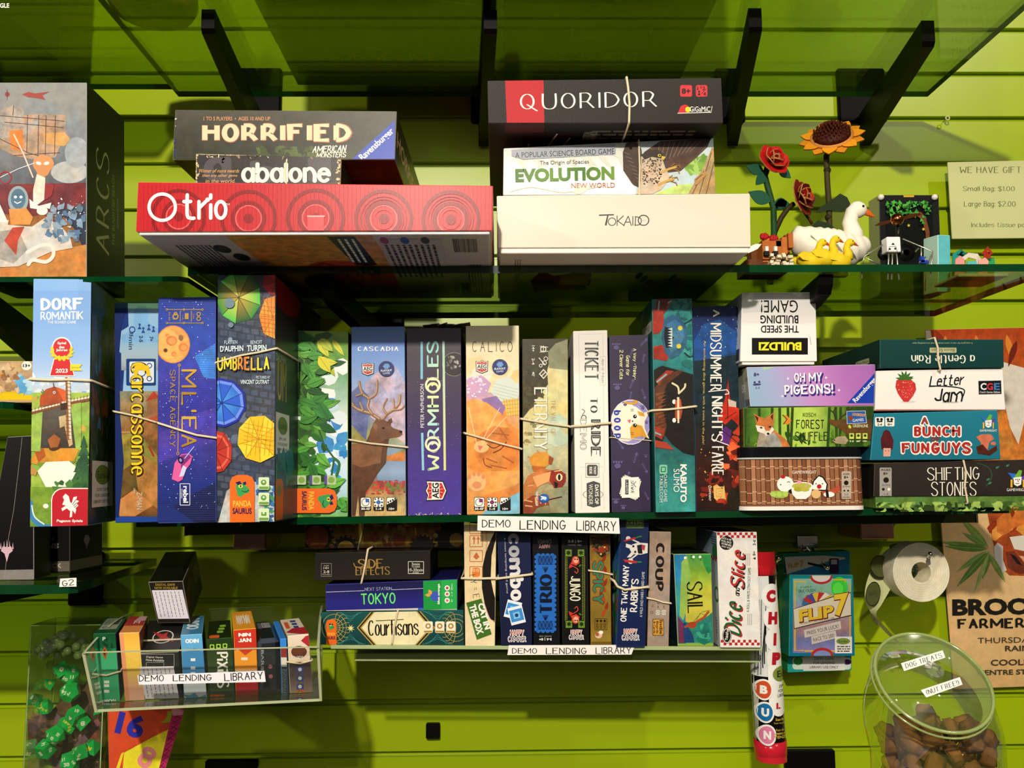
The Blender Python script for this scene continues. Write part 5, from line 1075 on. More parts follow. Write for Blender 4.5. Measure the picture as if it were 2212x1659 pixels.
A.flat([1410, 800, 1430, 790, 1466, 800, 1500, 810, 1500, 984, 1476, 978, 1452, 960, 1436, 940, 1428, 960, 1412, 950], '1c1814~3'); A.flat([1412, 840, 1436, 812, 1452, 806, 1464, 800, 1476, 802, 1440, 830, 1428, 870, 1440, 920, 1434, 945, 1414, 920], '5c3420~4')
A.flat([1416, 822, 1440, 800, 1456, 802, 1430, 820, 1424, 834], '9c3420~2'); A.flat([1412, 950, 1440, 956, 1456, 972, 1440, 970, 1414, 966], 'a83c28~2'); A.flat([1412, 920, 1436, 926, 1430, 950, 1412, 940], '9c3420~3'); A.lines([[1418, 826, 1440, 808], [1414, 934, 1428, 940]], 3, '7cb0b8')
A.polys([[(1416 + (k % 3) * 6, 850 + k * 7), (1440, 846 + k * 7), (1416 + (k % 3) * 6, 856 + k * 7)] for k in range(12)], '7c4424~3'); A.line([1452, 828, 1464, 836, 1466, 850], 4, 'd8d0a8', sm=True); A.line([1466, 850, 1478, 838, 1480, 830], 4, 'd8d0a8', sm=True); A.ell(1456, 868, 4, 5, 'f0ece4'); A.ell(1456, 908, 4, 5, 'f0ece4'); A.flat([1458, 866, 1470, 862, 1474, 885, 1470, 905, 1458, 905], 'b04830~2'); A.flat([1462, 858, 1467, 858, 1467, 914, 1463, 914], 'dccca4')
A.text('KABUTO', 1476, 1044, 82, 14, 'e6ece4', -90, .04); A.text('SUMO', 1461, 1038, 50, 13, 'e6ece4', -90, .04); A.text('BOARD GAME', 1437, 1052, 64, 7, 'd8e4dc', -90, .01); A.text('TABLES.COM', 1428, 1056, 58, 7, 'd8e4dc', -90, .01)
A.rr(1424, 1004, 1441, 1024, 3, '7cc4a0'); A.frame(1428, 1009, 1437, 1019, 1.6, '14403c')
L_ = b.face('left'); L_.grad(0, 0, 100, 100, ['1c6460~3', '123c3a~3'], n=4); L_.st('KABUTO SUMO', 50, 8, 70, 3, 'b8ccc4', 20, 1); L_.rect(62, 10, 98, 15, 'd8dcd4'); L_.text('SUMO', 80, 12.5, 20, 3, '203030')
b.band([1408, 887, 1440, 885, 1470, 882, 1501, 878], .0015, 'dccfb0')
b.done('board_game_box', 'tall teal board game box with a snarling blue beetle, tallest of the right-hand row', group=GM)
# dark blue faerie box
b = Box([1496, 662, 1591, 660, 1603, 1103, 1504, 1105], D=1.115, zf=zm, vec=(0, .25, 0), col='16264c', side='0c1228', top='141c34', edge='3c4c74')
A = b.front(); A.grad(1494, 659, 1606, 1106, ['101a4c~1', '14306c~2', '1c4468~3', '122c38~4', '1c2428~4', '2c1a14~4', '3c1810~4', '241410~4'], n=14)
A.flat([1496, 740, 1520, 700, 1555, 690, 1595, 720, 1598, 760, 1540, 770, 1500, 790], '1c4c8c~3'); A.flat([1498, 780, 1600, 765, 1600, 860, 1500, 850], '122830~4'); A.blobs(1500, 662, 1596, 760, 26, .9, ['c8d4f0'], 1, 5, 5, 0); A.blobs(1520, 1000, 1600, 1090, 30, 10, ['7c2418~4', 'a8341c~3', '2c140c~3'], 1.3, 6); A.blobs(1565, 930, 1602, 1040, 26, 10, ['b83c20~3', 'e06434~3', '5c1c14~3'], 1.5, 9)
A.flat([1552, 905, 1566, 860, 1572, 820, 1578, 870, 1598, 885, 1596, 920, 1580, 905, 1566, 918], 'b82c18~3'); A.flat([1556, 940, 1566, 920, 1580, 930, 1576, 960, 1560, 960], '5c2c7c~3'); A.lines([[1571, 815, 1572, 905], [1560, 930, 1598, 960], [1566, 905, 1590, 890]], 1.4, '3c0c0c'); A.flat([1572, 862, 1590, 868, 1590, 880, 1574, 878], 'c8b4a4'); A.blobs(1508, 940, 1540, 1080, 18, 1.2, ['f0c04c', 'e88c3c'], 1, 11, 6, 0); A.ell(1588, 1078, 18, 24, '241c10~4')
A.st('A', 1547, 677, 16, 14, 'ece6dc', -90, 1.1, .5, sp=1.4); A.st('MIDSUMMER', 1546, 771, 146, 25, 'ece6dc', -90, 1.2, .45, serif=.45, sp=1.9); A.st('NIGHT’S'.replace('’', "'"), 1549, 905, 98, 24, 'ece6dc', -90, 1.2, .45, serif=.55, sp=1.5); A.st('FAYRE', 1550, 995, 62, 26, 'ece6dc', -90, 1.3, .45, serif=.55, sp=1.4)
A.lines([[1530, 846, 1570, 842], [1536, 948, 1574, 962]], 2, 'ece6dc'); A.line([1570, 842, 1574, 850, 1566, 852], 2, 'ece6dc', sm=True)
A.text('An enchanting dice game, with a twist in the tale!', 1520, 848, 224, 6.6, 'd2b45c', -90.8, .0)
A.flat([1540, 1050, 1548, 1046, 1560, 1056, 1564, 1048, 1568, 1080, 1556, 1074, 1548, 1082, 1542, 1076], 'd8a44c'); A.frame(1544, 1052, 1562, 1076, 1.6, 'e8c88c'); A.text('UU', 1553, 1064, 12, 12, 'e8c88c', -90, .02); A.text('CONFIDENT?'[:9], 1533, 1065, 34, 4.6, 'dcd4c4', -90, .02)
b.done('board_game_box', 'upright night-blue board game box with white fairytale lettering running down', group=GM)
# ---------------------------------------------------------------- right stacks on the middle shelf
# sushi tin with rounded corners
D = 1.10; a_, c_ = P(1604, 1098, D), P(1874, 1092, D); zt0 = zm(.38); zy = lambda px, py: P(px, py, D).z
def rtin(mb, x0, x1, y0, y1, z0, z1, r, col, n=7):
    out = []
    for cx, cy, a0 in ((x1 - r, y0 + r, -90), (x1 - r, y1 - r, 0), (x0 + r, y1 - r, 90), (x0 + r, y0 + r, 180)):
        for k in range(n): a = math.radians(a0 + 90 * k / (n - 1)); out.append((cx + r * math.cos(a), cy + r * math.sin(a)))
    m = len(out); vs = [V((x, y, z0)) for x, y in out] + [V((x, y, z1)) for x, y in out]
    mb.add(vs, [(i, (i + 1) % m, m + (i + 1) % m, m + i) for i in range(m)], col, 0, True); mb.add(vs, [list(range(m - 1, -1, -1)), list(range(m, 2 * m))], col)
    return out
mb = MB(); z1_ = zy(1740, 986)
cyl = rtin(mb, a_.x, c_.x, D, D + .11, zt0 + .004, z1_, .018, '7c5238')
A = Art(mb, lambda x, y: P(x, y, D), (0, -1, 0), [(1632, 985), (1850, 985), (1850, 1094), (1632, 1094)])
R = random.Random(9)
for s_ in range(26):
    # bamboo slats wrap round the tin
    pass
def wrapx(x):
    """photo x -> point on the rounded tin outline"""
    X = P(x, 1040, D).x; r = .018
    for x0, sg in ((a_.x + r, -1), (c_.x - r, 1)):
        dx = (X - x0) * sg
        if dx > 0: t = min(1, dx / r); an = math.asin(t) ; return V((x0 + sg * r * math.sin(an), D + r - r * math.cos(an), 0)), V((sg * math.sin(an), -math.cos(an), 0))
    return V((X, D, 0)), V((0, -1, 0))
def strip(x0, x1, y0, y1, col, k, zz=None):
    n = max(1, int((x1 - x0) / 3)); vs = []
    for i in range(n + 1):
        p, nn = wrapx(x0 + (x1 - x0) * i / n); o = nn * (.0001 + k * .00005); zA_, zB_ = (zy(1740, y0), zy(1740, y1))
        vs += [V((p.x, p.y, zA_)) + o, V((p.x, p.y, zB_)) + o]
    mb.add(vs, [(2 * i, 2 * i + 2, 2 * i + 3, 2 * i + 1) for i in range(n)], col, 0, True)
for i in range(27):
    x = 1604 + i * 10; strip(x, x + 8.6, 991, 1089, ['9a6a4a~1', '8c5c40~1', 'a87858~1', '7c4c34~1'][i * 7 % 4], 1); strip(x + 8.4, x + 10, 991, 1089, '4c2c1c', 2)
    for y in (1007, 1034, 1061, 1082): strip(x + (i % 2) * 0, x + 10, y + (i % 2) * 3, y + (i % 2) * 3 + 1.3, 'dcb88c', 3)
A.k = 30
A.text('GAMEWRIGHT', 1737, 1020, 52, 7, 'f4ece0', 0, .05)
A.ell(1696, 1046, 18, 17, 'f6f2ea'); A.ell(1691, 1030, 5, 4, 'b82430'); A.flat([1702, 1060, 1714, 1052, 1716, 1064, 1706, 1066], '1c1c1c'); A.ell(1686, 1047, 1.4, col='302018'); A.line([1700, 1042, 1703, 1040, 1706, 1042], 1.2, '302018')
A.poly([(1752, 1058), (1756, 1038), (1768, 1026), (1778, 1030), (1788, 1046), (1786, 1060)], '1c1c1c'); A.poly([(1754, 1057), (1758, 1040), (1768, 1029), (1776, 1032), (1785, 1046), (1783, 1058)], 'f6f2ea'); A.ell(1769, 1051, 5, 5, 'b82430'); A.ell(1762, 1045, 1.4, col='302018'); A.ell(1776, 1045, 1.4, col='302018')
A.ell(1682, 1068, 20, 8, '9cb84c', -4); [A.ell(1670 + k * 13, 1068 - k * .6, 6, 5.5, 'b4cc60') for k in range(3)]
A.flat([1707, 1048, 1756, 1048, 1750, 1070, 1740, 1078, 1720, 1078, 1711, 1068], 'f2f0e8'); A.ell(1731, 1049, 24, 8, 'f2f0e8'); A.ell(1731, 1050, 21, 7, 'b8b848'); A.ell(1724, 1057, 10, 5, 'a8a838'); A.ell(1738, 1057, 10, 5, 'b8b448'); A.ell(1726, 1042, 5, 4, 'e8a0b4'); A.line([1740, 1052, 1746, 1038], 3, 'd8a88c')
A.ell(1762, 1067, 10, 10, 'e0b878'); A.flat([1774, 1062, 1800, 1056, 1812, 1046, 1814, 1058, 1796, 1072, 1780, 1074], 'b85038'); A.ell(1790, 1068, 12, 6, 'f0ece4'); A.flat([1782, 1058, 1788, 1058, 1790, 1074, 1784, 1074], '1c1c1c')
A.rr(1817, 1018, 1838, 1078, 3, 'b8a898'); A.text('AGES', 1827, 1024, 14, 4, '241c18', 0, .02); A.text('8+', 1827, 1031, 10, 6, '241c18', 0, .03); A.ell(1827, 1043, 5, 5, '241c18'); A.text('20 MINS', 1827, 1051, 16, 3, '241c18'); A.ell(1823, 1060, 2, col='241c18'); A.ell(1831, 1060, 2, col='241c18'); A.text('2-5', 1827, 1068, 8, 4, '241c18'); A.text('PLAYERS', 1827, 1074, 16, 3, '241c18')
tin = mb.build('card_game_tin', print_mat('enamel', .18, 0)); tag(tin, 'rounded tin with a bamboo-mat print and smiling sushi, bottom of its stack', 'game tin')
m = MB(); rtin(m, a_.x - .001, c_.x + .001, D - .001, D + .111, zt0, zt0 + .005, .019, 'ece8e0'); m.build('base_rim', print_mat('enamel', .18, 0), tin)
m = MB(); ztin = zy(1740, 966); rtin(m, a_.x - .0012, c_.x + .0012, D - .0012, D + .1112, z1_ - .002, ztin, .019, '0e1014'); rtin(m, a_.x - .002, c_.x + .002, D - .002, D + .112, z1_ - .003, z1_ - .001, .02, 'b8bcb8'); m.build('lid', print_mat('enamel', .18, 0), tin)
# forest box
b = Box([1606, 881, 1888, 877, 1890, 959, 1607, 966], D=1.1, z=ztin, vec=(0, .19, 0), col='3c5a1c', side='24380e', top='304a16', bottom='1c2c0c', edge='6c8c3c')
A = b.front(); A.grad(1604, 876, 1892, 967, ['2c4a14~3', '5c8a2c~2', 'a8c84c~1', 'b8d45c~1', '6c9434~2', '2c4c18~3', '22380f~3'], vert=False, n=18)
R = random.Random(3); A.lines([[x, 876, x + R.uniform(-4, 4), 966] for x in [1610, 1640, 1668, 1684, 1702, 1712, 1792, 1805, 1816, 1832, 1850, 1870, 1884]], 6, '2c4614~2'); A.blobs(1606, 936, 1890, 966, 50, 9, ['4c7420~3', '6c9c2c~3', '2c4c14~3'], 2.2, 3)
A.flat([1634, 965, 1640, 935, 1634, 915, 1628, 893, 1640, 900, 1652, 904, 1664, 896, 1672, 890, 1672, 912, 1668, 925, 1680, 935, 1698, 950, 1707, 966], 'b8703c~3'); A.flat([1634, 965, 1640, 935, 1650, 930, 1660, 938, 1672, 935, 1684, 950, 1690, 966], '9a9488~4'); A.flat([1632, 918, 1650, 922, 1656, 938, 1648, 936, 1636, 932], 'e8dccc'); A.flat([1658, 936, 1668, 922, 1672, 928, 1664, 938], 'e8dccc'); A.flat([1648, 932, 1660, 930, 1662, 938, 1654, 942], 'dcd0c0'); A.ell(1659, 937, 3, 2.4, '14100c'); A.ell(1644, 924, 3, 1.8, '241408', -15); A.ell(1663, 922, 2.8, 1.8, '241408', 15); A.flat([1630, 897, 1638, 902, 1636, 912], '4c2414'); A.flat([1670, 893, 1664, 900, 1669, 908], '4c2414')
A.flat([1690, 896, 1700, 898, 1709, 908, 1702, 918, 1692, 914, 1697, 906], 'd8842c'); A.lines([[1690, 896, 1700, 906, 1692, 916]], 1.5, '2c1408')
A.flat([1790, 905, 1806, 908, 1822, 905, 1850, 912, 1880, 905, 1890, 920, 1890, 950, 1850, 948, 1830, 940, 1812, 925, 1792, 916], '5c4020~3'); A.lines([[1804, 906, 1800, 888, 1806, 880], [1812, 906, 1826, 894, 1830, 880], [1800, 892, 1794, 886], [1820, 898, 1838, 890], [1830, 888, 1842, 880]], 2, '3c2a14'); A.flat([1797, 952, 1810, 943, 1826, 942, 1832, 952, 1826, 960, 1806, 958], 'a8987c~3'); A.ell(1802, 951, 1.6, col='181008')
A.st('KOSCH', 1748, 896, 28, 9, '1c2410', 0, .9, sp=1.8); A.st('FOREST', 1749.5, 916.5, 60, 20, '14180c', 0, .85, .7, sp=1.8); A.st('SHUFFLE', 1752, 942.5, 70, 20, '14180c', 0, .85, .7, sp=1.6)
A.flat([1828, 888, 1869, 887, 1872, 914, 1829, 916], 'c8d4e0'); A.flat([1829, 889, 1868, 888, 1871, 913, 1830, 915], '2c58a0'); A.text('LOOKOUT', 1855, 896, 28, 6, 'e89c3c', -6, .04); A.text('GAMES', 1853, 907.5, 24, 6, 'f0f0ec', 5, .03); A.flat([1832, 899, 1842, 899, 1840, 909, 1834, 909], '8c3c1c')
A.text('GREENLINE', 1858, 920, 33, 6.5, 'e8e8b8', 0, .0); A.ell(1835, 922, 3, 4, 'c8d040', 30)
for i, t in enumerate(("2-5", "60'", '10+')): x = 1839 + i * 14.5; A.rect(x - 5, 936, x + 5, 948, 'c8d868'); A.ell(x, 941, 3, 3, '2c4410'); A.text(t, x, 953, 9, 4, 'e8e8c0', 0, .02)
b.done('card_game_box', 'green forest-printed game box with a fox, resting on the tin', 'card game'); zfo = b.ztop
# pastel pigeon box
b = Box([1613, 793, 1891, 787, 1892, 871, 1621, 877], D=1.1, z=zfo, vec=(0, .19, 0), col='b8a8c8', side='a8b09c', top='c4b4d0', bottom='9c8cac', edge='dcd0e0', mat=print_mat('gloss_card', .22, .03))
A = b.front(); f = GR(['8cb4c8', 'a4acd4', 'c48cc8', 'b070b8', 'a068b0'], 1613, 880, 1891, 780)
for r in range(5): A.polys([[(1610 + c * 24, 784 + r * 20), (1634 + c * 24, 784 + r * 20), (1634 + c * 24, 804 + r * 20), (1610 + c * 24, 804 + r * 20)] for c in range(12)], f)
A.flat([1640, 786, 1700, 786, 1650, 800], 'a8c8a8')
for t, x, y, w_, h in (('OH MY', 1745, 815, 60, 20), ('PIGEONS!', 1747, 841, 106, 22)): A.st(t, x + 2, y + 3, w_ + 5, h + 3, '3c2c7c', 2, 1.9, sp=2.2); A.st(t, x, y, w_, h, 'f4ecf4', 2, 1.45, sp=2.2)
logo_tri(A, 1830, 803, 1892, 871, 'Ravensburger')
A.text('8+', 1634, 809, 12, 8, '303060', 2, .03); A.ell(1630, 826, 2.4, col='404070'); A.ell(1640, 825, 2.4, col='404070'); A.flat([1626, 830, 1634, 828, 1644, 829, 1642, 832, 1628, 833], '404070'); A.text('2-5', 1636, 838, 9, 4, '303060', 2)
for x, y in ((1702, 818), (1784, 816), (1812, 843), (1690, 856)): A.poly([(x, y - 4), (x + 1, y - 1), (x + 4, y), (x + 1, y + 1), (x, y + 4), (x - 1, y + 1), (x - 4, y), (x - 1, y - 1)], 'f0e8f4')
L_ = b.face('left'); L_.grad(0, 0, 100, 100, ['a8b48c', 'b4b8a8', '9cb0c0'], n=4); L_.text('S!', 88, 50, 9, 22, 'f0f0f0', 0, .04); L_.text('8+', 97, 30, 5, 12, '404078'); L_.bars(90, 80, 99, 97, '303040')
b.done('card_game_box', 'glossy pastel lilac game box with white bubble letters and blue corner', 'card game'); zpi = b.ztop
# white speed building box
b = Box([1603, 632, 1762, 631, 1765, 779, 1599, 781], D=1.095, z=zpi + .0035, vec=(0, .15, 0), col='e9e6e2', side='c8d0dc', top='8c1c34', bottom='d8d4cc', edge='f4f2ee')
m = MB(); F = b.F; bx(m, F[3].x + .003, F[2].x - .003, b.D + .002, b.D + .14, zpi, b.z + .0003, 'efe9df')
A = b.front(); A.grad(1598, 630, 1768, 783, ['dddad8', 'ebe8e4', 'efebe6'], n=4); A.flat([1604, 633, 1670, 633, 1670, 672, 1604, 676], 'd4d3d4')
A.text('GAME!', 1683.5, 662, 80, 27, '131313', 180, .03); A.text('BUILDING', 1683.5, 690, 82, 18, '131313', 180, .02); A.text('THE SPEED', 1684.5, 711, 82, 16, '131313', 180, .02)
A.rect(1624, 730, 1745, 766, '0e0e0e'); A.text('BUILDZI', 1685, 748, 92, 18, 'e8e030', 180, .04); A.lines([[1749, 727, 1752, 745]], 1, '808080'); A.lines([[1660, 788, 1700, 788]], .6, 'c0c0c0')
A.blobs(1715, 634, 1760, 640, 8, 5, ['f8f8f8'], 2, 3)
L_ = b.face('left'); L_.rect(0, 0, 100, 100, 'c4ccd8'); L_.st('THE SPEED', 80, 45, 60, 18, '131313', 90, 1.4); L_.rect(70, 80, 96, 97, '131313')
b.done('card_game_box', 'white cube-like game box with upside-down black lettering, topmost of its stack', 'card game')
m.build('tray', PRN, b.o)
# bottom right stack
b = Box([1889, 1001, 2238, 992, 2240, 1083, 1888, 1086], D=1.1, z=zm(.5) + .015, vec=(0, .2, 0), col='2a2521', side='1c1814', top='241f1a', bottom='1c1814', edge='4c443c', tray=(.0, .002, '5c7c3c~4', '4c6c2c~3'))
b2z = zm(.5)
m = MB(); bx(m, b.F[3].x + .003, b.F[2].x - .003, b.D + .002, b.D + .198, b2z + .0005, b.z + .001, '567a38~4', bev=.0006)
mA = Art(m, lambda x, y: P(x, y, b.D + .002), (0, -1, 0), [(1892, 1085), (2236, 1082), (2236, 1103), (1892, 1106)]); mA.blobs(1890, 1084, 2240, 1106, 80, 9, ['7ca04c~3', '3c5c24~3', '9cbc5c~2', '2c401c~2'], 2, 4)
A = b.front(); A.grad(1886, 990, 2242, 1088, ['302a26~1', '28231f~1'], n=3)
A.rr(1900, 1010, 1926, 1077, 3, '9c9890'); A.text('AGES', 1913, 1015, 21, 5, '1c1814', 0, .02); A.text('8+', 1913, 1023, 10, 6, '1c1814', 0, .03); A.ell(1914, 1037, 6, 6, '1c1814'); A.text('20 MINS', 1914, 1048, 18, 3.4, '1c1814'); A.ell(1908, 1057, 3, col='1c1814'); A.ell(1920, 1057, 3, col='e8e4dc'); A.text('1-5', 1914, 1067, 9, 4, '1c1814'); A.text('PLAYERS', 1914, 1072.5, 20, 4, '1c1814', 0, .02)
A.st('SHIFTING', 2059, 1023, 113, 28, 'eae4d4', 1, .75, .4, serif=.45, sp=1.5); A.st('STONES', 2060, 1056, 98, 31, 'eae4d4', 0, .75, .4, serif=.45, sp=1.5); A.line([2110, 1000, 2135, 1010, 2142, 1030, 2130, 1050], 1.5, '2c5c44', sm=True)
for x, y in ((2150, 1012), (2172, 1008), (2134, 1046), (2130, 1038)): A.leaf(x, y, 10, 4, 30, '3c7c5c')
def jester(A, x, y, s, t=True):
    A.flat([x - 14 * s, y - 10 * s, x - 20 * s, y - 16 * s, x - 4 * s, y - 14 * s, x, y - 4 * s, x - 10 * s, y - 2 * s], '2c6cc0'); A.flat([x - 6 * s, y - 8 * s, x + 4 * s, y - 22 * s, x + 10 * s, y - 20 * s, x + 6 * s, y - 4 * s], '6cae3c'); A.flat([x + 4 * s, y - 6 * s, x + 18 * s, y - 12 * s, x + 16 * s, y - 2 * s, x + 10 * s, y + 2 * s], '5c3c9c')
    A.flat([x - 8 * s, y - 6 * s, x + 9 * s, y - 8 * s, x + 8 * s, y + 8 * s, x, y + 12 * s, x - 7 * s, y + 8 * s], 'f0ece4'); A.lines([[x, y - 4 * s, x + 2 * s, y + 3 * s], [x - 4 * s, y + 6 * s, x + 4 * s, y + 6 * s]], 1.3 * s, '302820'); A.ell(x - 3 * s, y - 2 * s, 1.2 * s, col='302820'); A.ell(x + 4 * s, y - 2 * s, 1.2 * s, col='302820'); A.rect(x - 14 * s, y - 2 * s, x - 10 * s, y + 14 * s, 'e0b030'); A.rect(x + 11 * s, y - 2 * s, x + 14 * s, y + 14 * s, 'e0b030')
    if t: A.text('GAMEWRIGHT', x, y + 19 * s, 44 * s, 6 * s, 'f0ece4', 0, .05)
jester(A, 2197, 1038, 1.05)
b.band([2081, 994, 2087, 1020, 2084, 1050, 2090, 1084], .0013, 'e0d8c4')
b.done('board_game_box', 'dark brown flat game box with thin white serif capitals, bottom of the right stack'); zsh = b.ztop
m.build('tray', PRN, b.o)
b = Box([1889, 893, 2155, 886, 2162, 991, 1880, 996], D=1.095, z=zsh, vec=(0, .19, 0), col='1f7488', side='15505e', top='1c6474', bottom='14505c', edge='3c98a8')
A = b.front(); A.grad(1878, 884, 2164, 998, ['227a90', '1c6c80'], n=3)
for x0, t in ((1890, '2-4'), (1912, '8+')): A.rr(x0, 901, x0 + 20, 921, 3, 'ece8dc'); A.ell(x0 + 6, 906, 3, col='1c1c1c'); A.ell(x0 + 14, 906, 3, col='1c1c1c'); A.rect(x0 + 4, 909, x0 + 16, 912, '1c1c1c'); A.text(t, x0 + 10, 917, 10, 5, '1c1c1c', 0, .03)
A.flat([1904, 970, 1902, 950, 1908, 932, 1914, 928, 1922, 932, 1930, 952, 1928, 970, 1916, 976], '4c1c20~3'); A.flat([1908, 968, 1924, 968, 1923, 986, 1908, 986], 'd8a08c'); A.ell(1913, 974, 1, col='302018'); A.ell(1919, 974, 1, col='302018')
for t, x, y, w_, h, s_ in (('A', 1997, 909, 16, 16, 0), ('BUNCH', 2024, 932, 100, 22, 0), ('FUN', 1977, 968, 60, 23, 0), ('GUYS', 2054, 968, 86, 26, 0)):
    A.st(t, x, y, w_ + 6, h + 6, 'f2ece2', 0, 2.9, sp=2.6); A.st(t, x, y, w_, h, 'a82c28' if t != 'A' else '8c3c3c', 0, 1.9, sp=2.9)
A.st('OF', 2021, 949, 22, 11, '7c3424', 0, 1.8, sp=2.4); A.flat([2108, 944, 2120, 938, 2140, 938, 2147, 948, 2136, 956, 2132, 976, 2122, 976, 2118, 956], 'c87050~2'); A.flat([2108, 965, 2122, 960, 2134, 974, 2152, 962, 2154, 972, 2138, 984, 2112, 980], '4c2418~3'); A.ell(2145, 958, 6, 4, 'c87050')
jester(A, 2134, 914, .85)
b.done('card_game_box', 'teal game box with chunky red letters and cartoon mushrooms', 'card game'); zfu = b.ztop
b = Box([1893, 801, 2166, 795, 2172, 882, 1890, 887], D=1.095, z=zfu, vec=(0, .19, 0), col='ece8e2', side='c8c4bc', top='dcd8d0', bottom='8c2418', edge='f4f2ee')
A = b.front(); A.grad(1887, 794, 2174, 890, ['efece6', 'eae6e0'], n=3); A.rect(1880, 884.5, 2180, 892, 'b84c3c')
A.ell(1962, 868, 16, 3, 'd8d0cc'); A.flat([1936, 822, 1944, 818, 1956, 820, 1968, 820, 1977, 828, 1979, 842, 1972, 856, 1962, 868, 1952, 868, 1940, 852, 1934, 836], 'c03434~2'); A.blobs(1940, 824, 1974, 860, 40, 1, ['f0c890'], 1.5, 3, 6, 0)
for k in range(7): A.leaf(1954, 820, 20, 6, -10 + k * 30 if k else 10, '3c6c2c')
A.st('Letter', 2045, 822, 74, 24, '17171a', 4, .95, sp=1.2, shear=.25); A.line([2008, 834, 2026, 834, 2060, 836, 2082, 842, 2080, 856], 2.4, '17171a', sm=True); A.st('Jam', 2050, 854, 62, 30, '17171a', 2, .95, sp=1.3, shear=.2)
A.text('ONDRA SKOUPY', 2053, 869, 34, 3, '404040'); A.flat([2113, 823, 2162, 822, 2163, 851, 2114, 852], '14161a'); A.text('C', 2124, 835, 13, 15, 'e8e8e8', 0, .03); A.text('G', 2138, 835, 13, 15, 'c83434', 0, .03); A.text('E', 2153, 835, 13, 15, '3c78b0', 0, .03); A.text('Czech Games Edition', 2138, 847, 44, 4.5, 'e8e8e8', 0, .02)
b.done('card_game_box', 'white game box with a ripe strawberry and black script lettering', 'card game'); zle = b.ztop
b = Box([1901, 733, 2168, 733, 2169, 794, 1901, 798], D=1.09, z=zle, vec=(0, .20, 0), col='123c3a', side='0e2e2c', top='163c38', bottom='0c2422', edge='2c605c')
A = b.front(); A.grad(1899, 731, 2170, 800, ['14403e', '103836'], n=3); A.text('A cozy game for one or more minds in need of a soothing reset', 2036, 741, 130, 4.5, 'a8b494', 180)
A.rr(2008, 751, 2066, 762, 2, 'b0b284'); A.text('Bloom Edition', 2037, 756.5, 50, 7, '243c28', 180, .01); A.st('a Gentle Rain', 2037, 776, 138, 18, 'e6e4d4', 180, 1.05, .5, serif=.4, sp=1.6)
L_ = b.face('left'); L_.grad(0, 0, 100, 100, ['0f3230', '0a2422'], n=3); L_.rr(62, 52, 84, 72, 3, '98a078'); L_.text('Bloom Edition', 73, 62, 18, 10, '243c28'); L_.st('a Gentle Rain', 32, 72, 50, 26, '6c7c6c', 0, .9, .5, serif=.3)
b.band([2020, 733, 2026, 752, 2026, 775, 2031, 796], .0014, 'e0d8c4')
b.done('card_game_box', 'dark green game box with upside-down white lettering, topmost of the right stack', 'card game')
# ---------------------------------------------------------------- bottom shelf games
GB = 'small games on the clear acrylic shelf'
b = Box([692, 1323, 1001, 1318, 1002, 1385, 693, 1392], D=1.15, zf=zb, vec=(0, .2, 0), col='12423f', side='0c2c2a', top='103a38', edge='2c6460')
A = b.front(); A.grad(690, 1316, 1004, 1394, ['15504c', '0f3a3a'], n=2)
g = 'b49648'
for cx in (722, 985):
    for k in range(9):
        a = -80 + k * 20; A.line([cx, 1356, cx + (24 if cx < 800 else -24) * math.cos(math.radians(a)) * 1.1, 1356 + 30 * math.sin(math.radians(a)), cx + (34 if cx < 800 else -34) * math.cos(math.radians(a * .8)), 1356 + 34 * math.sin(math.radians(a * .9))], 1.1, g, sm=True)
    A.ring(cx, 1356, 20, 1.2, g, 20); A.ring(cx, 1356, 13, 1.2, g, 20); A.ring(cx, 1356, 27, 1, g, 20, 30)
for cx in (757, 945):
    for s in (-1, 1): A.lines([[cx - 20 - 6 * k, 1356 + s * 36, cx, 1356 + s * (14 - 0 * k) + s * k * 5 - 0, cx + 20 + 6 * k, 1356 + s * 36] for k in range(3)], .8, '3c8c84')
A.flat([771, 1356, 805, 1316, 905, 1316, 940, 1356, 905, 1394, 805, 1394], g); A.flat([774, 1356, 808, 1316, 902, 1316, 937, 1356, 902, 1394, 808, 1394], '17201a'); A.flat([778, 1356, 812, 1316, 898, 1316, 932, 1356, 898, 1394, 812, 1394], g); A.flat([782, 1356, 815, 1316, 895, 1316, 928, 1356, 895, 1394, 815, 1394], 'e6dcae~1')
A.st('Courtisans', 850, 1356, 110, 34, '17150f', 1, 1.2, .4, serif=.4, sp=1.3); A.lines([[812, 1341, 872, 1338]], 1.6, '17150f'); A.poly([(758 + (9 if k % 2 else 3) * math.cos(k * PI / 8), 1357 + (9 if k % 2 else 3) * math.sin(k * PI / 8)) for k in range(16)], 'e6d48c')
panda(A, 705, 1338, 727, 1393)
for i, x in enumerate((915, 940, 964)): A.rr(x, 1342, x + 20, 1367, 3, 'f0e6cc'); A.rect(x + 1, 1362, x + 19, 1366, 'a8843c'); A.ell(x + 10, 1352, 6, 6, 'a8843c'); A.ell(x + 10, 1352, 3, 3, 'f0e6cc')
b.band([859, 1321, 856, 1335, 851, 1360, 847, 1388], .0012, 'c8b894')
b.done('card_game_box', 'dark green and gold game box with black-letter title, bottom of the left pile', 'card game', GB); z1 = b.ztop
b = Box([703, 1263, 988, 1251, 988, 1313, 704, 1322], D=1.15, z=z1, vec=(0, .17, 0), col='1f1f74', side='141450', top='1c1c5c', bottom='d8d4cc', edge='3c3c98')
A = b.front(); A.grad(702, 1250, 990, 1324, ['16173c', '1a1a54', '24247c', '22227a'], n=4); A.lines([[703, 1279, 787, 1276], [846, 1274, 915, 1271]], 1, 'c4c8d8'); A.flat([702, 1319, 990, 1311, 990, 1325, 702, 1325], 'c8c4bc'); A.flat([903, 1313, 938, 1312, 938, 1316, 903, 1318], '2c5cb0'); A.flat([915, 1313, 925, 1312, 925, 1316, 915, 1317], 'd8b43c')
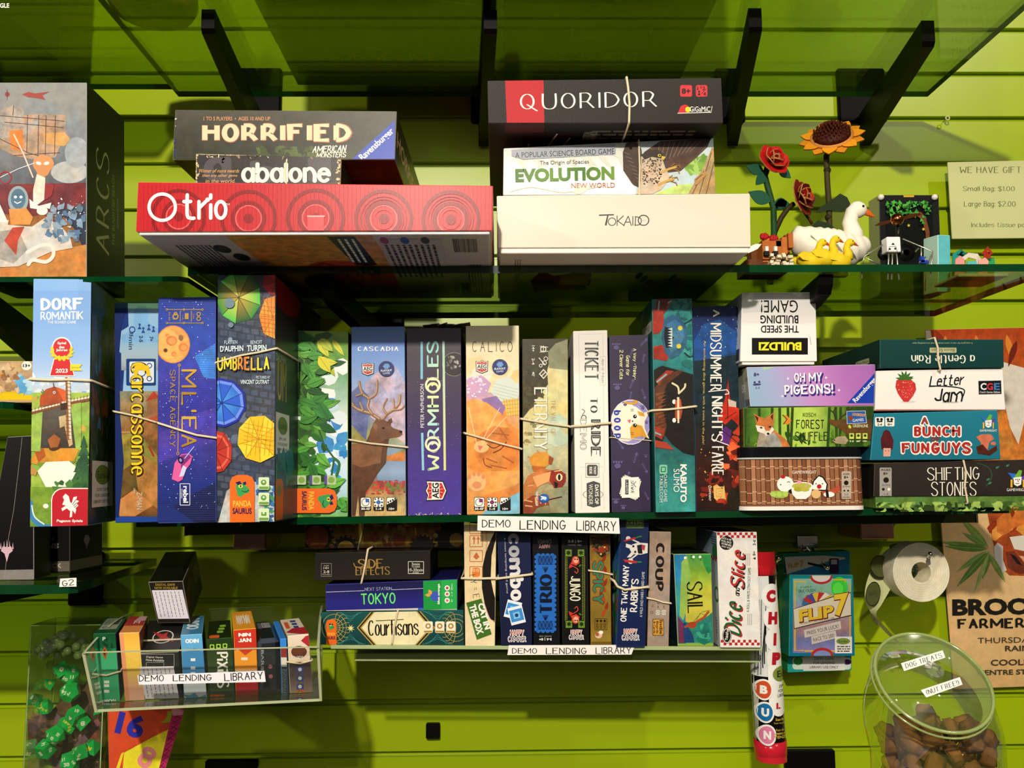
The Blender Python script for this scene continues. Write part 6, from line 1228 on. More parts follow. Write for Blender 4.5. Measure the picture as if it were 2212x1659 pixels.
A.st('NEXT STATION', 817, 1272, 58, 7, 'b4b8cc', 2, .6, sp=1.4); A.st('TOKYO', 817, 1293, 76, 25, '1c7c40', 2, 1.5, sp=1.7); A.st('TOKYO', 817, 1293, 74, 23.5, '7ce88c', 2, .75, sp=1.8)
A.flat([914, 1254, 990, 1250, 990, 1315, 915, 1318], '1c9440'); A.flat([953, 1252, 990, 1250, 990, 1315, 954, 1316], '28a84c'); A.ell(940, 1288, 10, 11, '3c58b8'); A.leaf(932, 1284, 12, 8, 120, 'e0a04c'); A.leaf(930, 1286, 12, 7, 175, 'e0a04c'); A.text('blue orange', 948, 1283, 44, 6, 'f0f0e8', 90, .04)
for y, c in ((1270, 'b04454'), (1283, 'c85c6c'), (1297, 'd86c7c')): A.ell(966, y, 5.6, 5.6, 'f0ece4'); A.ell(966, y, 3, 3, c)
A.text('25min', 976, 1268, 14, 3.5, 'f0f0e8', 90); A.text('1-4', 976, 1283, 8, 3.5, 'f0f0e8', 90); A.text('8+', 976, 1297, 6, 3.5, 'f0f0e8', 90)
b.done('card_game_box', 'dark blue game box with glowing green neon letters and green end', 'card game', GB); z2 = b.ztop
b = Box([681, 1195, 929, 1189, 929, 1253, 679, 1260], D=1.15, z=z2, vec=(-.0, .15, 0), col='221e18', side='12100c', top='16130e', bottom='0e0c08', edge='3a342a')
A = b.front(); A.grad(678, 1188, 931, 1262, ['17140f', '24201a'], n=3); g = 'a07c3c'
A.st('SIDE', 800, 1218, 54, 21, g, 1, 1.15, .5, serif=.4, sp=1.5); A.st('EFFECTS', 805, 1233, 74, 18, g, 1, 1.1, .45, serif=.45, sp=1.2); A.line([764, 1217, 768, 1224, 780, 1225, 788, 1218], 2, g, sm=True)
A.frame(694, 1217, 716, 1245, .9, '8c8478'); A.text('AGES', 705, 1222, 12, 3, 'b0a898'); A.text('14+', 705, 1227, 12, 5, 'c8c0b0', 0, .02); A.text('2-8', 705, 1235, 13, 6, 'c8c0b0', 0, .02); A.text('PLAYERS', 705, 1241, 17, 3, 'b0a898')
A.frame(882, 1213, 915, 1239, 1.2, 'd8d4c8'); A.text('3min', 898, 1218.5, 18, 6, 'e8e4d8', 0, .03); A.text('TO LEARN', 898, 1224.5, 18, 3, 'e8e4d8'); A.text('10-30min', 898, 1231, 31, 6.5, 'e8e4d8', 0, .03); A.text('TO PLAY', 898, 1236.5, 14, 3, 'e8e4d8')
b.band([794, 1190, 790, 1215, 785, 1240, 781, 1257], .0014, 'e6e0d0')
b.done('card_game_box', 'black game box with dull gold fancy lettering in the left pile', 'card game', GB); z3 = b.ztop
b = Box([659, 1131, 998, 1121, 1001, 1182, 658, 1185], D=1.20, z=z3, vec=(0, .15, 0), col='8c6a2c', side='2c2210', top='5c481c', bottom='16120c', edge='a8884c')
A = b.front(); R = random.Random(2)
for r in range(7): A.polys([[(656 + c * 10, 1120 + r * 10), (666 + c * 10, 1120 + r * 10), (666 + c * 10, 1130 + r * 10), (656 + c * 10, 1130 + r * 10)] for c in range(35) if (c + r) % 2], ['8c5c28~3', '7c4a20~3', 'a87c34~3'][r % 3])
A.blobs(800, 1124, 900, 1180, 8, 14, ['7c3418~3'], 1.3, 5); A.blobs(660, 1124, 1000, 1180, 26, 9, ['c49c54~3', '9c6c30~3'], 1.5, 15)
def gear(x, y, r, n, hole, hc):
    p = []
    for k in range(n):
        a = 2 * PI * k / n
        for da, rr in ((-.26, .86), (-.16, 1), (.16, 1), (.26, .86)): t = a + da * 2 * PI / n; p.append((x + r * rr * math.cos(t), y + r * rr * math.sin(t)))
    A.poly(p, '1a150e'); A.ell(x, y, hole, hole, hc)
gear(684, 1161, 38, 18, 26, '7c4420~3'); gear(747, 1186, 30, 16, 18, 'a87c34~2'); gear(913, 1184, 30, 18, 3, '1a150e'); gear(986, 1166, 48, 16, 15, '8c6a2c~2'); A.ring(747, 1186, 18, 1.4, 'c8a85c', 20)
b.band([786, 1124, 782, 1150, 774, 1184], .0013, 'c8bc98')
b.done('card_game_box', 'brown checkered game box printed with black cog wheels, topmost of the left pile', 'card game', GB)
# upright ones
b = Box([1002, 1127, 1072, 1138, 1069, 1396, 1005, 1397], D=1.145, zf=zb, vec=(0, .2, 0), col='e2cfa4', side='c4ac7c', top='d8c498', edge='eee0bc')
A = b.front(); A.grad(1000, 1124, 1074, 1400, ['dcc294~1', 'e4cfa0~1', 'e8d6ac~1'], n=4)
A.flat([1072, 1142, 1064, 1158, 1050, 1190, 1041, 1230, 1041, 1270, 1048, 1310, 1058, 1335, 1069, 1345, 1072, 1300, 1066, 1280, 1060, 1250, 1062, 1200, 1072, 1160], '17110e'); A.line([1046, 1302, 1058, 1335, 1070, 1342], 1.2, 'c88ca0', sm=True)
for y in (1127, 1155, 1187, 1222):
    A.frame(1015, y + 2, 1042, y + 26, 1.6, 'c06434')
A.lines([[1024, 1175, 1024, 1162], [1033, 1175, 1033, 1162]], 2.4, 'c06434'); A.polys([[(1020, 1165), (1024, 1158), (1028, 1165)], [(1029, 1165), (1033, 1158), (1037, 1165)]], 'c06434'); A.poly([(1029, 1193), (1036, 1203), (1029, 1209), (1022, 1203)], 'c06434'); A.text('Quantum Mech', 1051, 1160, 60, 5, 'c06434', -90)
A.rr(1020, 1226, 1037, 1246, 5, 'd87c34'); A.ring(1024, 1232, 3, 1, 'f0dcc0', 10); A.ring(1032, 1232, 3, 1, 'f0dcc0', 10)
A.st('Hψ = Eψ'.replace('ψ', 'Y'), 1026, 1272, 62, 14, '2c241c', -80, .5, sp=2)
q = [(1007, 1302), (1040, 1293), (1062, 1370), (1030, 1382)]; A.poly(q, '3f6c24')
A.text('CAT IN', 1046, 1331, 58, 14, 'f0ece0', -74, .05); A.text('THE BOX', 1029, 1338, 66, 15, 'f0ece0', -74, .05); A.text('Quantum Trick-taking Game', 1017, 1342, 64, 3.4, 'e0dcc8', -74)
b.band([1001, 1249, 1030, 1250, 1072, 1249], .0016, 'e2d6b8')
b.done('card_game_box', 'tall cream card game box with orange parcel symbols and a green label', 'card game', GB)
def camper(A, x, y, s=1, rot=0):
    A.st('HAPPY', x, y - 8 * s if rot == 0 else y + 8 * s, 34 * s, 15 * s, 'ece6de', rot, 2.6, sp=1.8); A.st('CAMPER', x, y + 7 * s if rot == 0 else y - 7 * s, 44 * s, 15 * s, 'ece6de', rot, 2.6, sp=1.8)
    A.st('HAPPY', x, y - 8 * s if rot == 0 else y + 8 * s, 30 * s, 12 * s, 'a83038', rot, 1.1, sp=2); A.st('CAMPER', x, y + 7 * s if rot == 0 else y - 7 * s, 40 * s, 12 * s, '46305c', rot, 1.1, sp=2)
b = Box([1074, 1148, 1146, 1146, 1149, 1394, 1083, 1396], D=1.145, zf=zb, vec=(0, .17, 0), col='151c3c', side='1c5c6c', top='10162c', edge='2c3860')
A = b.front(); A.grad(1072, 1145, 1151, 1398, ['171e44', '131a38'], n=3)
A.st('combo', 1115, 1225, 146, 30, GR(['8c8c98', 'b0b0b8', 'e4e2e0', 'e8e6e4'], 0, 1150, 0, 1298), -87.5, 1.75, sp=1.95)
A.text('a most tempting card game', 1093, 1222, 120, 5, 'c8c8d0', -87.5)
for r, o in ((-14, (1108, 1317)), (14, (1116, 1329))):
    c, s_ = math.cos(math.radians(r)), math.sin(math.radians(r)); f = lambda u, v: (o[0] + u * c + v * s_, o[1] - u * s_ + v * c)
    A.poly([f(-16, -19), f(16, -19), f(16, 19), f(-16, 19)], 'e8ecf4'); A.poly([f(-14, -13), f(14, -13), f(14, 13), f(-14, 13)], '3c8cd0'); A.poly([f(-7, -7), f(7, -7), f(7, 7), f(-7, 7)], '7cc0ec'); A.ell(*f(0, 0), 4, 4, '1c3c78')
camper(A, 1117, 1374, .92, 0)
b.band([1075, 1250, 1100, 1247, 1146, 1241], .0016, 'e6dac4')
b.done('card_game_box', 'navy card game box with big silver lower-case letters, first of the upright small games', 'card game', GB)
b = Box([1150, 1156, 1206, 1156, 1209, 1388, 1153, 1390], D=1.15, zf=zb, vec=(0, .16, 0), col='0c0c10', side='101014', top='0a0a0c', edge='24242c')
A = b.front(); A.st('HAPPY', 1176, 1180, 24, 9, 'a87c7c', 180, 1.2, sp=1.6); A.st('CAMPER', 1176, 1170, 30, 9, '8c7c7c', 180, 1.2, sp=1.6)
bl = '2468c0'; A.rect(1158, 1198, 1198, 1364, bl)
for k in range(16): A.ell(1157.5, 1203 + k * 10.4, 3.2, 4, bl); A.ell(1198.5, 1203 + k * 10.4, 3.2, 4, bl)
for k in range(4): A.ell(1163 + k * 10, 1198, 4, 3, bl); A.ell(1163 + k * 10, 1364, 4, 3, bl)
for y in (1210, 1350): A.rect(1162, y - 9, 1194, y + 9, '123468'); A.lines([[1162, y - 9, 1170, y + 9, 1178, y - 9, 1186, y + 9, 1194, y - 9], [1162, y + 9, 1170, y - 9, 1178, y + 9, 1186, y - 9, 1194, y + 9]], 1, bl)
for y in (1230, 1334): A.lines([[1178, y + 6, 1172 + k * 3, y - 6] for k in range(5)], 1.3, '0e1c38')
A.st('TRIO', 1179, 1282, 84, 26, '0c1428', 90, 1.7, .8, serif=.8, sp=1.9); A.text('3-6 | 8+', 1178, 1380, 28, 7, 'd8d8d8', 180, .04); A.text('PLAYERS  AGES', 1178, 1374, 26, 3, 'a0a0a0', 180)
b.done('card_game_box', 'black card game box with a bright blue cut-paper banner', 'card game', GB)
b = Box([1213, 1156, 1270, 1156, 1272, 1389, 1215, 1391], D=1.15, zf=zb, vec=(0, .16, 0), col='0e0d0c', side='121110', top='0c0b0a', edge='2a2826')
A = b.front(); A.text('2-5 | 8+', 1242, 1170, 30, 7, 'd0ccc0', 0, .03); A.text('PLAYERS   AGES', 1242, 1177, 28, 3, 'a0a090')
for x, y in ((1221, 1187), (1248, 1187), (1222, 1341), (1249, 1341)):
    A.rect(x, y, x + 14, y + 15, '6c8c2c'); [A.leaf(x + 7, y + 7, 6, 3, k * 60 + 20, '1c2c10') for k in range(6)]
for x in (1224, 1259): A.polys([[(x - 2, 1204 + k * 3.4), (x + 2, 1204 + k * 3.4), (x + 2, 1205.8 + k * 3.4), (x - 2, 1205.8 + k * 3.4)] for k in range(40)], '6c7c2c')
A.lines([[1221, 1202, 1221, 1341], [1263, 1202, 1263, 1341]], .8, '8c9c3c')
for s, y in ((1, 1218), (-1, 1330)):
    A.flat([1232, y, 1240, y - 14 * s, 1250, y - 10 * s, 1252, y - 2 * s, 1244, y + 4 * s, 1240, y + 2 * s], 'c83c2c~1'); A.ell(1243, y - 8 * s, 8, 9, 'c84c34'); A.ell(1244, y - 8 * s, 5.5, 6.5, 'e8a484'); A.ell(1242, y - 10 * s, 1.6, 1.6, '1c1008'); A.ell(1247, y - 10 * s, 1.6, 1.6, '1c1008'); A.flat([1231, y, 1228, y + 10 * s, 1240, y + 5 * s], 'c83434'); A.line([1240, y + 6 * s, 1248, y + 12 * s, 1246, y + 20 * s, 1241, y + 16 * s], 1.8, 'c84c34', sm=True); A.leaf(1250, y + 6 * s, 8, 4, 40 * s, '4c6c1c')
A.st('JUNGO', 1242, 1271, 54, 24, 'e2dcc0', -90, 1.25, .8, sp=1.6); camper(A, 1245, 1371, .75)
b.done('card_game_box', 'black card game box with green corners and two small red monkeys', 'card game', GB)
b = Box([1274, 1155, 1318, 1155, 1321, 1384, 1276, 1382], D=1.15, zf=zb, vec=(0, .15, 0), col='6c541c', side='3c2c10', top='4c3c14', edge='9c8034', mat=print_mat('foil_card', .3, .3))
A = b.front(); A.grad(1272, 1154, 1323, 1386, ['5c4818~2', '8c6c24~2', '94782c~1', '7c6424~1', '94782c~1'], n=8)
A.flat([1276, 1160, 1300, 1162, 1318, 1156, 1318, 1195, 1300, 1205, 1284, 1190], '3a3020~4'); A.blobs(1280, 1160, 1318, 1200, 30, 4, ['6a5c34~2', '2a2010', '8c3018~2'], 1.3, 5); A.ell(1300, 1188, 7, 7, '8c2c18~2'); A.ell(1306, 1182, 2, 2, 'e0c040'); A.ell(1298, 1197, 2, 2, 'e0c040')
for k in range(10): A.leaf(1300 + (k % 3) * 4, 1215 + k * 13, 20, 7, 60 + (k * 47 % 60), ['8c2c14', 'a8441c'][k % 2])
A.st('SPICY', 1292, 1258, 96, 26, '7c2c14', -90, 2.4, sp=1.8); A.st('SPICY', 1292, 1258, 92, 23, '2c7c5c', -90, 1.5, sp=2)
A.frame(1285, 1336, 1311, 1360, .8, '3c2c10')
for x in (1290, 1298, 1306): A.ell(x, 1341, 2.6, 2.6, '241808'); A.fine(x - 3, 1346, x + 3, 1358, 2, '3c2c10', vert=True)
A.ell(1293, 1372, 8, 7, 'e0b49c'); A.ell(1298, 1366, 5, 4, 'ece8e0'); A.ell(1290, 1370, 4, 4, 'a85c34')
b.band([1275, 1233, 1300, 1236, 1321, 1241], .0011, 'a8987c')
b.done('card_game_box', 'slim gold foil card game box with red flames and green letters', 'card game', GB)
b = Box([1341, 1121, 1402, 1122, 1393, 1392, 1331, 1391], D=1.14, zf=zb, vec=(0, .15, 0), col='16264c', side='24489c', top='101c38', edge='34487c')
A = b.front(); A.grad(1328, 1119, 1406, 1394, ['18284e', '142450', '13204a'], n=3); A.rr(1352, 1123, 1391, 1141, 3, '5c7434'); A.text('1-4 | 7+', 1371, 1130, 32, 7, 'dce0c0', 0, .02); A.text('PLAYERS  AGES', 1371, 1137, 30, 2.6, 'c0c8a0')
A.flat([1378, 1172, 1402, 1174, 1401, 1194, 1384, 1198, 1366, 1197, 1360, 1186, 1366, 1176], 'd8d4cc'); A.flat([1366, 1178, 1352, 1174, 1352, 1182, 1364, 1186], 'd8d4cc'); A.flat([1364, 1192, 1354, 1204, 1362, 1204, 1370, 1196], 'd8d4cc'); A.flat([1376, 1178, 1386, 1176, 1388, 1196, 1378, 1196], '1c1c1c'); A.flat([1386, 1176, 1394, 1178, 1392, 1190, 1386, 1186], 'a83c4c'); A.line([1362, 1164, 1380, 1172], 3, 'd8d4cc'); A.line([1360, 1210, 1378, 1196], 3, 'd8d4cc'); A.ell(1357, 1163, 5, 5, 'd8d4cc'); A.ell(1362, 1212, 6, 6, 'd8d4cc'); A.flat([1346, 1168, 1372, 1160, 1374, 1164, 1350, 1170], 'b03028'); A.flat([1346, 1208, 1376, 1212, 1374, 1217, 1350, 1214], 'b03028'); A.lines([[1374, 1161, 1386, 1158], [1376, 1214, 1386, 1214]], 3, '2c7c3c'); A.ell(1368, 1180, 2.4, 2.4, '1c1c1c'); A.ell(1372, 1192, 2.4, 2.4, '1c1c1c')
A.st('ONE TWO MANY', 1349.5, 1282, 122, 13.5, 'e8e6e0', 87, 1.35, sp=1.9); A.st('RABBITS', 1370, 1286, 72, 16, 'e8e6e0', 87, 1.25, sp=1.6); A.text('A WILD AND HARE-Y CARD GAME', 1387, 1284, 98, 6, 'd8d8d4', 87, .02); camper(A, 1362, 1371, .88)
L_ = b.face('left'); L_.grad(0, 0, 100, 100, ['183c9c', '2c6cd0', '3c9c6c', '2c7c34', '2c50a8'], n=6); L_.blobs(60, 8, 100, 40, 10, 8, ['e0e8ec', '5c9ce0'], 1.2, 3); L_.blobs(60, 45, 100, 95, 16, 8, ['c8ccc0', '4c9c34', '8c5c3c'], 1.2, 7)
b.band([1326, 1254, 1334, 1267, 1350, 1274, 1398, 1268], .0016, 'e2d8c0')
b.done('card_game_box', 'dark blue card game box with a shouting white rabbit juggling carrots', 'card game', GB)
b = Box([1404, 1148, 1450, 1149, 1444, 1387, 1398, 1383], D=1.145, zf=zb, vec=(0, .14, 0), col='9c8878', side='5c4c40', top='6c5c4c', edge='b8a898')
A = b.front(); A.grad(1396, 1147, 1452, 1388, ['94806f~2', 'a08c7c~2', '9c8878~2'], n=5); A.lines([[1400 + (k % 5) * 10, 1155 + k * 9, 1408 + (k % 5) * 10, 1160 + k * 9, 1408 + (k % 5) * 10, 1172 + k * 9] for k in range(24)], .6, 'b8a898')
A.st('COUP', 1425, 1225, 104, 19, '1c1513', -91.5, 1.7, sp=2.2, rnd=False); A.text('14+', 1434, 1311, 8, 4, '2c2018', -90); A.text('2-6', 1422, 1307, 12, 4, '2c2018', -90); A.text("15'", 1409, 1309, 7, 4, '2c2018', -90)
for x, c in ((1434, 'd8d0c4'), (1421, 'd8d0c4'), (1408, '9c8878')): A.rr(x - 4, 1318, x + 4, 1328, 1.5, c); A.ring(x, 1323, 3, .8, '2c2018', 10)
A.rr(1409, 1337, 1434, 1373, 4, '3c2414'); A.rr(1410, 1338, 1433, 1372, 4, 'c8943c'); A.text('Indie', 1428, 1355, 30, 7, '2c180c', -90, .02); A.text('Boards', 1420, 1355, 26, 5, '2c180c', -90, .02); A.text('& Cards', 1413.5, 1355, 26, 5, '2c180c', -90, .02)
b.band([1399, 1292, 1415, 1295, 1432, 1301, 1447, 1303], .0012, 'e0d4bc')
b.done('card_game_box', 'slim taupe card game box with dark angular capitals', 'card game', GB)
b = Box([1455, 1197, 1536, 1196, 1541, 1385, 1464, 1386], D=1.15, zf=zb, vec=(0, .12, 0), col='8ca83c', side='1c2c3c', top='16241c', edge='b8c86c')
A = b.front(); A.grad(1453, 1195, 1482, 1390, ['246c9c~2', '2c88b8~2', '3c9c9c~2', '2c7c9c~2', '2c4c7c~2'], n=8); A.grad(1481, 1195, 1543, 1390, ['2c8c4c~2', '7ca834~2', 'b4b83c~2', 'c4bc44~1', 'b8b03c~2', '4c9c6c~3'], n=10)
A.flat([1516, 1196, 1540, 1196, 1541, 1230, 1530, 1240, 1520, 1220], '2c8c44~3'); A.flat([1472, 1215, 1484, 1200, 1492, 1240, 1488, 1300, 1476, 1340, 1468, 1330], '8cb050~2'); A.flat([1466, 1340, 1490, 1345, 1510, 1340, 1530, 1330, 1541, 1320, 1541, 1388, 1464, 1388], '2c7c6c~4'); A.flat([1466, 1350, 1480, 1344, 1496, 1370, 1500, 1388, 1466, 1388], '1c3c6c~3'); A.flat([1464, 1330, 1475, 1345, 1478, 1388, 1466, 1388], '6c2c4c~3'); A.line([1480, 1354, 1500, 1346, 1520, 1334, 1530, 1322], 5, 'a8482c'); A.ell(1495, 1350, 9, 7, '9c3c20~2'); A.lines([[1496, 1345, 1516, 1322, 1534, 1318], [1504, 1340, 1512, 1325, 1526, 1330]], .8, '4c5c2c'); A.blobs(1510, 1350, 1541, 1386, 12, 9, ['3c9c7c~3', '1c6c5c~3'], 1.5, 4)
A.st('SAIL', 1501, 1290, 68, 34, '10140c', -88, .9, .45, serif=.55, sp=1.5); A.text('14+', 1513, 1206, 10, 6, '10200c', -90); A.text("15'", 1495, 1205, 8, 6, '10200c', -90); A.ell(1480, 1205, 3, 3, 'e8ece0'); A.ell(1498, 1203, 3, 3, 'e8ece0'); A.ell(1512, 1203, 3, 3, 'e8ece0')
b.done('card_game_box', 'short blue, green and yellow painted card game box, right of the taupe one', 'card game', GB)
b = Box([1548, 1149, 1635, 1149, 1643, 1392, 1556, 1395], D=1.14, zf=zb, vec=(0, .12, .0), col='e2ddd6', side='b8c0c4', top='2a1c12', edge='f0ece6')
A = b.front(); A.grad(1546, 1147, 1645, 1396, ['dedad4~1', 'e6e2dc~1'], n=2)
for r in range(2): A.polys([[(1549 + c * 6 + r * 0, 1150 + r * 6), (1555 + c * 6, 1150 + r * 6), (1555 + c * 6, 1156 + r * 6), (1549 + c * 6, 1156 + r * 6)] for c in range(14) if (c + r) % 2 == 0], 'b02428'); A.polys([[(1557 + c * 6, 1382 + r * 6), (1563 + c * 6, 1382 + r * 6), (1563 + c * 6, 1388 + r * 6), (1557 + c * 6, 1388 + r * 6)] for c in range(14) if (c + r) % 2 == 0], 'b02428')
A.ell(1569, 1173, 15, 15, '1a1816'); 
for i, t in enumerate(('SLICE A PIE', 'ROLL DICE', 'SCORE BIG', 'AND WIN!')): A.text(t, 1569, 1164 + i * 6, 22, 4, 'e8e4dc', -15, .02)
for dx, c, t_ in ((3, '0', 0), (0, '1', 1)):
    A.st('Dice', 1583 + dx, 1333 + dx, 70, 38, 'b02c28' if dx else '1c5c34', 88, 1.15 if dx else 1.2, .7, sp=1.7, shear=.35); A.st('Slice', 1593 + dx, 1228 + dx, 82, 30, '1c1c1c' if dx else 'b83028', 88, 1.15 if dx else 1.2, .7, sp=1.9, shear=.35)
A.st('and', 1592, 1278, 18, 12, '1c1c1c', 88, 1.1, sp=1.2, shear=.3); A.text('A ROLL & WRITE STRATEGY GAME', 1617, 1274, 96, 6, '1c5c34', 88, .02); A.lines([[1611 + k * 4, 1195, 1611 + k * 4, 1222] for k in range(3)] + [[1615 + k * 4, 1326, 1615 + k * 4, 1350] for k in range(3)], .7, '505050')
A.text('8+', 1629, 1195, 10, 6, '1c3c24', 88, .02); A.text('2-6', 1629, 1172, 12, 6, '1c3c24', 88, .02); A.poly([(1626, 1206), (1632, 1203), (1632, 1209)], '1c3c24'); A.ell(1570, 1373, 10, 17, '1a1816'); A.ring(1570, 1373, 9, 1, 'e8e4dc', 20, 16); A.text('ThinkFun', 1570, 1371, 24, 6, 'e8e4dc', 84, .02)
L_ = b.face('left'); L_.grad(0, 0, 100, 100, ['5c7c94', 'b8c4c8', 'c8ccc8'], n=3); L_.ell(90, 18, 12, 7, '2c6c44'); L_.ring(92, 55, 9, 3, '2c7c3c', ry=7); L_.fine(74, 4, 98, 12, 4, '304030'); L_.text('CRISP', 88, 85, 20, 4, '202020', 90); L_.polys([[(60 + c * 6, 22 + (c % 2) * 2), (66 + c * 6, 22 + (c % 2) * 2), (66 + c * 6, 24 + (c % 2) * 2), (60 + c * 6, 24 + (c % 2) * 2)] for c in range(7)], 'b02428')
b.done('card_game_box', 'white card game box with red checks and green and red script, last of the row', 'card game', GB)
# handwritten shelf labels
def label(px, D, txts, name, lab, tilt=0.0, dy=-.0006):
    q = list(zip(px[::2], px[1::2])); F = [P(x, y, D) for x, y in q]; mb = MB()
    vs, fs, ns = prism_raw(F, (0, .0006, 0), 0); mb.add(vs, fs, 'efece6')
    A = Art(mb, lambda x, y: P(x, y, D), (0, -1, 0))
    for t, cx, cy, w_, h, r in txts: A.st(t, cx, cy, w_, h, '16140f', r, .75, sp=1.7)
    return A, mb, lambda: tag(mb.build('shelf_label', PRN), lab, 'label', 'handwritten paper labels')
A, mb, fin = label([1032, 1114, 1337, 1119, 1339, 1153, 1031, 1146], 1.112, [('DEMO', 1072, 1131, 62, 17, 0), ('LENDING', 1172, 1134, 100, 21, 0), ('LIBRARY', 1288, 1136, 86, 22, -1)], '', 'handwritten white lending label taped to the middle shelf edge')
fin()
A, mb, fin = label([1099, 1394, 1372, 1393, 1364, 1414, 1096, 1415], 1.142, [('DEMO', 1133, 1406, 54, 12, 0), ('LENDING', 1223, 1406, 88, 14, 0), ('LIBRARY', 1325, 1405, 77, 15, 1)], '', 'handwritten white lending label taped beneath the acrylic shelf'); fin()
A, mb, fin = label([130, 1250, 165, 1248, 165, 1267, 128, 1268], 1.042, [('G2', 147, 1259, 26, 13, 8)], '', 'small white sticker reading G2 on the low left shelf corner'); fin()
# ---------------------------------------------------------------- left edge
b = Box([-60, 780, 74, 780, 74, 862, -60, 862], D=1.075, z=Z0 + .0972, vec=(0, .2, 0), col='c8a47c', side='b89a20', top='a88c5c', bottom='c8a818', edge='d8c090')
A = b.front(); A.grad(-60, 778, 76, 838, ['b49470~2', 'd0b080~3', 'a8886c~3', 'c8a070~3'], n=6); A.rect(-60, 846, 76, 864, 'e6c414'); A.line([0, 848, 76, 848], .8, 'c89c14')
A.blobs(36, 810, 74, 846, 16, 14, ['8cc4e4~2', '5ca8dc~2', 'b8dcec~1'], 1.5, 5); A.blobs(0, 790, 40, 846, 16, 8, ['8c6848~3', 'a88458~3', 'd8b890~2'], 1.6, 6); A.ell(58, 790, 11, 10, 'f2efe6'); A.text('13+', 58, 790, 16, 7, '141414', 0, .04); A.lines([[-10, 816, 8, 806]], 3, 'e0902c')
b.done('board_game_box', 'yellow-based board game box with a 13+ badge at the left edge', 'board game')
b = Box([16, 944, 72, 941, 73, 1253, -40, 1253], z=Z0 - .1170, vec=(-.005, .05, 0), col='161414', side='1c1a1a', top='3a3836', edge='b8b4b0')
A = b.front(); A.grad(-40, 940, 75, 1236, ['1c1c1e', '161214', '0e0c0c'], n=3); A.flat([-40, 1232, 73, 1230, 73, 1252, -40, 1252], '8a847e~1'); A.lines([[48, 945, 30, 1100, 18, 1165, 10, 1250]], .8, '98948e')
w_ = 'd8b4c0'; A.flat([6, 1180, 16, 1182, 24, 1180, 28, 1190, 20, 1196, 15, 1214, 10, 1196, 2, 1190], w_)
for x in (2, 9, 15, 21, 28): A.poly([(x - 1.6, 1186), (x, 1165 + abs(x - 15) * .5), (x + 1.6, 1186)], w_)
b.done('deck_box', 'tall black card deck carton with a small pale flame emblem at the left edge', 'card deck')
b = Box([58, 1105, 151, 1105, 151, 1237, 58, 1239], z=Z0 - .1170, vec=(.002, .09, 0), col='121212', side='131313', top='1c1c1c', edge='4a4844')
A = b.front(); A.flat([58, 1214, 151, 1212, 151, 1234, 58, 1236], '6c6658~1'); A.text('DECK', 114, 1222, 38, 10, 'c4beb0', 0, .03); A.text('ERN', 101, 1163, 30, 7, 'c8c4bc', 0, 0); A.text('ONS', 104, 1179, 46, 12, 'a49098', 0, .05); A.text('DEAD', 86, 1150, 12, 3.4, 'a8a49c')
R_ = b.face('right'); R_.rect(0, 80, 100, 97, '55503f~1'); R_.poly([(45, 42), (55, 42), (60, 50), (52, 60), (50, 68), (48, 60), (40, 50)], '6a5c5c')
b.done('deck_box', 'black card deck carton with a silver DECK band on the low left shelf', 'card deck')
# ---------------------------------------------------------------- clear bin with small games
YW, XR = 9.0, P(440, 1450, 1.05).x
def yp(x, y, D):
    t = math.tan(math.radians(YW)); r = ray(x, y); return ORG + r * ((D - t * XR) / (r.y - t * r.x))
FLt, FRt, FLb, FRb = yp(183, 1411, 1.005), yp(684, 1399, 1.005), yp(211, 1530, 1.03), yp(690, 1523, 1.03)
zfl = (FLb.z + FRb.z) / 2 ; FLb.z = FRb.z = zfl
dv = V((-.05, .255, 0)); BLb, BRb = FLb + dv, FRb + dv; BLt = V((BLb.x - .004, BLb.y, FLt.z + .004)); BRt = V((BRb.x, BRb.y, FLt.z + .006))
mb = MB()
def panel(mb, pts, th, edge=True):
    n = (pts[1] - pts[0]).cross(pts[2] - pts[0]).normalized() * th; k = len(pts); vs = pts + [p + n for p in pts]
    mb.add(vs, [list(range(k)), list(range(2 * k - 1, k - 1, -1))], 'ffffff', 0); mb.add(vs, [(i, k + i, k + (i + 1) % k, (i + 1) % k) for i in range(k)], 'ffffff', 1)
def arc(a, c, up): return [a.lerp(c, t / 10) + V((0, 0, up * math.sin(PI * t / 10))) for t in range(1, 10)]
panel(mb, [FLt, FRt, FRb, FLb], .003); panel(mb, [FLb, FRb, BRb, BLb], .003)
panel(mb, [FLb, FLt] + arc(FLt, BLt, .012) + [BLt, BLb], .003); panel(mb, [FRb, FRt] + arc(FRt, BRt, .012) + [BRt, BRb], -.003); panel(mb, [BLt, BRt, BRb, BLb], -.003)
binm = clear_mat('bin_acrylic', (.985, .99, .97), .5, .03, .012)
for p in (FLt, FRt): tube(mb, [p, p + V((0, 0, .0002))], .0025, n=6, mi=1)
ob = mb.build('acrylic_bin', [binm, pmat('bin_edge', 'b8bf98', .15, mott=.15, spec=.6)]); tag(ob, 'clear acrylic bin of small card games hanging on the green wall', 'bin')
m = MB(); Lb = [yp(x, y, 1.0035) for x, y in ((297, 1459), (571, 1449), (574, 1473), (300, 1479))]
vs, fs, ns = prism_raw(Lb, (0, .0005, 0), 0); m.add(vs, fs, 'eceaf0'); A = Art(m, lambda x, y: yp(x, y, 1.0035), (math.sin(math.radians(YW)), -math.cos(math.radians(YW)), 0))
A.st('DEMO', 327, 1465, 54, 14, '14120f', 1, .8, sp=1.7); A.st('LENDING', 415, 1464, 84, 14, '14120f', 1, .8, sp=1.7); A.st('LIBRARY', 526, 1461, 84, 17, '14120f', 3, .8, sp=1.7)
tag(m.build('bin_label', PRN), 'handwritten white lending label stuck on the front of the clear bin', 'label', 'handwritten paper labels')
GC = 'small card games in the clear bin'; zbin = zfl + .0032; DB = 1.062
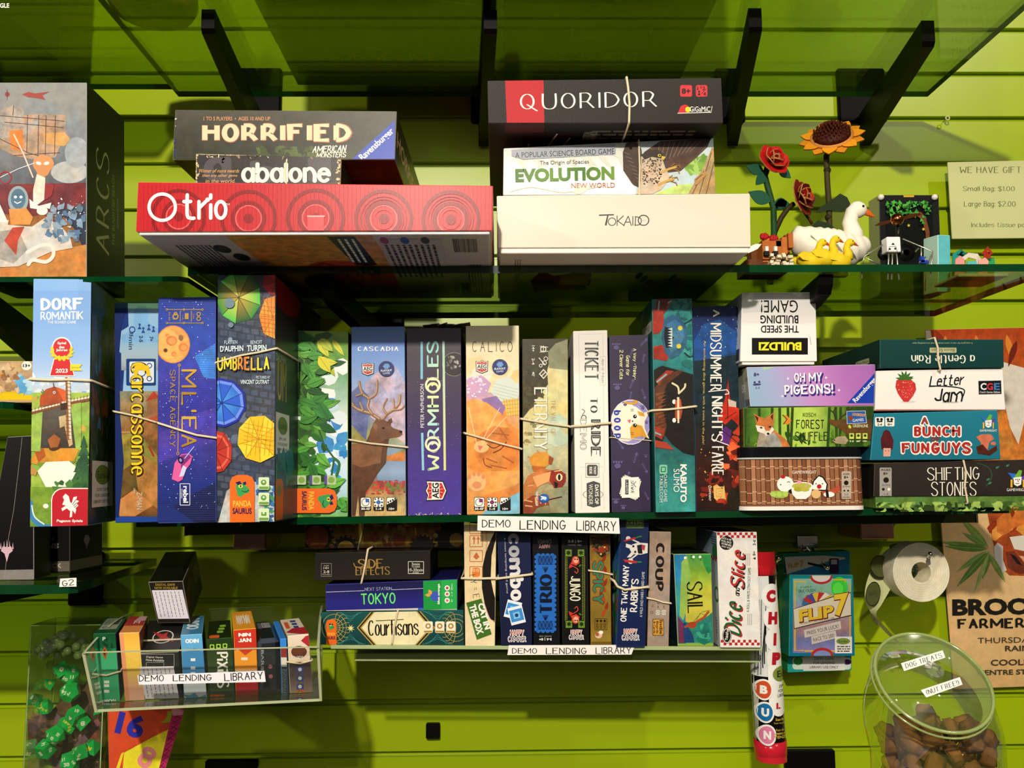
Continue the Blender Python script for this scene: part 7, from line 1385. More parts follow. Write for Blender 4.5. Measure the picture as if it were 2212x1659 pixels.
def bbox(q, d=.15, col='808080', D=DB, z=None, vec=None, **k): return Box(q, D=D, z=zbin if z is None else z, yaw=YW if 'yaw' not in k else k.pop('yaw'), xref=XR, vec=vec or (-.30 * d, .95 * d, 0), col=col, **k)
b = bbox([201, 1369, 250, 1367, 260, 1528, 216, 1529], .13, '1e7a4c', side='1a1c3c', top='14482c', edge='2c6c48')
A = b.front(); A.grad(199, 1366, 262, 1400, ['0c4a28', '0f5630']); A.grad(199, 1408, 262, 1530, ['34a06c', '3aa874', '2c9c64'], n=4); A.blobs(225, 1380, 250, 1402, 10, 7, ['0f3a24', '145c34'], 1.3, 4); A.poly([(226, 1396), (233, 1408), (228, 1426), (220, 1410)], 'a84c20'); A.poly([(226, 1402), (229, 1410), (227, 1418), (223, 1410)], '1c1c14'); A.text('P', 225, 1380, 6, 8, 'e8ece4'); A.text('TUCANO', 236, 1514, 32, 7, 'e8ece0', 182, .04)
for y in (1470, 1478, 1490): A.rect(225, y, 236, y + 6, 'dfe8dc')
T = b.face('top'); T.rect(10, 10, 90, 78, '8c9484'); T.fine(14, 14, 86, 50, 5, '2c3428'); T.bars(60, 14, 84, 50, '1c241c'); T.text('CE', 40, 66, 40, 10, '1c241c'); b.band([203, 1456, 230, 1459, 257, 1451], .0011)
b.done('card_game_box', 'green card game box with an orange diamond, leftmost in the clear bin', 'card game', GC)
b = bbox([257, 1367, 301, 1366, 313, 1527, 270, 1528], .13, 'e8b85c', side='8c3c2c', top='d88a4c', edge='f0c890')
A = b.front(); A.grad(255, 1364, 315, 1530, ['e6ac3c', 'ecc050', 'e8c44c', 'e2a888', 'e8b89c'], n=8); A.flat([255, 1366, 266, 1366, 282, 1530, 268, 1530], 'e09468'); A.frame(290, 1515, 295, 1520, 1, 'b83c3c'); T = b.face('top'); T.flat([0, 0, 100, 0, 100, 60, 0, 60], 'a82c34'); T.text('M', 60, 40, 30, 16, 'ece4dc', 0, .04); T.flat([60, 0, 100, 0, 100, 30, 40, 34], 'd8a8b0')
b.done('card_game_box', 'yellow and peach card game box, second from the left in the clear bin', 'card game', GC)
def lending(A, f, seed=1):
    """white paper slip with lines of small print turned sideways"""
    R = random.Random(seed); A.poly([f(0, 0), f(1, 0), f(1, 1), f(0, 1)], 'd6d2dc')
    for k in range(7):
        u = .1 + k * .125; v = .06
        while v < .9:
            l = R.uniform(.05, .14); A.k -= (1 if v > .06 or k else 0); A.poly([f(u, v), f(u + .022, v), f(u + .022, min(.94, v + l)), f(u, min(.94, v + l))], '6c6a78'); v += l + .03
b = bbox([294, 1411, 386, 1407, 395, 1527, 313, 1528], .12, '1a1a1e', side='121216', top='1d1c1c', edge='8a8478', vec=(-.03, .11, .02))
A = b.front(); A.frame(302, 1413, 376, 1440, .9, 'a8a49c'); A.text('Digital Game', 334, 1420, 36, 5, 'e0dcd4', -2, .02); A.text('Now Available', 335, 1426, 39, 5, 'e0dcd4', -2, .02); A.frame(316, 1431, 354, 1440, .8, 'a8a49c')
lending(A, lambda u, v: (301 + u * 74 + v * 12, 1441 - u * 2 + v * 69), 2); A.flat([340, 1511, 390, 1508, 392, 1526, 320, 1527], '6c8ca8~2'); A.rect(338, 1517, 374, 1527, '18181c'); A.ell(346, 1522, 4, 4, 'e8e8ec'); A.text('STEAM', 361, 1522, 20, 4, 'e8e8ec'); A.text('Google Play', 360, 1511, 26, 4, 'c8c8d0')
T = b.face('top'); T.ring(52, 55, 26, 3, 'd8d4cc', 28, 20); T.poly([(52 + (38 if k % 4 == 0 else (18 if k % 2 == 0 else 8)) * math.cos(k * PI / 4 + .6), 55 + (30 if k % 4 == 0 else (18 if k % 2 == 0 else 8)) * math.sin(k * PI / 4 + .6)) for k in range(8)], 'b02a24')
T.rect(0, 62, 100, 67, 'e0d4b4')
b.done('card_game_box', 'black card game box with a red star on its top, inside the clear bin', 'card game', GC); z3 = b.ztop
b = Box([320, 1257, 395, 1255, 411, 1344, 341, 1348], D=1.13, vec=(-.032, .14, .026), col='1c1616', side='302c20~3', top='0e0c0c', edge='8c8674')
A = b.front(); A.text('DIGITAL GAME', 357, 1263, 42, 5, 'b89c2c', 0, .02); A.text('NOW AVAILABLE!', 359, 1270, 50, 5, 'b89c2c', 0, .02); lending(A, lambda u, v: (328 + u * 66 + v * 14, 1275 - u * 1 + v * 62), 5)
R_ = b.face('right'); R_.text('BREAK', 28, 30, 30, 16, '8c8450', 40, .02); R_.ell(42, 50, 20, 18, '3c4c24'); R_.fine(60, 20, 95, 60, 6, 'a8a070'); R_.flat([0, 40, 20, 40, 20, 70, 0, 66], '7c3c24~3')
b.done('card_game_box', 'black card game box with a white slip, perched on top of the bin games', 'card game', GC)
b = bbox([390, 1372, 437, 1369, 447, 1524, 397, 1527], .15, '5aa4d0', side='1c3448', top='3c84ac', edge='8cc4e4')
A = b.front(); A.grad(388, 1366, 449, 1410, ['64aedc', '5aa4d4']); A.flat([388, 1410, 410, 1405, 420, 1400, 449, 1412, 449, 1470, 388, 1470], '3c84bc'); A.flat([388, 1470, 449, 1470, 449, 1526, 388, 1528], 'd4e0e8'); A.flat([396, 1500, 410, 1502, 420, 1496, 430, 1506, 444, 1500, 449, 1526, 396, 1528, 410, 1515], '5aa0cc'); A.st('ODIN', 415, 1384.5, 29, 9, 'f0f4f4', 2, 1.6, sp=1.8)
for y in (1422, 1440, 1452): A.rect(412, y, 422, y + 6, 'e4ecf0')
T = b.face('top'); T.st('ODIN', 50, 45, 60, 60, 'e4eef4', 90, 1.5)
b.done('card_game_box', 'light blue card game box in the clear bin', 'card game', GC)
b = bbox([447, 1381, 501, 1377, 507, 1522, 453, 1524], .14, '2c4424', side='1c2c18', top='14240e', edge='3c5c2c')
A = b.front(); A.grad(445, 1376, 509, 1526, ['1c3414', '28401c', '34482c', '3a4834'], n=4)
for k in range(3): A.rr(453 + k * 14, 1392 - k, 463 + k * 14, 1402 - k, 2, '9cc83c'); A.ell(458 + k * 14, 1397 - k, 3, 3, '1c3414')
A.st('PiXiES', 481, 1447, 78, 26, 'e8e6dc', -88, 1.4, .9, sp=1.6); A.rr(453, 1500, 486, 1516, 5, 'e0642c'); dino(A, 478, 1508, 6, -90); A.text('PANDA', 462, 1508, 12, 4, '2a1446', -90)
T = b.face('top'); T.rr(8, 82, 50, 97, 6, 'e0642c'); [T.rr(40 + k * 6, 60 - k * 16, 66 + k * 6, 72 - k * 16, 3, '8cbc3c') for k in range(3)]
b.done('card_game_box', 'dark green card game box with pale letters running down, in the clear bin', 'card game', GC)
b = bbox([504, 1361, 553, 1357, 558, 1522, 509, 1524], .15, 'c83a24', side='b8641c', top='eca02c', edge='f0b040')
A = b.front(); A.grad(502, 1356, 560, 1408, ['c83424', 'c43020']); A.flat([502, 1408, 514, 1402, 530, 1416, 546, 1404, 560, 1404, 560, 1462, 502, 1464], 'e89424'); A.st('NIN', 528.5, 1371, 27, 8.5, 'f2ece4', 3, 1.7, sp=1.6, rnd=False); A.st('JAN', 528.5, 1383, 29, 9.5, 'f2ece4', 3, 1.7, sp=1.6, rnd=False); A.flat([502, 1464, 560, 1462, 560, 1524, 502, 1526], 'c02c34'); A.rect(503, 1446, 558, 1452, 'd8b090')
A.rect(521, 1420, 535, 1426, 'f0e0c8'); T = b.face('top'); T.st('NINJAN', 50, 48, 62, 56, 'f6e8d0', 180, 1.8, sp=1.4, rnd=False); T.line([20, 56, 50, 40, 98, 40], 2.2, 'e8d8b0')
b.done('card_game_box', 'orange and red card game box, tallest in the clear bin', 'card game', GC)
b = bbox([555, 1382, 603, 1378, 607, 1511, 560, 1515], .14, '23262c', side='14161c', top='141c2c', edge='3c4450', bev=.005, mat=print_mat('enamel', .18, 0))
A = b.front(); A.text('BARBEES', 567, 1440, 72, 6, '8c9098', -90, .02); A.ell(584, 1440, 4.5, 4.5, 'b06474'); A.ell(585, 1461, 4.5, 4.5, 'b06474'); A.ring(578, 1424, 13, .8, '3c3c44', 20); T = b.face('top'); T.rect(40, 12, 80, 40, 'd8d8dc'); T.bars(44, 14, 78, 38); T.fine(10, 12, 38, 44, 6, 'a8acb4', vert=True)
b.done('card_game_tin', 'black rounded card game tin with two pinkish dots, in the clear bin', 'game tin', GC)
b = bbox([605, 1380, 619, 1379, 622, 1513, 608, 1514], .14, '1c2430', side='2c74c4', top='3484d8', edge='4c98e4')
A = b.front(); A.rect(600, 1378, 624, 1398, '3484d8'); A.rect(600, 1398, 624, 1420, '8c2c24'); A.rect(600, 1420, 626, 1440, 'd8d4c8'); A.fine(609, 1445, 619, 1506, 3, '707880', vert=True)
b.done('card_game_box', 'very slim blue-topped card game box, in the clear bin', 'card game', GC)
b = bbox([621, 1374, 667, 1369, 676, 1519, 626, 1519], .13, 'd8c4a8', side='9c8c74', top='e2d4bc', edge='ece0cc')
A = b.front(); A.grad(619, 1368, 678, 1408, ['e6d8c4', 'dcc8ac']); A.grad(619, 1430, 678, 1520, ['3a2e3c~1', '5c4a50~1', '8c7464~1', 'd8bc94~1'], n=6); A.ell(646, 1408, 17, 13, '5c2c1c~3'); A.flat([660, 1374, 668, 1372, 668, 1398, 650, 1384], 'b02834'); A.text('WIZARDS CUP', 647, 1421, 46, 8, 'ece8e0', 2, .04); A.rect(619, 1427, 676, 1430, 'd8c49c')
for y in (1440, 1459, 1477): A.rr(641, y, 656, y + 13, 2, '34488c'); A.ell(648, y + 6, 4, 4, 'd8d8e4')
A.rr(641, 1489, 658, 1522, 7, 'd85c28'); dino(A, 649, 1497, 5); T = b.face('top'); T.flat([0, 80, 60, 96, 100, 100, 100, 60, 40, 60], 'b02834'); T.rr(10, 20, 30, 60, 5, 'd85c28'); [T.rr(44 + k * 2, 12 + k * 18, 72, 24 + k * 18, 3, '34488c') for k in range(3)]
b.band([622, 1430, 648, 1434, 672, 1427], .0010); b.done('card_game_box', 'cream card game box fading to dark violet, rightmost in the clear bin', 'card game', GC)
# ---------------------------------------------------------------- clear box of green dice
D = 1.30; a_, c_ = P(66, 1352, D), P(229, 1340, D); zlow = Z0 - .462; zt_ = P(66, 1352, D).z; DW = c_.x - a_.x
glass('glass_shelf', rect(-.85, -.3, 1.2, 1.39), zlow, .009, 'lowest left glass shelf under the box of green dice')
mb = MB(); x0, x1, y0, y1 = a_.x, c_.x, D, D + .072
for pts, th in (([V((x0, y0, zlow)), V((x1, y0, zlow)), V((x1, y0, zt_)), V((x0, y0, zt_))], .0012), ([V((x0, y1, zlow)), V((x1, y1, zlow)), V((x1, y1, zt_)), V((x0, y1, zt_))], .0012), ([V((x0, y0, zlow)), V((x0, y1, zlow)), V((x0, y1, zt_)), V((x0, y0, zt_))], .0012), ([V((x1, y0, zlow)), V((x1, y1, zlow)), V((x1, y1, zt_)), V((x1, y0, zt_))], .0012), ([V((x0, y0, zt_)), V((x1, y0, zt_)), V((x1, y1, zt_)), V((x0, y1, zt_))], .0012), ([V((x0, y0, zlow)), V((x1, y0, zlow)), V((x1, y1, zlow)), V((x0, y1, zlow))], .0012)): panel(mb, pts, th)
ob = mb.build('display_box', [clear_mat('box_film', (.95, .97, .90), .5, .05, .01), pmat('film_edge', 'b4c890', .2, mott=.3)]); tag(ob, 'tall clear plastic box holding green dice and clear beads', 'display box')
m = MB(); yb = y1 - .003
def pb(x, y): return P(x, y, yb)
F = [pb(*q) for q in ((228, 1470), (228, 1700), (60, 1700), (60, 1560), (110, 1535), (140, 1510), (170, 1480))]
slab(m, F, (0, 1, 0), .001, '70503c~3'); A = Art(m, pb, (0, -1, 0), [(50, 1400), (228, 1400), (228, 1700), (50, 1700)])
A.blobs(70, 1540, 226, 1690, 60, 22, ['8c6450~4', '5c4438~4', '4a4034~4', 'a87c68~3', '7c5c6c~3'], 2.2, 5); A.flat([60, 1630, 90, 1628, 112, 1650, 118, 1700, 60, 1700], '7c9434~2'); A.blobs(190, 1560, 226, 1600, 8, 12, ['a05c78~3', '8c4c34~3'], 1.6, 3)
m.build('backing_card', PRN, ob)
dicem = pmat('green_dice_resin', '1ce266', .12, mott=.5, scale=90, spec=.7, trans=.25)
def poly_die(kind):
    bm = bmesh.new()
    if kind == 20: bmesh.ops.create_icosphere(bm, subdivisions=1, radius=1)
    elif kind == 12:
        ph = (1 + 5 ** .5) / 2; pts = [V(p) for p in [(i, j, k) for i in (-1, 1) for j in (-1, 1) for k in (-1, 1)] + [(0, i / ph, j * ph) for i in (-1, 1) for j in (-1, 1)] + [(i / ph, j * ph, 0) for i in (-1, 1) for j in (-1, 1)] + [(j * ph, 0, i / ph) for i in (-1, 1) for j in (-1, 1)]]
        [bm.verts.new(p / 1.73) for p in pts]; bmesh.ops.convex_hull(bm, input=bm.verts[:])
    elif kind == 8: [bm.verts.new(p) for p in ((1, 0, 0), (-1, 0, 0), (0, 1, 0), (0, -1, 0), (0, 0, 1), (0, 0, -1))]; bmesh.ops.convex_hull(bm, input=bm.verts[:])
    elif kind == 4: [bm.verts.new(V(p) * .62) for p in ((1, 1, 1), (1, -1, -1), (-1, 1, -1), (-1, -1, 1))]; bmesh.ops.convex_hull(bm, input=bm.verts[:])
    elif kind == 10: [bm.verts.new((math.cos(k * PI / 5), math.sin(k * PI / 5), .1 * (-1) ** k)) for k in range(10)]; bm.verts.new((0, 0, 1)); bm.verts.new((0, 0, -1)); bmesh.ops.convex_hull(bm, input=bm.verts[:])
    else: bmesh.ops.create_cube(bm, size=1.3)
    bmesh.ops.recalc_face_normals(bm, faces=bm.faces); bm.normal_update(); bm.verts.index_update()
    r = ([v.co.copy() for v in bm.verts], [[v.index for v in f.verts] for f in bm.faces]); bm.free(); return r
R = random.Random(8)
dl = [(130, 1446, 20, 6, '0', 'big green die high up in the clear dice box'), (152, 1457, 24, 20, '50', 'round green die printed 40 and 50 in the clear dice box'), (105, 1478, 17, 4, '2', 'pyramid-shaped green die with 3, 2 and 4 in the clear dice box'), (152, 1495, 22, 12, '2', 'twelve-sided green die showing 2 and 12 in the clear dice box'), (76, 1511, 18, 8, '3', 'green die at the left wall of the clear dice box'), (97, 1526, 18, 10, '12', 'green die with yellow figures beside the left-wall die'), (162, 1545, 20, 6, '4', 'bright green die half hidden behind the one marked 8'), (178, 1559, 21, 8, '8', 'green die marked 8 in the middle of the dice clump'), (143, 1568, 21, 10, '10', 'yellow-lettered green die in the dice clump'), (120, 1588, 22, 20, '0', 'long green die at the lower left of the dice clump'), (98, 1618, 21, 6, '1', 'dark green die showing 6, 8 and 1 near the bottom left'), (198, 1615, 24, 8, '4', 'green die against the right wall near the bottom'), (173, 1626, 21, 10, '2', 'teal-green die marked 2 near the bottom'), (152, 1645, 24, 20, '20', 'twenty-sided teal-green die at the bottom edge'), (208, 1538, 12, 4, '7', 'small green die tip against the right wall below the bin')]
for i, (px, py, pr, kd, t, lab) in enumerate(dl):
    vs, fs = poly_die(kd); c = P(px, py, D + .024 + .010 * (i % 3)); r = pr / 1900 * D * .98; rot = Euler((R.uniform(0, 6), R.uniform(0, 6), R.uniform(0, 6))).to_matrix(); m = MB(); w = [c + rot @ p * r for p in vs]
    m.add(w, fs, '0fa648'); best = sorted(fs, key=lambda f: (w[f[1]] - w[f[0]]).cross(w[f[2]] - w[f[0]]).normalized().y)[:4 if kd != 4 else 2]
    for q, f in enumerate(best):
        nrm = (w[f[1]] - w[f[0]]).cross(w[f[2]] - w[f[0]]).normalized(); fc = sum((w[k] for k in f), V()) / len(f); u = nrm.cross(V((.2, 0, 1))).normalized() * -1; v_ = u.cross(nrm) * -1
        if nrm.y > -.3: continue
        A = Art(m, lambda x, y, fc=fc, u=u, v_=v_: fc + u * x + v_ * y, nrm, mi=1); s_ = r * (.42 if kd in (20, 12, 10) else .6); A.text(t if q == 0 else str((i * 7 + q * 3) % 12 + 1), 0, 0, s_ * (.7 if len(t) == 1 or q else 1.2), s_ * .8, 'f4f6e8' if i % 3 != 2 else 'e8d84c', R.uniform(-60, 60), .05)
    tag(m.build('polyhedral_die', [dicem, PRN]), lab, 'die', 'green dice in the clear box')
m = MB(); ball(m, (0, 0, 0), 1, 'ffffff', 10); bead = m.build('clear_bead', clear_mat('bead_film', (.9, .97, .84), 4.0, .12, .42, 'ecf6e0'), origin=V((0, 0, 0)))
for i in range(95):
    u = R.random(); o = bead if i == 0 else bead.copy()
    if i: COL.objects.link(o)
    o.location = P(78 + u * 144, 1420 - R.random() ** .7 * (18 + 34 * math.sin(PI * min(1, u * 1.2))), D + .009 + .05 * R.random()); s_ = R.uniform(.0042, .0068); o.scale = (s_, s_, s_)
    tag(o, 'clear round bead in the heap at the top of the dice box', 'bead', 'clear beads in the dice box')
# red and yellow triangular bag
b = Box([232, 1534, 400, 1530, 348, 1690, 236, 1690], D=1.2, snap=False, vec=(-.01, .04, 0), col='c8402c', side='b83c5c', top='b03028', edge='d87060')
A = b.front(); A.grad(230, 1528, 402, 1692, ['b8402c~2', 'd8542c~2', 'c8402c~2'], n=3); A.flat([236, 1528, 330, 1534, 366, 1552, 330, 1590, 262, 1625, 236, 1690], 'd8502c~1'); A.flat([362, 1536, 376, 1536, 370, 1560, 346, 1562, 360, 1550], '9aa42c'); A.flat([366, 1575, 330, 1592, 268, 1626, 262, 1700, 350, 1700], 'e8dc30~1'); A.flat([262, 1628, 268, 1624, 250, 1690, 240, 1690], 'e8dc30~1')
A.flat([374, 1532, 400, 1530, 350, 1692, 336, 1692], 'b8305c'); A.lines([[376 - k * 3.4, 1545 + k * 12, 394 - k * 4, 1552 + k * 12] for k in range(12)] + [[392 - k * 4.2, 1540 + k * 12, 376 - k * 3.6, 1552 + k * 12] for k in range(12)], 1.6, '6c1c48'); A.flat([370, 1532, 400, 1530, 394, 1544, 374, 1546], 'd08c94')
A.text('16', 282, 1566, 60, 50, '3434a4', -14, .05); A.st('8', 317, 1636, 32, 48, 'e88c8c', -30, 1.9, sp=1)
b.done('printed_pouch', 'triangular pouch printed with a blue 16 and pink 8 below the bin', 'pouch')
# ---------------------------------------------------------------- hooks, hanging games, sticker roll
def hook(wall, tip, Dt, label, drop=0):
    m = MB(); a = P(*wall, 1.418); t = P(*tip, Dt); tube(m, [a, a.lerp(t, .5) + V((0, 0, -.002)), t], .0026, n=8); ball(m, t, .0036, 'ffffff', 10)
    o = m.build('display_hook', chrome); tag(o, label, 'hook'); m2 = MB(); c = a; bx(m2, c.x - .017, c.x + .017, 1.412, 1.4195, c.z - .004, c.z + .016, bev=.001); bx(m2, c.x - .010, c.x + .010, 1.409, 1.413, c.z - .010, c.z + .004, bev=.001); m2.build('wall_clip', chrome, o)
hook((1742, 1180), (1787, 1226), 1.30, 'chrome hook carrying the yellow lettered card game'); hook((1664, 1222), (1682, 1206), 1.25, 'chrome hook beside the red capped tube'); hook((1984, 1228), (2010, 1197), 1.22, 'chrome hook through the middle of the sticker roll')
b = Box([1692, 1196, 1836, 1190, 1840, 1448, 1702, 1453], D=1.352, snap=False, vec=(0, .03, 0), col='147a74', side='1c8c5c', top='0f5c50', edge='3ca88c')
A = b.front(); A.grad(1690, 1188, 1842, 1454, ['14785c', '18887c', '28a49c'], n=4); A.rect(1804, 1186, 1842, 1240, '1c7c98'); A.rr(1712, 1420, 1838, 1446, 6, 'd8e4dc'); A.ell(1724, 1428, 10, 9, '3c9c4c'); A.ell(1830, 1430, 9, 6, '5c2c6c'); A.rect(1735, 1416, 1825, 1449, 'e2e2dc')
for i, t in enumerate(('DEMO GAME', 'FOR LENDING', 'LIBRARY USE ONLY')): A.text(t, 1780, 1423 + i * 9, (42, 46, 62)[i], 5.5, '2c2c2c', 0, .01)
b.done('card_game_box', 'teal hanging card game box behind the yellow lettered one', 'card game')
b = Box([1706, 1242, 1843, 1242, 1847, 1417, 1704, 1418], D=1.315, snap=False, vec=(0, .032, 0), col='9c98b0', side='147a6c', top='c8c4b8', edge='3ca890', mat=print_mat('gloss_card', .22, .03))
A = b.front(); A.grad(1703, 1240, 1849, 1420, ['14808c', '1c7c94', '146c8c'], n=3); A.grad(1713, 1250, 1839, 1410, ['8cb4a8~1', '7cb094~2', '8c9cb4~2', '9c8c9c~2', 'a87c74~2', '6c7cb4~2', '8c7cb0~1'], n=14); A.ell(1813, 1268, 18, 22, '3cc83c~1'); A.ell(1810, 1272, 11, 14, '5ce04c')
y_ = 'd8b03c'; A.lines([[1716, 1256, 1740, 1256], [1748, 1252, 1752, 1252], [1800, 1252, 1826, 1252, 1826, 1258], [1717, 1256, 1717, 1405, 1736, 1405], [1836, 1262, 1836, 1392], [1738, 1406, 1758, 1406], [1790, 1406, 1808, 1406]], 2.6, y_)
A.ell(1774, 1246, 24, 16, 'b03030'); A.ell(1774, 1244, 20, 13, 'd8d0cc'); A.ell(1776, 1415, 24, 16, 'b03030'); A.ell(1776, 1417, 19, 12, '7c8cc0'); A.text('A GAME BY', 1742, 1268, 26, 4, '303030', 4); A.text('ERIC OLSEN', 1743, 1276, 36, 6.5, '303030', 5)
for k, c in enumerate(('3c6c9c', 'b03434', '4c4c9c', 'd8b43c', 'b83030', 'e0d8cc', 'c8b43c')):
    a = math.radians(165 - k * 21); dx, dy = math.cos(a), -math.sin(a); px_, py_ = -dy, dx; o = (1770, 1306); A.poly([(o[0] + dx * 4 + px_ * 6, o[1] + dy * 4 + py_ * 6), (o[0] + dx * 38 + px_ * 8, o[1] + dy * 26 + py_ * 8), (o[0] + dx * 38 - px_ * 8, o[1] + dy * 26 - py_ * 8), (o[0] + dx * 4 - px_ * 6, o[1] + dy * 4 - py_ * 6)], c)
A.flat([1713, 1315, 1806, 1286, 1838, 1279, 1839, 1330, 1760, 1348, 1715, 1359], '3c2c2c'); A.flat([1714, 1316, 1806, 1288, 1837, 1281, 1838, 1328, 1760, 1346, 1716, 1357], 'd8d0b8'); A.text('FLIP', 1764, 1326, 78, 28, '6c1c24', 9, .07, .1); A.text('FLIP', 1763, 1325, 76, 25, 'e0bc34', 9, .04, .1); A.text('7', 1818, 1307, 34, 52, '6c1c24', 9, .08, .15); A.text('7', 1817, 1306, 31, 47, 'e6c438', 9, .05, .15)
A.text('THE GREATEST CARD GAME OF ALL TIME', 1764, 1341, 76, 4, '5c2c2c', 10)
for q, t, cx, cy, w_ in (([1736, 1361, 1815, 1341, 1817, 1358, 1738, 1378], 'PRESS YOUR LUCK!', 1777, 1360, 70), ([1752, 1375, 1805, 1362, 1807, 1378, 1753, 1392], 'RACE TO 200!', 1779, 1377, 46)): A.flat(q, 'd0c8c0'); A.text(t, cx, cy, w_, 8, '3c3438', 13, .0)
A.rect(1803, 1375, 1840, 1411, 'e8e4dc'); A.ell(1821, 1385, 15, 7, '7c9448'); A.text('Eureka', 1821, 1385, 20, 5, '24301a'); A.fine(1808, 1394, 1836, 1409, 3, '505050')
def hdr(o):
    m = MB(); Dh = 1.325; F = [P(x, y, Dh) for x, y in ((1695, 1203), (1780, 1200), (1825, 1204), (1828, 1241), (1700, 1243))]; slab(m, F, (0, 1, 0), .001, 'b4b0a0'); A = Art(m, lambda x, y: P(x, y, Dh), (0, -1, 0)); A.flat([1700, 1240, 1740, 1228, 1790, 1212, 1826, 1208, 1828, 1241, 1700, 1242], '1c6c94'); A.text('FLIP', 1714, 1221, 24, 10, 'a88438', 8, .05); A.text('7', 1732, 1217, 8, 14, 'a88438', 8, .05); A.rr(1791, 1206, 1812, 1239, 3, '241838'); A.rect(1795, 1209, 1808, 1219, '9c98a0'); A.flat([1745, 1214, 1782, 1222, 1780, 1227, 1745, 1219], '12140c'); m.build('hang_tab', PRN, o)
b.parts.append(('part', hdr)); b.done('card_game_box', 'hanging card game box with big yellow lettering on a tilted cream banner', 'card game')
# sticker roll
m = MB(); D = 1.25; c = P(1990, 1236, D); r0, r1 = 61 / 1900 * D, 21 / 1900 * D; n = 48; vs = []
for k in range(n):
    a = 2 * PI * k / n
    for r, y in ((r1, 0), (r0, 0), (r0, .038), (r1, .038)): vs.append(c + V((r * math.cos(a), y, r * math.sin(a) * 1.02)))
m.add(vs, [(4 * k + j, 4 * k + (j + 1) % 4, 4 * ((k + 1) % n) + (j + 1) % 4, 4 * ((k + 1) % n) + j) for k in range(n) for j in range(4)], 'e4dcc0~1', 0, False)
A = Art(m, lambda x, y: P(x, y, D), (0, -1, 0)); [A.ring(1990, 1236, 58 - k * 5, .6, 'cfc6a6', 40) for k in range(7)]
o = m.build('sticker_roll', DULL); tag(o, 'white roll of round olive stickers hanging on a hook by the poster', 'sticker roll')
m = MB(); Lp = catmull([(1985, 1173), (1935, 1178), (1900, 1202), (1876, 1245), (1868, 1290), (1882, 1325), (1905, 1358), (1945, 1395)], 6); Rp = catmull([(2000, 1178), (1962, 1205), (1938, 1236), (1922, 1275), (1905, 1305), (1893, 1328), (1915, 1357), (1947, 1391)], 6)
vs = []
for (x, y), (u, v) in zip(Lp, Rp): vs += [P(x, y, 1.30), P(u, v, 1.285)]
m.add(vs, [(2 * k, 2 * k + 2, 2 * k + 3, 2 * k + 1) for k in range(len(Lp) - 1)], 'bcc088', 0, True)
for cx, cy, rx, ry, rot in ((1946, 1185, 25, 10, -10), (1902, 1224, 22, 25, 20), (1886, 1283, 16, 27, -8), (1888, 1338, 4, 14, 30)):
    mm = Art(m, lambda x, y: P(x, y, 1.283), (0, -1, 0)); mm.ell(cx, cy, rx, ry, '1c1e10', rot); mm.ell(cx, cy, rx * .92, ry * .92, '4c5224', rot); mm.st('Eureka', cx, cy, rx * 1.1, ry * .45, '23260f', 190, .7)
m.build('sticker_strip', DULL, o)
# tall tube of a game with a red cap
D = 1.20; rr_ = .0202; ax0, ax1 = P(1640, 1195, D), P(1665, 1628, D); axd = (ax1 - ax0); m = MB()
lathe(m, [(0, .017), (rr_, .0185), (rr_, axd.length - .02), (0, axd.length - .02)], ax1, 'e2e2dc', 36, -axd)
cy = lambda p: None
def mcyl(x, y):
    p = P(x, y, D); t = (ax0.z - p.z) / (ax0.z - ax1.z); ac = ax0.lerp(ax1, t); dx = max(-rr_ * .999, min(rr_ * .999, p.x - ac.x)); return V((ac.x + dx, ac.y - math.sqrt(rr_ * rr_ - dx * dx) * 1.006, p.z))
A = Art(m, mcyl, (0, -1, 0)); A.strips = 3; A.STEP = .00012
A.flat([1648, 1238, 1680, 1238, 1690, 1460, 1634, 1460], '0f0f10'); A.flat([1600, 1238, 1650, 1238, 1662, 1458, 1612, 1458], 'd8dcd8'); A.flat([1600, 1455, 1710, 1455, 1710, 1598, 1600, 1598], '0f0f10'); A.flat([1600, 1598, 1712, 1598, 1712, 1640, 1600, 1640], 'c82430'); A.flat([1600, 1190, 1700, 1190, 1700, 1238, 1600, 1238], 'b81c24')
for x, y in ((1657, 1283), (1661, 1330), (1665, 1375), (1668, 1418), (1671, 1465), (1673, 1513)): A.ell(x, y, 22, 26, 'ecebe4')
A.flat([1648, 1432, 1694, 1430, 1696, 1520, 1651, 1522], 'ecebe4'); red = 'b01c28'
for t, x, y in (('C', 1656, 1283), ('H', 1660, 1330), ('I', 1664, 1375), ('P', 1668, 1416)): A.text(t, x, y, 22 if t != 'I' else 7, 26, red, -3, .08)
A.text('I.', 1671, 1516, 10, 13, red, 0, .05); A.ell(1678, 1449, 20, 16, '7c8c3c'); A.text('Eu', 1678, 1449, 20, 14, '24301a', 0, .02)
for i, t in enumerate(('DEMO', 'FOR LE', 'LIBRARY')): A.text(t, 1682, 1475 + i * 9.5, (18, 22, 26)[i], 6, '2c2c2c', 0, .0)
for t, x, y, cc in (('B', 1640, 1482, 'c8502c'), ('U', 1643, 1530, '1c6ca4'), ('N', 1647, 1578, 'd87ca0')): A.ell(x, y, 18, 23, 'ecebe4'); A.ell(x, y, 14.5, 19, cc); A.text(t, x, y, 14, 18, 'ecebe4', 0, .06)
for t, y, w_ in (('Scan for', 1544, 22), ('how to play!', 1552, 28), ('from the', 1566, 20), ('creators of', 1573, 26), ('TENZI', 1581, 28)): A.text(t, 1674, y, w_, 6, 'c8a83c', 0, .03)
A.fine(1622, 1290, 1636, 1450, 3, '8c8c8c', vert=True)
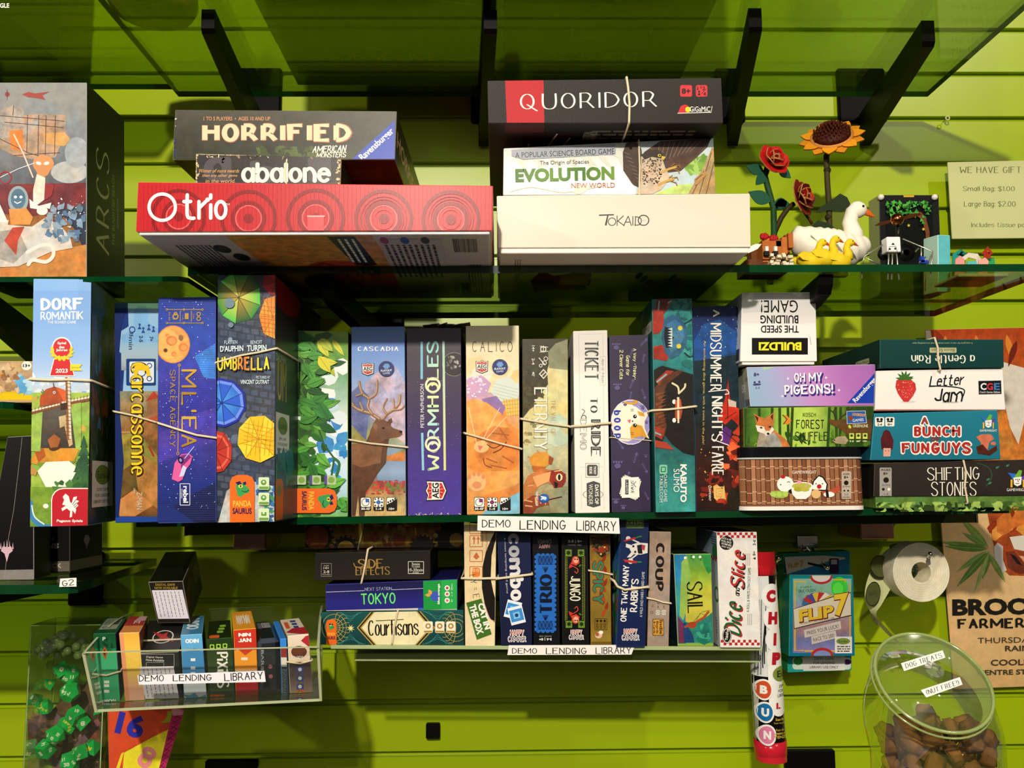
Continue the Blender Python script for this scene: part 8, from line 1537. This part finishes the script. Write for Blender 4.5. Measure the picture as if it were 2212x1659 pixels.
m4 = MB(); lathe(m4, [(0, 0), (rr_ * 1.0, 0), (rr_ * 1.05, .001), (rr_ * 1.05, .019), (rr_ * .9, .0195)], ax1, 'c42030', 36, -axd); m5 = MB(); lathe(m5, [(rr_ * 1.04, axd.length - .028), (rr_ * 1.04, axd.length - .012), (rr_ * .7, axd.length - .008), (rr_ * .3, axd.length), (0, axd.length)], ax1, 'b01c24', 36, -axd)
o = m.build('game_tube', print_mat('gloss_card', .22, .03)); m4.build('end_cap', print_mat('enamel', .18, 0), o); m5.build('end_cap', print_mat('enamel', .18, 0), o); tag(o, 'tall clear game tube with red letters in white bubbles and a red cap', 'game tube')
# ---------------------------------------------------------------- posters
b = Box([2047, 350, 2330, 344, 2334, 513, 2057, 516], D=1.385, snap=False, vec=(0, .003, 0), col='c8cc90', side='b4b880', top='b4b880', mat=DULL); A = b.front(); g = '6a7040'
A.st('WE HAVE GIFT BAGS', 2167, 367, 188, 14, g, 0, .9, .45, serif=.3, sp=1.8); A.st('Small Bag: $1.00', 2136, 409, 112, 13, g, 0, .9, .45, serif=.3, sp=1.7); A.st('Large Bag: $2.00', 2138, 442, 112, 15, g, 0, .9, .45, serif=.3, sp=1.7); A.st('Includes tissue paper', 2166, 487, 136, 12, g, 0, .8, .4, serif=.3, sp=1.5)
b.done('paper_sign', 'pale sign with grey serif print about gift bags on the green wall', 'sign')
b = Box([1998, 712, 2520, 700, 2560, 1470, 2061, 1489], D=1.404, snap=False, vec=(0, .0012, 0), col='d8b070', side='d8c8a0', mat=DULL); A = b.front()
A.grad(1990, 1100, 2570, 1500, ['dcb880~1', 'd8b878~1', 'dcb47c~1', 'c8a468~1'], n=6); A.grad(1990, 700, 2570, 1102, ['a83c10~3', 'b8581c~4', 'c06c24~4', 'c88c4c~3'], n=8)
A.flat([2160, 780, 2230, 800, 2215, 900, 2200, 960, 2185, 930, 2172, 900, 2165, 850], 'dcd4c4~1'); A.flat([2150, 900, 2172, 880, 2190, 960, 2230, 970, 2230, 1090, 2150, 1060], 'c87c30~4'); A.flat([1998, 714, 2010, 714, 2014, 740, 2000, 740], 'd8d0c0')
for k in range(26): A.leaf(2020 + k * 22, 712 + (k * 53 % 40), 60, 14, -60 - (k * 31 % 50), ['8c2c0c', 'd8842c', '6c1c08'][k % 3])
A.flat([1998, 1080, 2130, 1080, 2140, 1150, 2150, 1220, 2212, 1243, 2560, 1240, 2560, 1300, 2050, 1300], 'dcb880~1')
A.flat([2128, 1085, 2540, 1080, 2530, 1180, 2420, 1260, 2212, 1244, 2180, 1243, 2168, 1232, 2160, 1210, 2150, 1190, 2140, 1150], 'a04418~4'); A.blobs(2150, 1090, 2400, 1150, 40, 14, ['c8702c~3', '8c3010~3', 'e0943c~2'], .5, 6); A.flat([2146, 1182, 2154, 1172, 2166, 1180, 2166, 1210, 2174, 1232, 2160, 1238, 2150, 1228], 'd8d4cc'); A.flat([2180, 1160, 2260, 1150, 2280, 1190, 2240, 1196, 2190, 1186], 'dcd6c8'); A.flat([2172, 1192, 2190, 1190, 2214, 1220, 2230, 1236, 2200, 1240, 2176, 1226], '6c2c18~4'); A.flat([2180, 1196, 2192, 1200, 2208, 1222, 2196, 1218], '1c1210'); A.flat([2200, 1200, 2240, 1206, 2250, 1230, 2222, 1226], 'd89c7c~2')
for x, y, L, w_, a, c in ((2135, 1185, 108, 14, 172, '6c8c3c'), (2135, 1183, 96, 16, 133, '7c9c48'), (2130, 1180, 60, 12, 150, '6c9040'), (2132, 1190, 82, 13, 214, '7ca050'), (2134, 1192, 102, 16, 228, '5c8434'), (2135, 1190, 62, 16, 258, '6c8c3c'), (2135, 1195, 74, 12, 300, '7c9c48'), (2136, 1192, 96, 9, 250, '9cb468'), (2132, 1186, 92, 15, 176, '5c8434')): A.leaf(x, y, L, w_, a, c + '~2', 'a8c07c')
A.text('BROOKLINE', 2222, 1309, 332, 36, '17150f', 1, .045); A.st('FARMERS MARKET', 2230, 1345, 326, 23, '17150f', 1, 1.4, sp=2, rnd=False); A.text('THURSDAYS 1 PM - 6 PM', 2244, 1381, 266, 12, '3c3428', 1, .02); A.text('RAIN OR SHINE', 2254, 1399, 168, 12, '3c3428', 1, .02); A.text('COOLIDGE CORNER', 2256, 1429, 234, 13, '3c3428', 1, .02); A.text('CENTRE STREET PARKING LOT', 2256, 1450, 290, 11, '3c3428', 1, .02)
b.done('wall_poster', 'cream farmers market poster with a red-brown cow on the right wall', 'poster')
# ---------------------------------------------------------------- treat jar
d = ray(2016, 1471).normalized(); Rt = ROT @ V((1, 0, 0)); Up = ROT @ V((0, 1, 0)); th = math.radians(43)
nL = (-d * math.cos(th) + (Rt * .50 + Up * .866) * math.sin(th)).normalized(); cL = P(2016, 1471, .845); RL = .0545
def lidp(x, y, off=0):
    r = ray(x, y); q = cL + nL * off; return ORG + r * ((q - ORG).dot(nL) / r.dot(nL))
jarm = clear_mat('jar_plastic', (.93, .96, .88), .45, .02, .015); jare = pmat('jar_rim', '8c9c5c', .12, mott=.2, spec=.7)
m = MB(); cb = P(2021, 1600, .885); cb = V((cb.x, cb.y, cb.z)); zlow = Z0 - .345; zj = zlow + .0003; glass('glass_shelf', rect(.36, .62, .72, 1.0), zlow, .009, 'lowest right glass shelf under the jar of dog treats'); rings = []; NN = 40
u1 = nL.cross(V((0, 1, 0))).normalized(); u1 = u1 if u1.x > 0 else -u1; v1 = nL.cross(u1); v1 = v1 if v1.z > 0 else -v1
e1, e2 = V((1, 0, 0)), V((0, 1, 0)); RB = .0605
def ringp(t):
    """t 0 at the tilted mouth, 1 at the base"""
    if t < .5:
        s = t / .5; o = []
        for k in range(NN):
            a = 2 * PI * k / NN; A_ = cL - nL * .004 + (u1 * math.cos(a) + v1 * math.sin(a)) * RL * .95; B_ = V((cb.x, cb.y, cb.z - .012)) + (e1 * math.cos(a) + e2 * math.sin(a)) * RB
            q = A_.lerp(B_, s); w_ = V((q.x - cb.x, q.y - cb.y, 0)).normalized(); bul = math.sin(PI * s) * (.004 + .012 * max(0, math.sin(a))); o.append(q + w_ * bul)
        return o
    s = (t - .5) / .5; z = cb.z - .012 + (zj - cb.z + .012) * s; r = RB * (1 if s < .92 else 1 - (s - .92) * 1.5); return [V((cb.x + r * math.cos(a), cb.y + r * math.sin(a), z)) for a in [2 * PI * k / NN for k in range(NN)]]
vs = []; K = 18
for i in range(K + 1): vs += ringp(i / K)
m.add(vs, [(i * NN + k, i * NN + (k + 1) % NN, (i + 1) * NN + (k + 1) % NN, (i + 1) * NN + k) for i in range(K) for k in range(NN)] + [list(range(K * NN, (K + 1) * NN))], 'ffffff', 0, True)
tube(m, [cL - nL * .006 + (u1 * math.cos(a) + v1 * math.sin(a)) * RL * 1.0 for a in [2 * PI * k / 48 for k in range(48)]], .0011, closed=True, n=8, mi=1)
jar = m.build('treat_jar', [jarm, jare]); tag(jar, 'clear round jar with a slanted lid, filled with brown dog treats', 'jar')
m = MB(); lathe(m, [(0, .0012), (RL * .93, .0012), (RL * .93, 0), (0, 0)], cL, 'ffffff', 48, nL); tube(m, [cL + (u1 * math.cos(a) + v1 * math.sin(a)) * RL * .965 for a in [2 * PI * k / 48 for k in range(48)]], .0017, closed=True, n=10, mi=1)
lid = m.build('jar_lid', [clear_mat('lid_plastic', (.94, .96, .9), .6, .04, .012), jare], jar)
m = MB(); lathe(m, [(0, .007), (.004, .007), (.003, .0035), (.0088, .0022), (.0088, .0013), (0, .0013)], lidp(2017, 1449), 'ffffff', 24, nL); m.build('knob', [clear_mat('knob_plastic', (.9, .93, .85), 2.5, .05, .15)], lid)
for q, t, cx, cy, w_, rot in (((1946, 1433, 2036, 1405, 2042, 1421, 1953, 1450), 'DOG TREATS', 1995, 1427, 82, 17), ((1989, 1491, 2073, 1463, 2079, 1479, 2001, 1507), '(NUT FREE!)', 2036, 1485, 74, 17.5)):
    m = MB(); F = [lidp(x, y, .0018) for x, y in zip(q[::2], q[1::2])]; slab(m, F, nL, .0003, 'eceae2'); A = Art(m, lambda x, y: lidp(x, y, .0022), nL); A.st(t, cx, cy, w_, 10.5, '1c1a16', rot, .8, .4, serif=.35, sp=1.7); m.build('paper_label', PRN, lid)
treats = []; tm_ = pmat('baked_treat', '8a5820', .75, mott=.55, scale=160)
for s in range(4):
    R = random.Random(60 + s); bm = bmesh.new(); bmesh.ops.create_cube(bm, size=1); bmesh.ops.scale(bm, vec=(1, .8, .5 + s * .08), verts=bm.verts); bmesh.ops.bevel(bm, geom=bm.edges[:], offset=.1, segments=2, affect='EDGES'); bmesh.ops.subdivide_edges(bm, edges=[e for e in bm.edges if e.calc_length() > .3], cuts=2, use_grid_fill=True)
    for v in bm.verts: v.co += v.co.normalized() * noise.noise(v.co * 4 + V((s * 9, 0, 0))) * .12
    me = bpy.data.meshes.new('dog_treat'); bm.to_mesh(me); bm.free(); me.materials.append(tm_); [setattr(p, 'use_smooth', True) for p in me.polygons]; treats.append(me)
R = random.Random(77); npl = []; ztp_ = P(2020, 1575, .885).z
for i in range(900):
    a = R.uniform(0, 2 * PI); r = RB * .76 * math.sqrt(R.random()); z = zj + .012 + (ztp_ - zj - .01) * R.random(); p = V((cb.x + r * math.cos(a), cb.y + r * math.sin(a), z))
    if any((p - q).length < .0165 for q in npl): continue
    npl.append(p)
npl.append(P(2000, 1545, .90))
for i, p in enumerate(npl):
    o = bpy.data.objects.new('dog_treat', treats[i % 4]); COL.objects.link(o); o.location = p; s = R.uniform(.017, .022); o.scale = (s, s, s); o.rotation_euler = (R.uniform(0, 6), R.uniform(0, 6), R.uniform(0, 6)); tag(o, 'brown square baked dog treat heaped in the clear jar', 'dog treat', 'dog treats in the jar')
# ---------------------------------------------------------------- wooden models on the shelf
zs = zt(); WD = print_mat('plywood', .6, .15)
def W(x, y, D): return P(x, y, D)
def onshelf(px, D): p = P(px, 829, D); return V((p.x, D, zs))
def petal(m, c, dirv, nrm, L, w, col, edge, th=.0016, curl=0, n=8, shape=.8, pw=1):
    dirv = dirv.normalized(); s = dirv.cross(nrm).normalized(); up = []; dn = []
    for i in range(n + 1):
        t = i / n; h = w * .5 * max(0, math.sin(PI * t ** shape)) ** pw; q = c + dirv * L * t + nrm * curl * t * t; up.append(q + s * h); dn.append(q - s * h)
    pts = up + dn[::-1][1:-1]; slab(m, pts, nrm, th, col, edge=edge)
# sunflower
D = 1.20; o = empty('wooden_sunflower', onshelf(1795, D), 'wooden model sunflower with orange petals and brown centre', 'model flower'); m = MB(); hd = W(1797, 298, D); base = onshelf(1795, D)
tube(m, [base, W(1793, 560, D), W(1791, 450, D), W(1787, 390, D), W(1785, 338, D), hd + V((0, 0, -.004))], lambda t: .0042, '3c3414', 8); ball(m, W(1787, 368, D), .0055, '2c240c', 8); ball(m, W(1789, 470, D), .0052, '2c240c', 8); m.build('stem', WD, o)
dF = ray(1797, 298).normalized(); nF = (-dF * .50 + (V((0, 0, 1)) - dF * dF.z).normalized() * .866).normalized(); fu = nF.cross(V((0, 1, 0))).normalized(); fv = nF.cross(fu)
m = MB()
for ly in range(2):
    for k in range(7):
        a = 2 * PI * (k + .5 * ly) / 7; dd = fu * math.cos(a) + fv * math.sin(a); petal(m, hd + dd * .014 - nF * .002 * ly, dd, nF, .031, .020, ['e0941c', 'd0841c'][ly], '7c4410', .0018, shape=1.1)
m.build('petals', WD, o); m = MB(); lathe(m, [(.0295, 0), (.0295, .003), (.024, .004)], hd, 'c8843c', 36, nF); lathe(m, [(.026, .003), (.024, .010), (.014, .015), (0, .017)], hd, '3c1408', 28, nF)
for k in range(90):
    r = .026 * math.sqrt((k + .5) / 90); a = k * 2.39996; h = .004 + .014 * (1 - (r / .027) ** 2); c = hd + (fu * math.cos(a) + fv * math.sin(a)) * r + nF * h; tube(m, [c, c + nF * .006], .0013, '4c1c0c', 5)
m.build('seed_head', WD, o)
for q in ([1762, 458, 1775, 446, 1800, 430, 1815, 418, 1830, 426, 1837, 440, 1832, 453, 1818, 458, 1790, 454, 1772, 460], [1746, 515, 1752, 490, 1768, 476, 1790, 482, 1814, 500, 1818, 512, 1790, 520, 1766, 528], [1741, 496, 1750, 502, 1748, 510]):
    m = MB(); slab(m, [W(x, y, D - .006) for x, y in zip(q[::2], q[1::2])], (0, 1, .2), .0018, '1e2c0e', edge='141c08'); m.build('leaf', WD, o)
# rose plant
D = 1.14; o = empty('wooden_roses', onshelf(1672, D), 'wooden model of two red roses on one green stem', 'model flower'); m = MB()
tube(m, [onshelf(1672, D), W(1672, 505, D), W(1671, 450, D), W(1660, 410, D), W(1652, 380, D), W(1660, 355, D)], .0042, '1c4420', 8); tube(m, [W(1672, 505, D), W(1688, 470, D), W(1702, 450, D), W(1715, 440, D)], .0035, '3c3014', 8); tube(m, [W(1755, 484, D), W(1735, 455, D)], .002, '4c2c10', 6); m.build('stem', WD, o)
def rose(cx, cy, r, nrm, dark, nm):
    m = MB(); c = W(cx, cy, D - .01); nrm = nrm.normalized(); u = nrm.cross(V((0, 0, 1))).normalized(); v = nrm.cross(u); R = random.Random(cx)
    for ly in range(4):
        n = 6 - ly
        for k in range(n):
            a = 2 * PI * (k + ly * .45) / n; dd = u * math.cos(a) + v * math.sin(a); tilt = .25 + ly * .42; dp = (dd * math.cos(tilt) + nrm * math.sin(tilt)).normalized(); nn = (nrm * math.cos(tilt) - dd * math.sin(tilt)).normalized()
            petal(m, c + dd * r * .05 + nrm * .001 * ly, dp, nn, r * (1.0 - ly * .14), r * (.98 - ly * .12), ['b41414', 'c01818', 'a81010', '8c0c0c'][ly] if not dark else ['7c1410', '5c0c0a', 'a01814', '6c100c'][ly], 'a07040', .0015, shape=1.0, pw=.5)
    for k in range(12): a = k * 2.4; q = c + (u * math.cos(a) + v * math.sin(a)) * r * .2 * (k / 12) ** .5 + nrm * r * .2; tube(m, [q, q + nrm * r * .32], .0007, 'c8944c', 5)
    m.build(nm, WD, o)
rose(1667, 350, .0235, V((.35, -1, .35)), False, 'rose_bloom'); rose(1724, 430, .0255, V((.75, -.75, .15)), True, 'rose_bloom')
for x, y, L, w, a in ((1650, 372, 40, 24, 160), (1655, 374, 34, 22, 230), (1684, 364, 32, 20, -40), (1664, 436, 52, 30, 155), (1672, 440, 34, 26, 0), (1700, 436, 30, 22, 200)):
    m = MB(); rd = math.radians(a); pts = []
    for i in range(9): t = i / 8; h = w * .5 * math.sin(PI * t ** .8); pts.append((x + math.cos(rd) * L * t + math.sin(rd) * h, y - math.sin(rd) * L * t + math.cos(rd) * h))
    for i in range(7, 0, -1): t = i / 8; h = -w * .5 * math.sin(PI * t ** .8); pts.append((x + math.cos(rd) * L * t + math.sin(rd) * h, y - math.sin(rd) * L * t + math.cos(rd) * h))
    slab(m, [W(px, py, D - .004) for px, py in pts], (0, 1, .1), .0016, '0e4c34', edge='0a2c1c'); m.build('leaf', WD, o)
# brick fox
D = 1.07; k_ = D / 1900; o = empty('wooden_fox', onshelf(1670, D), 'brown and white block-built fox with red flowers on its back', 'model animal'); m = MB()
def blk(m, x0, y0, x1, y1, y, dep, col): a, c = P(x0, y1, y), P(x1, y0, y); bx(m, a.x, c.x, y, y + dep, a.z, c.z, col)
p0 = zs; m2 = MB(); bx(m2, P(1622, 829, D).x, P(1714, 829, D).x, D, D + .045, zs, P(1670, 560, D).z, '5c3014~2'); blk(m, 1624, 530, 1652, 575, D + .02, .02, '6c3c18~2')
for i, (x0, y0, x1, y1) in enumerate(((1648, 520, 1690, 560), (1652, 514, 1662, 530), (1664, 516, 1674, 532), (1677, 518, 1687, 532), (1690, 512, 1700, 548), (1697, 507, 1706, 545), (1704, 503, 1713, 535), (1648, 545, 1660, 566), (1662, 548, 1680, 562))): blk(m, x0, y0, x1, y1, D - .004 + .003 * (i % 3), .028, ['a85c20~1', 'b8682c~1', '8c4818~1'][i % 3])
m.build('body', WD, o); m2.build('base', WD, o); m = MB()
R = random.Random(5)
for k in range(26): x, y = R.uniform(1664, 1708), R.uniform(546, 570); blk(m, x, y, x + 7, y + 6, D - .014 + R.uniform(0, .01), .012, ['e8dcc0', 'd8c8a4'][k % 2])
m.build('white_fur', WD, o); m = MB()
for x in (1657, 1676): blk(m, x - 5, 542, x + 5, 551, D - .010, .006, '14100e'); blk(m, x - 3, 532, x + 3, 542, D - .010, .006, 'ece8dc')
m.build('eye_blocks', WD, o); m = MB()
for x, y in ((1651, 511), (1671, 515)): [ball(m, W(x + 5 * math.cos(a), y + 2.5 * math.sin(a), D), .0035, 'a8181c', 8) for a in (0, 1.3, 2.5, 3.8, 5)]; tube(m, [W(x, y, D), W(x, y + 18, D)], .001, '1c3c14', 5)
m.build('flower', WD, o)
# white layered duck and ducklings
def birdy(name, lab, cat, group, bx_, by, s, D, body, bill, ribs, eye='101010', lf=1.0):
    o = empty(name, onshelf(bx_, D), lab, cat, group); k = s / 1900 * D; c = W(bx_, by, D); m = MB(); pts = []; N_ = 34
    for i in range(N_): t = i / (N_ - 1); pts.append(c + V(((-.052 + .100 * t) * lf + (1 - lf) * .008, 0, .008 - .016 * math.sin(PI * min(1, t * 1.0)) + .012 * (1 - t))) * s)
    rad = lambda t: (.004 + .024 * math.sin(PI * min(1, (t * .92 + .06))) ** .7 + (.0012 if ribs and int(t * 33) % 4 < 2 else 0)) * s
    tube(m, pts, rad, body, 20); 
    low = c.z - .028 * s
    bx(m, c.x - .012 * s, c.x + .018 * s, D - .006 * s, D + .006 * s, zs, max(low + .006, zs + .002), 'c8a050' if ribs else bill)
    m.build('body', WD, o); m = MB(); nk = [c + V(q) * s for q in ((.030, 0, .004), (.030, 0, .022), (.026, 0, .036), (.030, 0, .050), (.038, 0, .056))]; nk = [V((q.x, D, q.z)) for q in nk]; tube(m, nk, lambda t: (.0135 - .0045 * min(1, t * 1.6)) * s, body, 14); hc = c + V((.037, 0, .053)) * s; ball(m, hc, .0112 * s, body, 14, s=(1.1, .9, 1)); m.build('head', WD, o)
    m = MB(); lathe(m, [(.0058 * s, 0), (.004 * s, .008 * s), (0, .019 * s)], hc + V((.008, 0, -.001)) * s, bill, 10, (1, 0, -.62), sy=.6); m.build('bill', WD, o); m = MB(); ball(m, hc + V((.004, -.0096, .002)) * s, .0016 * s, eye, 8); m.build('eye', WD, o)
    for sg in (-1, 1):
        m = MB(); wc = c + V((-.006, sg * .0245 * s, .004 * s)); slab(m, [wc + V((-.030, 0, .008)) * s, wc + V((-.010, 0, .016)) * s, wc + V((.012, 0, .012)) * s, wc + V((.016, 0, 0)) * s, wc + V((.004, 0, -.010)) * s, wc + V((-.016, 0, -.006)) * s], (0, sg, 0), .0016 * s, body, edge='c8b890' if ribs else 'b09414'); m.build('wing', WD, o)
birdy('wooden_duck', 'white layered wooden duck with an orange bill', 'model animal', None, 1796, 538, .98, 1.10, 'ece6d4', 'd05c14', True)
for x, y, lab in ((1754, 558, 'leftmost of the three yellow ducklings'), (1783, 551, 'middle one of the three yellow ducklings, standing highest'), (1814, 558, 'rightmost of the three yellow ducklings')): birdy('wooden_duckling', lab, 'model animal', 'yellow ducklings in front of the duck', x - 4, y + 6, .44, 1.055, 'e2c41c', 'b83c14', False, lf=.62)
# shadow box with paper garden
b = Box([1899, 421, 2028, 421, 2036, 636, 1902, 638], z=zs, vec=(-.003, .03, 0), col='1c1c1c', side='8c9460', top='2c2c24', edge='4a4a40', mat=print_mat('gloss_card', .22, .03)); A = b.front()
A.flat([1912, 436, 2014, 438, 2020, 628, 1914, 628], '101210'); A.flat([1950, 415, 1976, 415, 1974, 426, 1952, 426], 'c8a02c'); R = random.Random(3)
D_ = b.D
def garden(o):
    m = MB(); 
    for k in range(90):
        x = R.uniform(1914, 2012); y = 437 + R.random() ** 1.6 * (30 if x < 1990 else 50); c = P(x, y, D_ - .001 - .004 * R.random()); a = R.uniform(0, 6); r = R.uniform(.002, .004); slab(m, [c + V((math.cos(a + i * 1.047) * r * (1 if i % 2 else .5), 0, math.sin(a + i * 1.047) * r * (1 if i % 2 else .5))) for i in range(6)], (0, -1, 0), .0005, R.choice(['2c7c2c', '3c9c34', '1c5c20', '4ca83c']))
    m.build('paper_leaves', PRN, o); m = MB(); q = [(1990, 458), (2000, 470), (2008, 500), (2008, 560), (2012, 628), (1998, 628), (2001, 560), (2000, 505), (1992, 475), (1975, 462), (1958, 470), (1975, 457)]; slab(m, [P(x, y, D_ - .003) for x, y in q], (0, 1, 0), .001, '6c3c1c'); m.build('paper_tree', PRN, o); m = MB()
    for x, y in ((1963, 487), (1995, 495), (1941, 448), (1956, 445), (1996, 447)): slab(m, [P(x + (4 if i % 2 else 1.6) * math.cos(i * PI / 5), y + (4 if i % 2 else 1.6) * math.sin(i * PI / 5), D_ - .004) for i in range(10)], (0, 1, 0), .0006, 'd8b83c'); 
    m.build('paper_star', PRN, o); m = MB()
    for x, y in ((1903, 426), (2019, 426)): m = MB(); ball(m, P(x, y, D_ - .003), .0045, 'e6dcd0', 12); m.build('corner_knob', PRN, o)
b.parts.append(('part', garden)); b.done('shadow_box', 'black framed paper-cut garden box with green leaves and a tree', 'shadow box')
b = Box([2026, 507, 2053, 508, 2055, 630, 2027, 630], z=zs, vec=(-.012, .025, 0), col='5cb4bc~1', side='a8c8b4', top='8cc8c8', edge='a8dcd8'); b.done('card_box', 'slim upright turquoise box beside the paper garden box', 'box')
# pop-up diorama
D = 1.13; o = empty('paper_diorama', onshelf(2108, D), 'small pop-up paper garden with pink lotus and red pavilion', 'paper model'); m = MB(); a, c = P(2058, 829, D), P(2166, 829, D); bx(m, a.x, c.x, D - .03, D + .035, zs, zs + .004, 'c8ccc4', bev=.001); m.build('base', PRN, o); z4 = zs + .004
def cut(name, polys, Dd, th=.0014, off=22):
    for q, col in polys: m = MB(); slab(m, [P(x, y if y < 566 else y + 34, Dd) for x, y in zip(q[::2], q[1::2])], (0, 1, 0), th, col); m.build(name, PRN, o)
cut('paper_leaf', [([2056, 572, 2058, 548, 2072, 540, 2086, 548, 2084, 572], '1c8c7c'), ([2128, 572, 2134, 556, 2148, 556, 2152, 572], '2c9c5c'), ([2066, 550, 2076, 538, 2088, 548, 2080, 556], '14706c')], D + .012); cut('paper_bridge', [([2074, 572, 2078, 556, 2092, 546, 2112, 548, 2120, 560, 2116, 572, 2108, 560, 2092, 556, 2082, 564], 'd8d0c0')], D + .004)
cut('paper_lotus', [([2062, 572, 2064, 560, 2074, 552, 2084, 560, 2084, 572], 'e0988c'), ([2112, 572, 2114, 562, 2128, 556, 2136, 564, 2132, 572], 'e0a494'), ([2086, 572, 2090, 564, 2110, 564, 2112, 572], '5cb4b8')], D - .012)
cut('paper_pavilion', [([2120, 548, 2134, 532, 2146, 548, 2140, 550, 2140, 556, 2146, 558, 2122, 558, 2126, 555, 2126, 550], '9c2c18'), ([2128, 548, 2134, 540, 2139, 548], 'd8942c')], D - .004)
# metal bird kinetic model
D = 1.04; o = empty('metal_sculpture', onshelf(1935, D), 'small wire and metal machine model with a copper ball head and wings', 'metal model'); wire = pmat('pale_wire', 'b8bca8', .3, metal=.8); cop = pmat('copper', 'b0683c', .2, metal=1, mott=.1); dk = pmat('dark_metal', '1c1c1a', .35, metal=.6)
def wiresk(mm, pts, r=.0009): tube(mm, [P(x, y, D + dd) for x, y, dd in pts], r, n=6)
m = MB(); bp = 22
for pts in ([(1864, 572, 0), (1866, 555, 0), (1912, 525, .01)], [(1866, 555, 0), (1900, 572, .0)], [(1950, 516, 0), (2014, 543, 0), (2004, 572, 0)], [(2014, 543, 0), (2010, 600, 0)], [(1862, 572, 0), (1862, 602, 0)], [(1990, 535, 0), (1990, 565, 0)], [(1920, 540, 0), (1918, 604, 0)], [(1928, 540, 0), (1926, 604, 0)], [(1936, 540, 0), (1942, 604, 0)], [(1960, 560, .02), (1985, 536, .02)], [(2000, 555, 0), (1985, 568, 0)]): wiresk(m, pts)
m.build('wire_frame', wire, o); m = MB(); a, c = P(1914, 546, D), P(1942, 513, D); bx(m, a.x, c.x, D - .004, D + .012, a.z, c.z, 'e6e6e6', bev=.001); A = Art(m, lambda x, y: P(x, y, D - .004), (0, -1, 0)); A.ell(1922, 538, 2.4, col='303030'); A.ell(1934, 537, 2.4, col='303030'); A.line([1918, 545, 1921, 533, 1935, 532, 1938, 544], 1, '707070'); A.poly([(1925, 529), (1929, 524), (1933, 529)], '303030'); m.build('gear_box', PRN, o)
m = MB(); tube(m, [P(1950, 560, D + .01), P(1946, 530, D + .008), P(1941, 510, D + .006), P(1939, 486, D + .004)], .0022, n=8)
for y in (488, 494, 500, 506): ball(m, P(1940, y, D + .006), .003, 'ffffff', 8)
lathe(m, [(.011, 0), (.011, .003), (.004, .003), (.004, 0)], P(1958, 545, D + .004), 'ffffff', 18, (0, 1, 0)); lathe(m, [(.008, 0), (.008, .003), (.003, .003)], P(1911, 548, D + .012), 'ffffff', 18, (0, 1, 0)); m.build('neck_linkage', dk, o)
m = MB(); ball(m, P(1938, 474, D), .0078, 'ffffff', 18); m.build('ball_head', cop, o)
for q in ([1888, 488, 1900, 481, 1918, 476, 1932, 476, 1918, 483, 1902, 487], [1950, 470, 1966, 462, 1986, 460, 1992, 464, 1972, 470, 1954, 474]): m = MB(); slab(m, [P(x, y, D) for x, y in zip(q[::2], q[1::2])], (0, 1, .3), .001, 'ffffff'); m.build('wing', cop, o)
m = MB(); a, c = P(1988, 568, D), P(1994, 555, D); bx(m, a.x, c.x, D - .003, D + .003, a.z, c.z, '1c3cb0'); a, c = P(1988, 570, D), P(2002, 563, D); bx(m, a.x, c.x, D - .003, D + .003, a.z, c.z, '1c3cb0'); m.build('blue_crank', PRN, o)
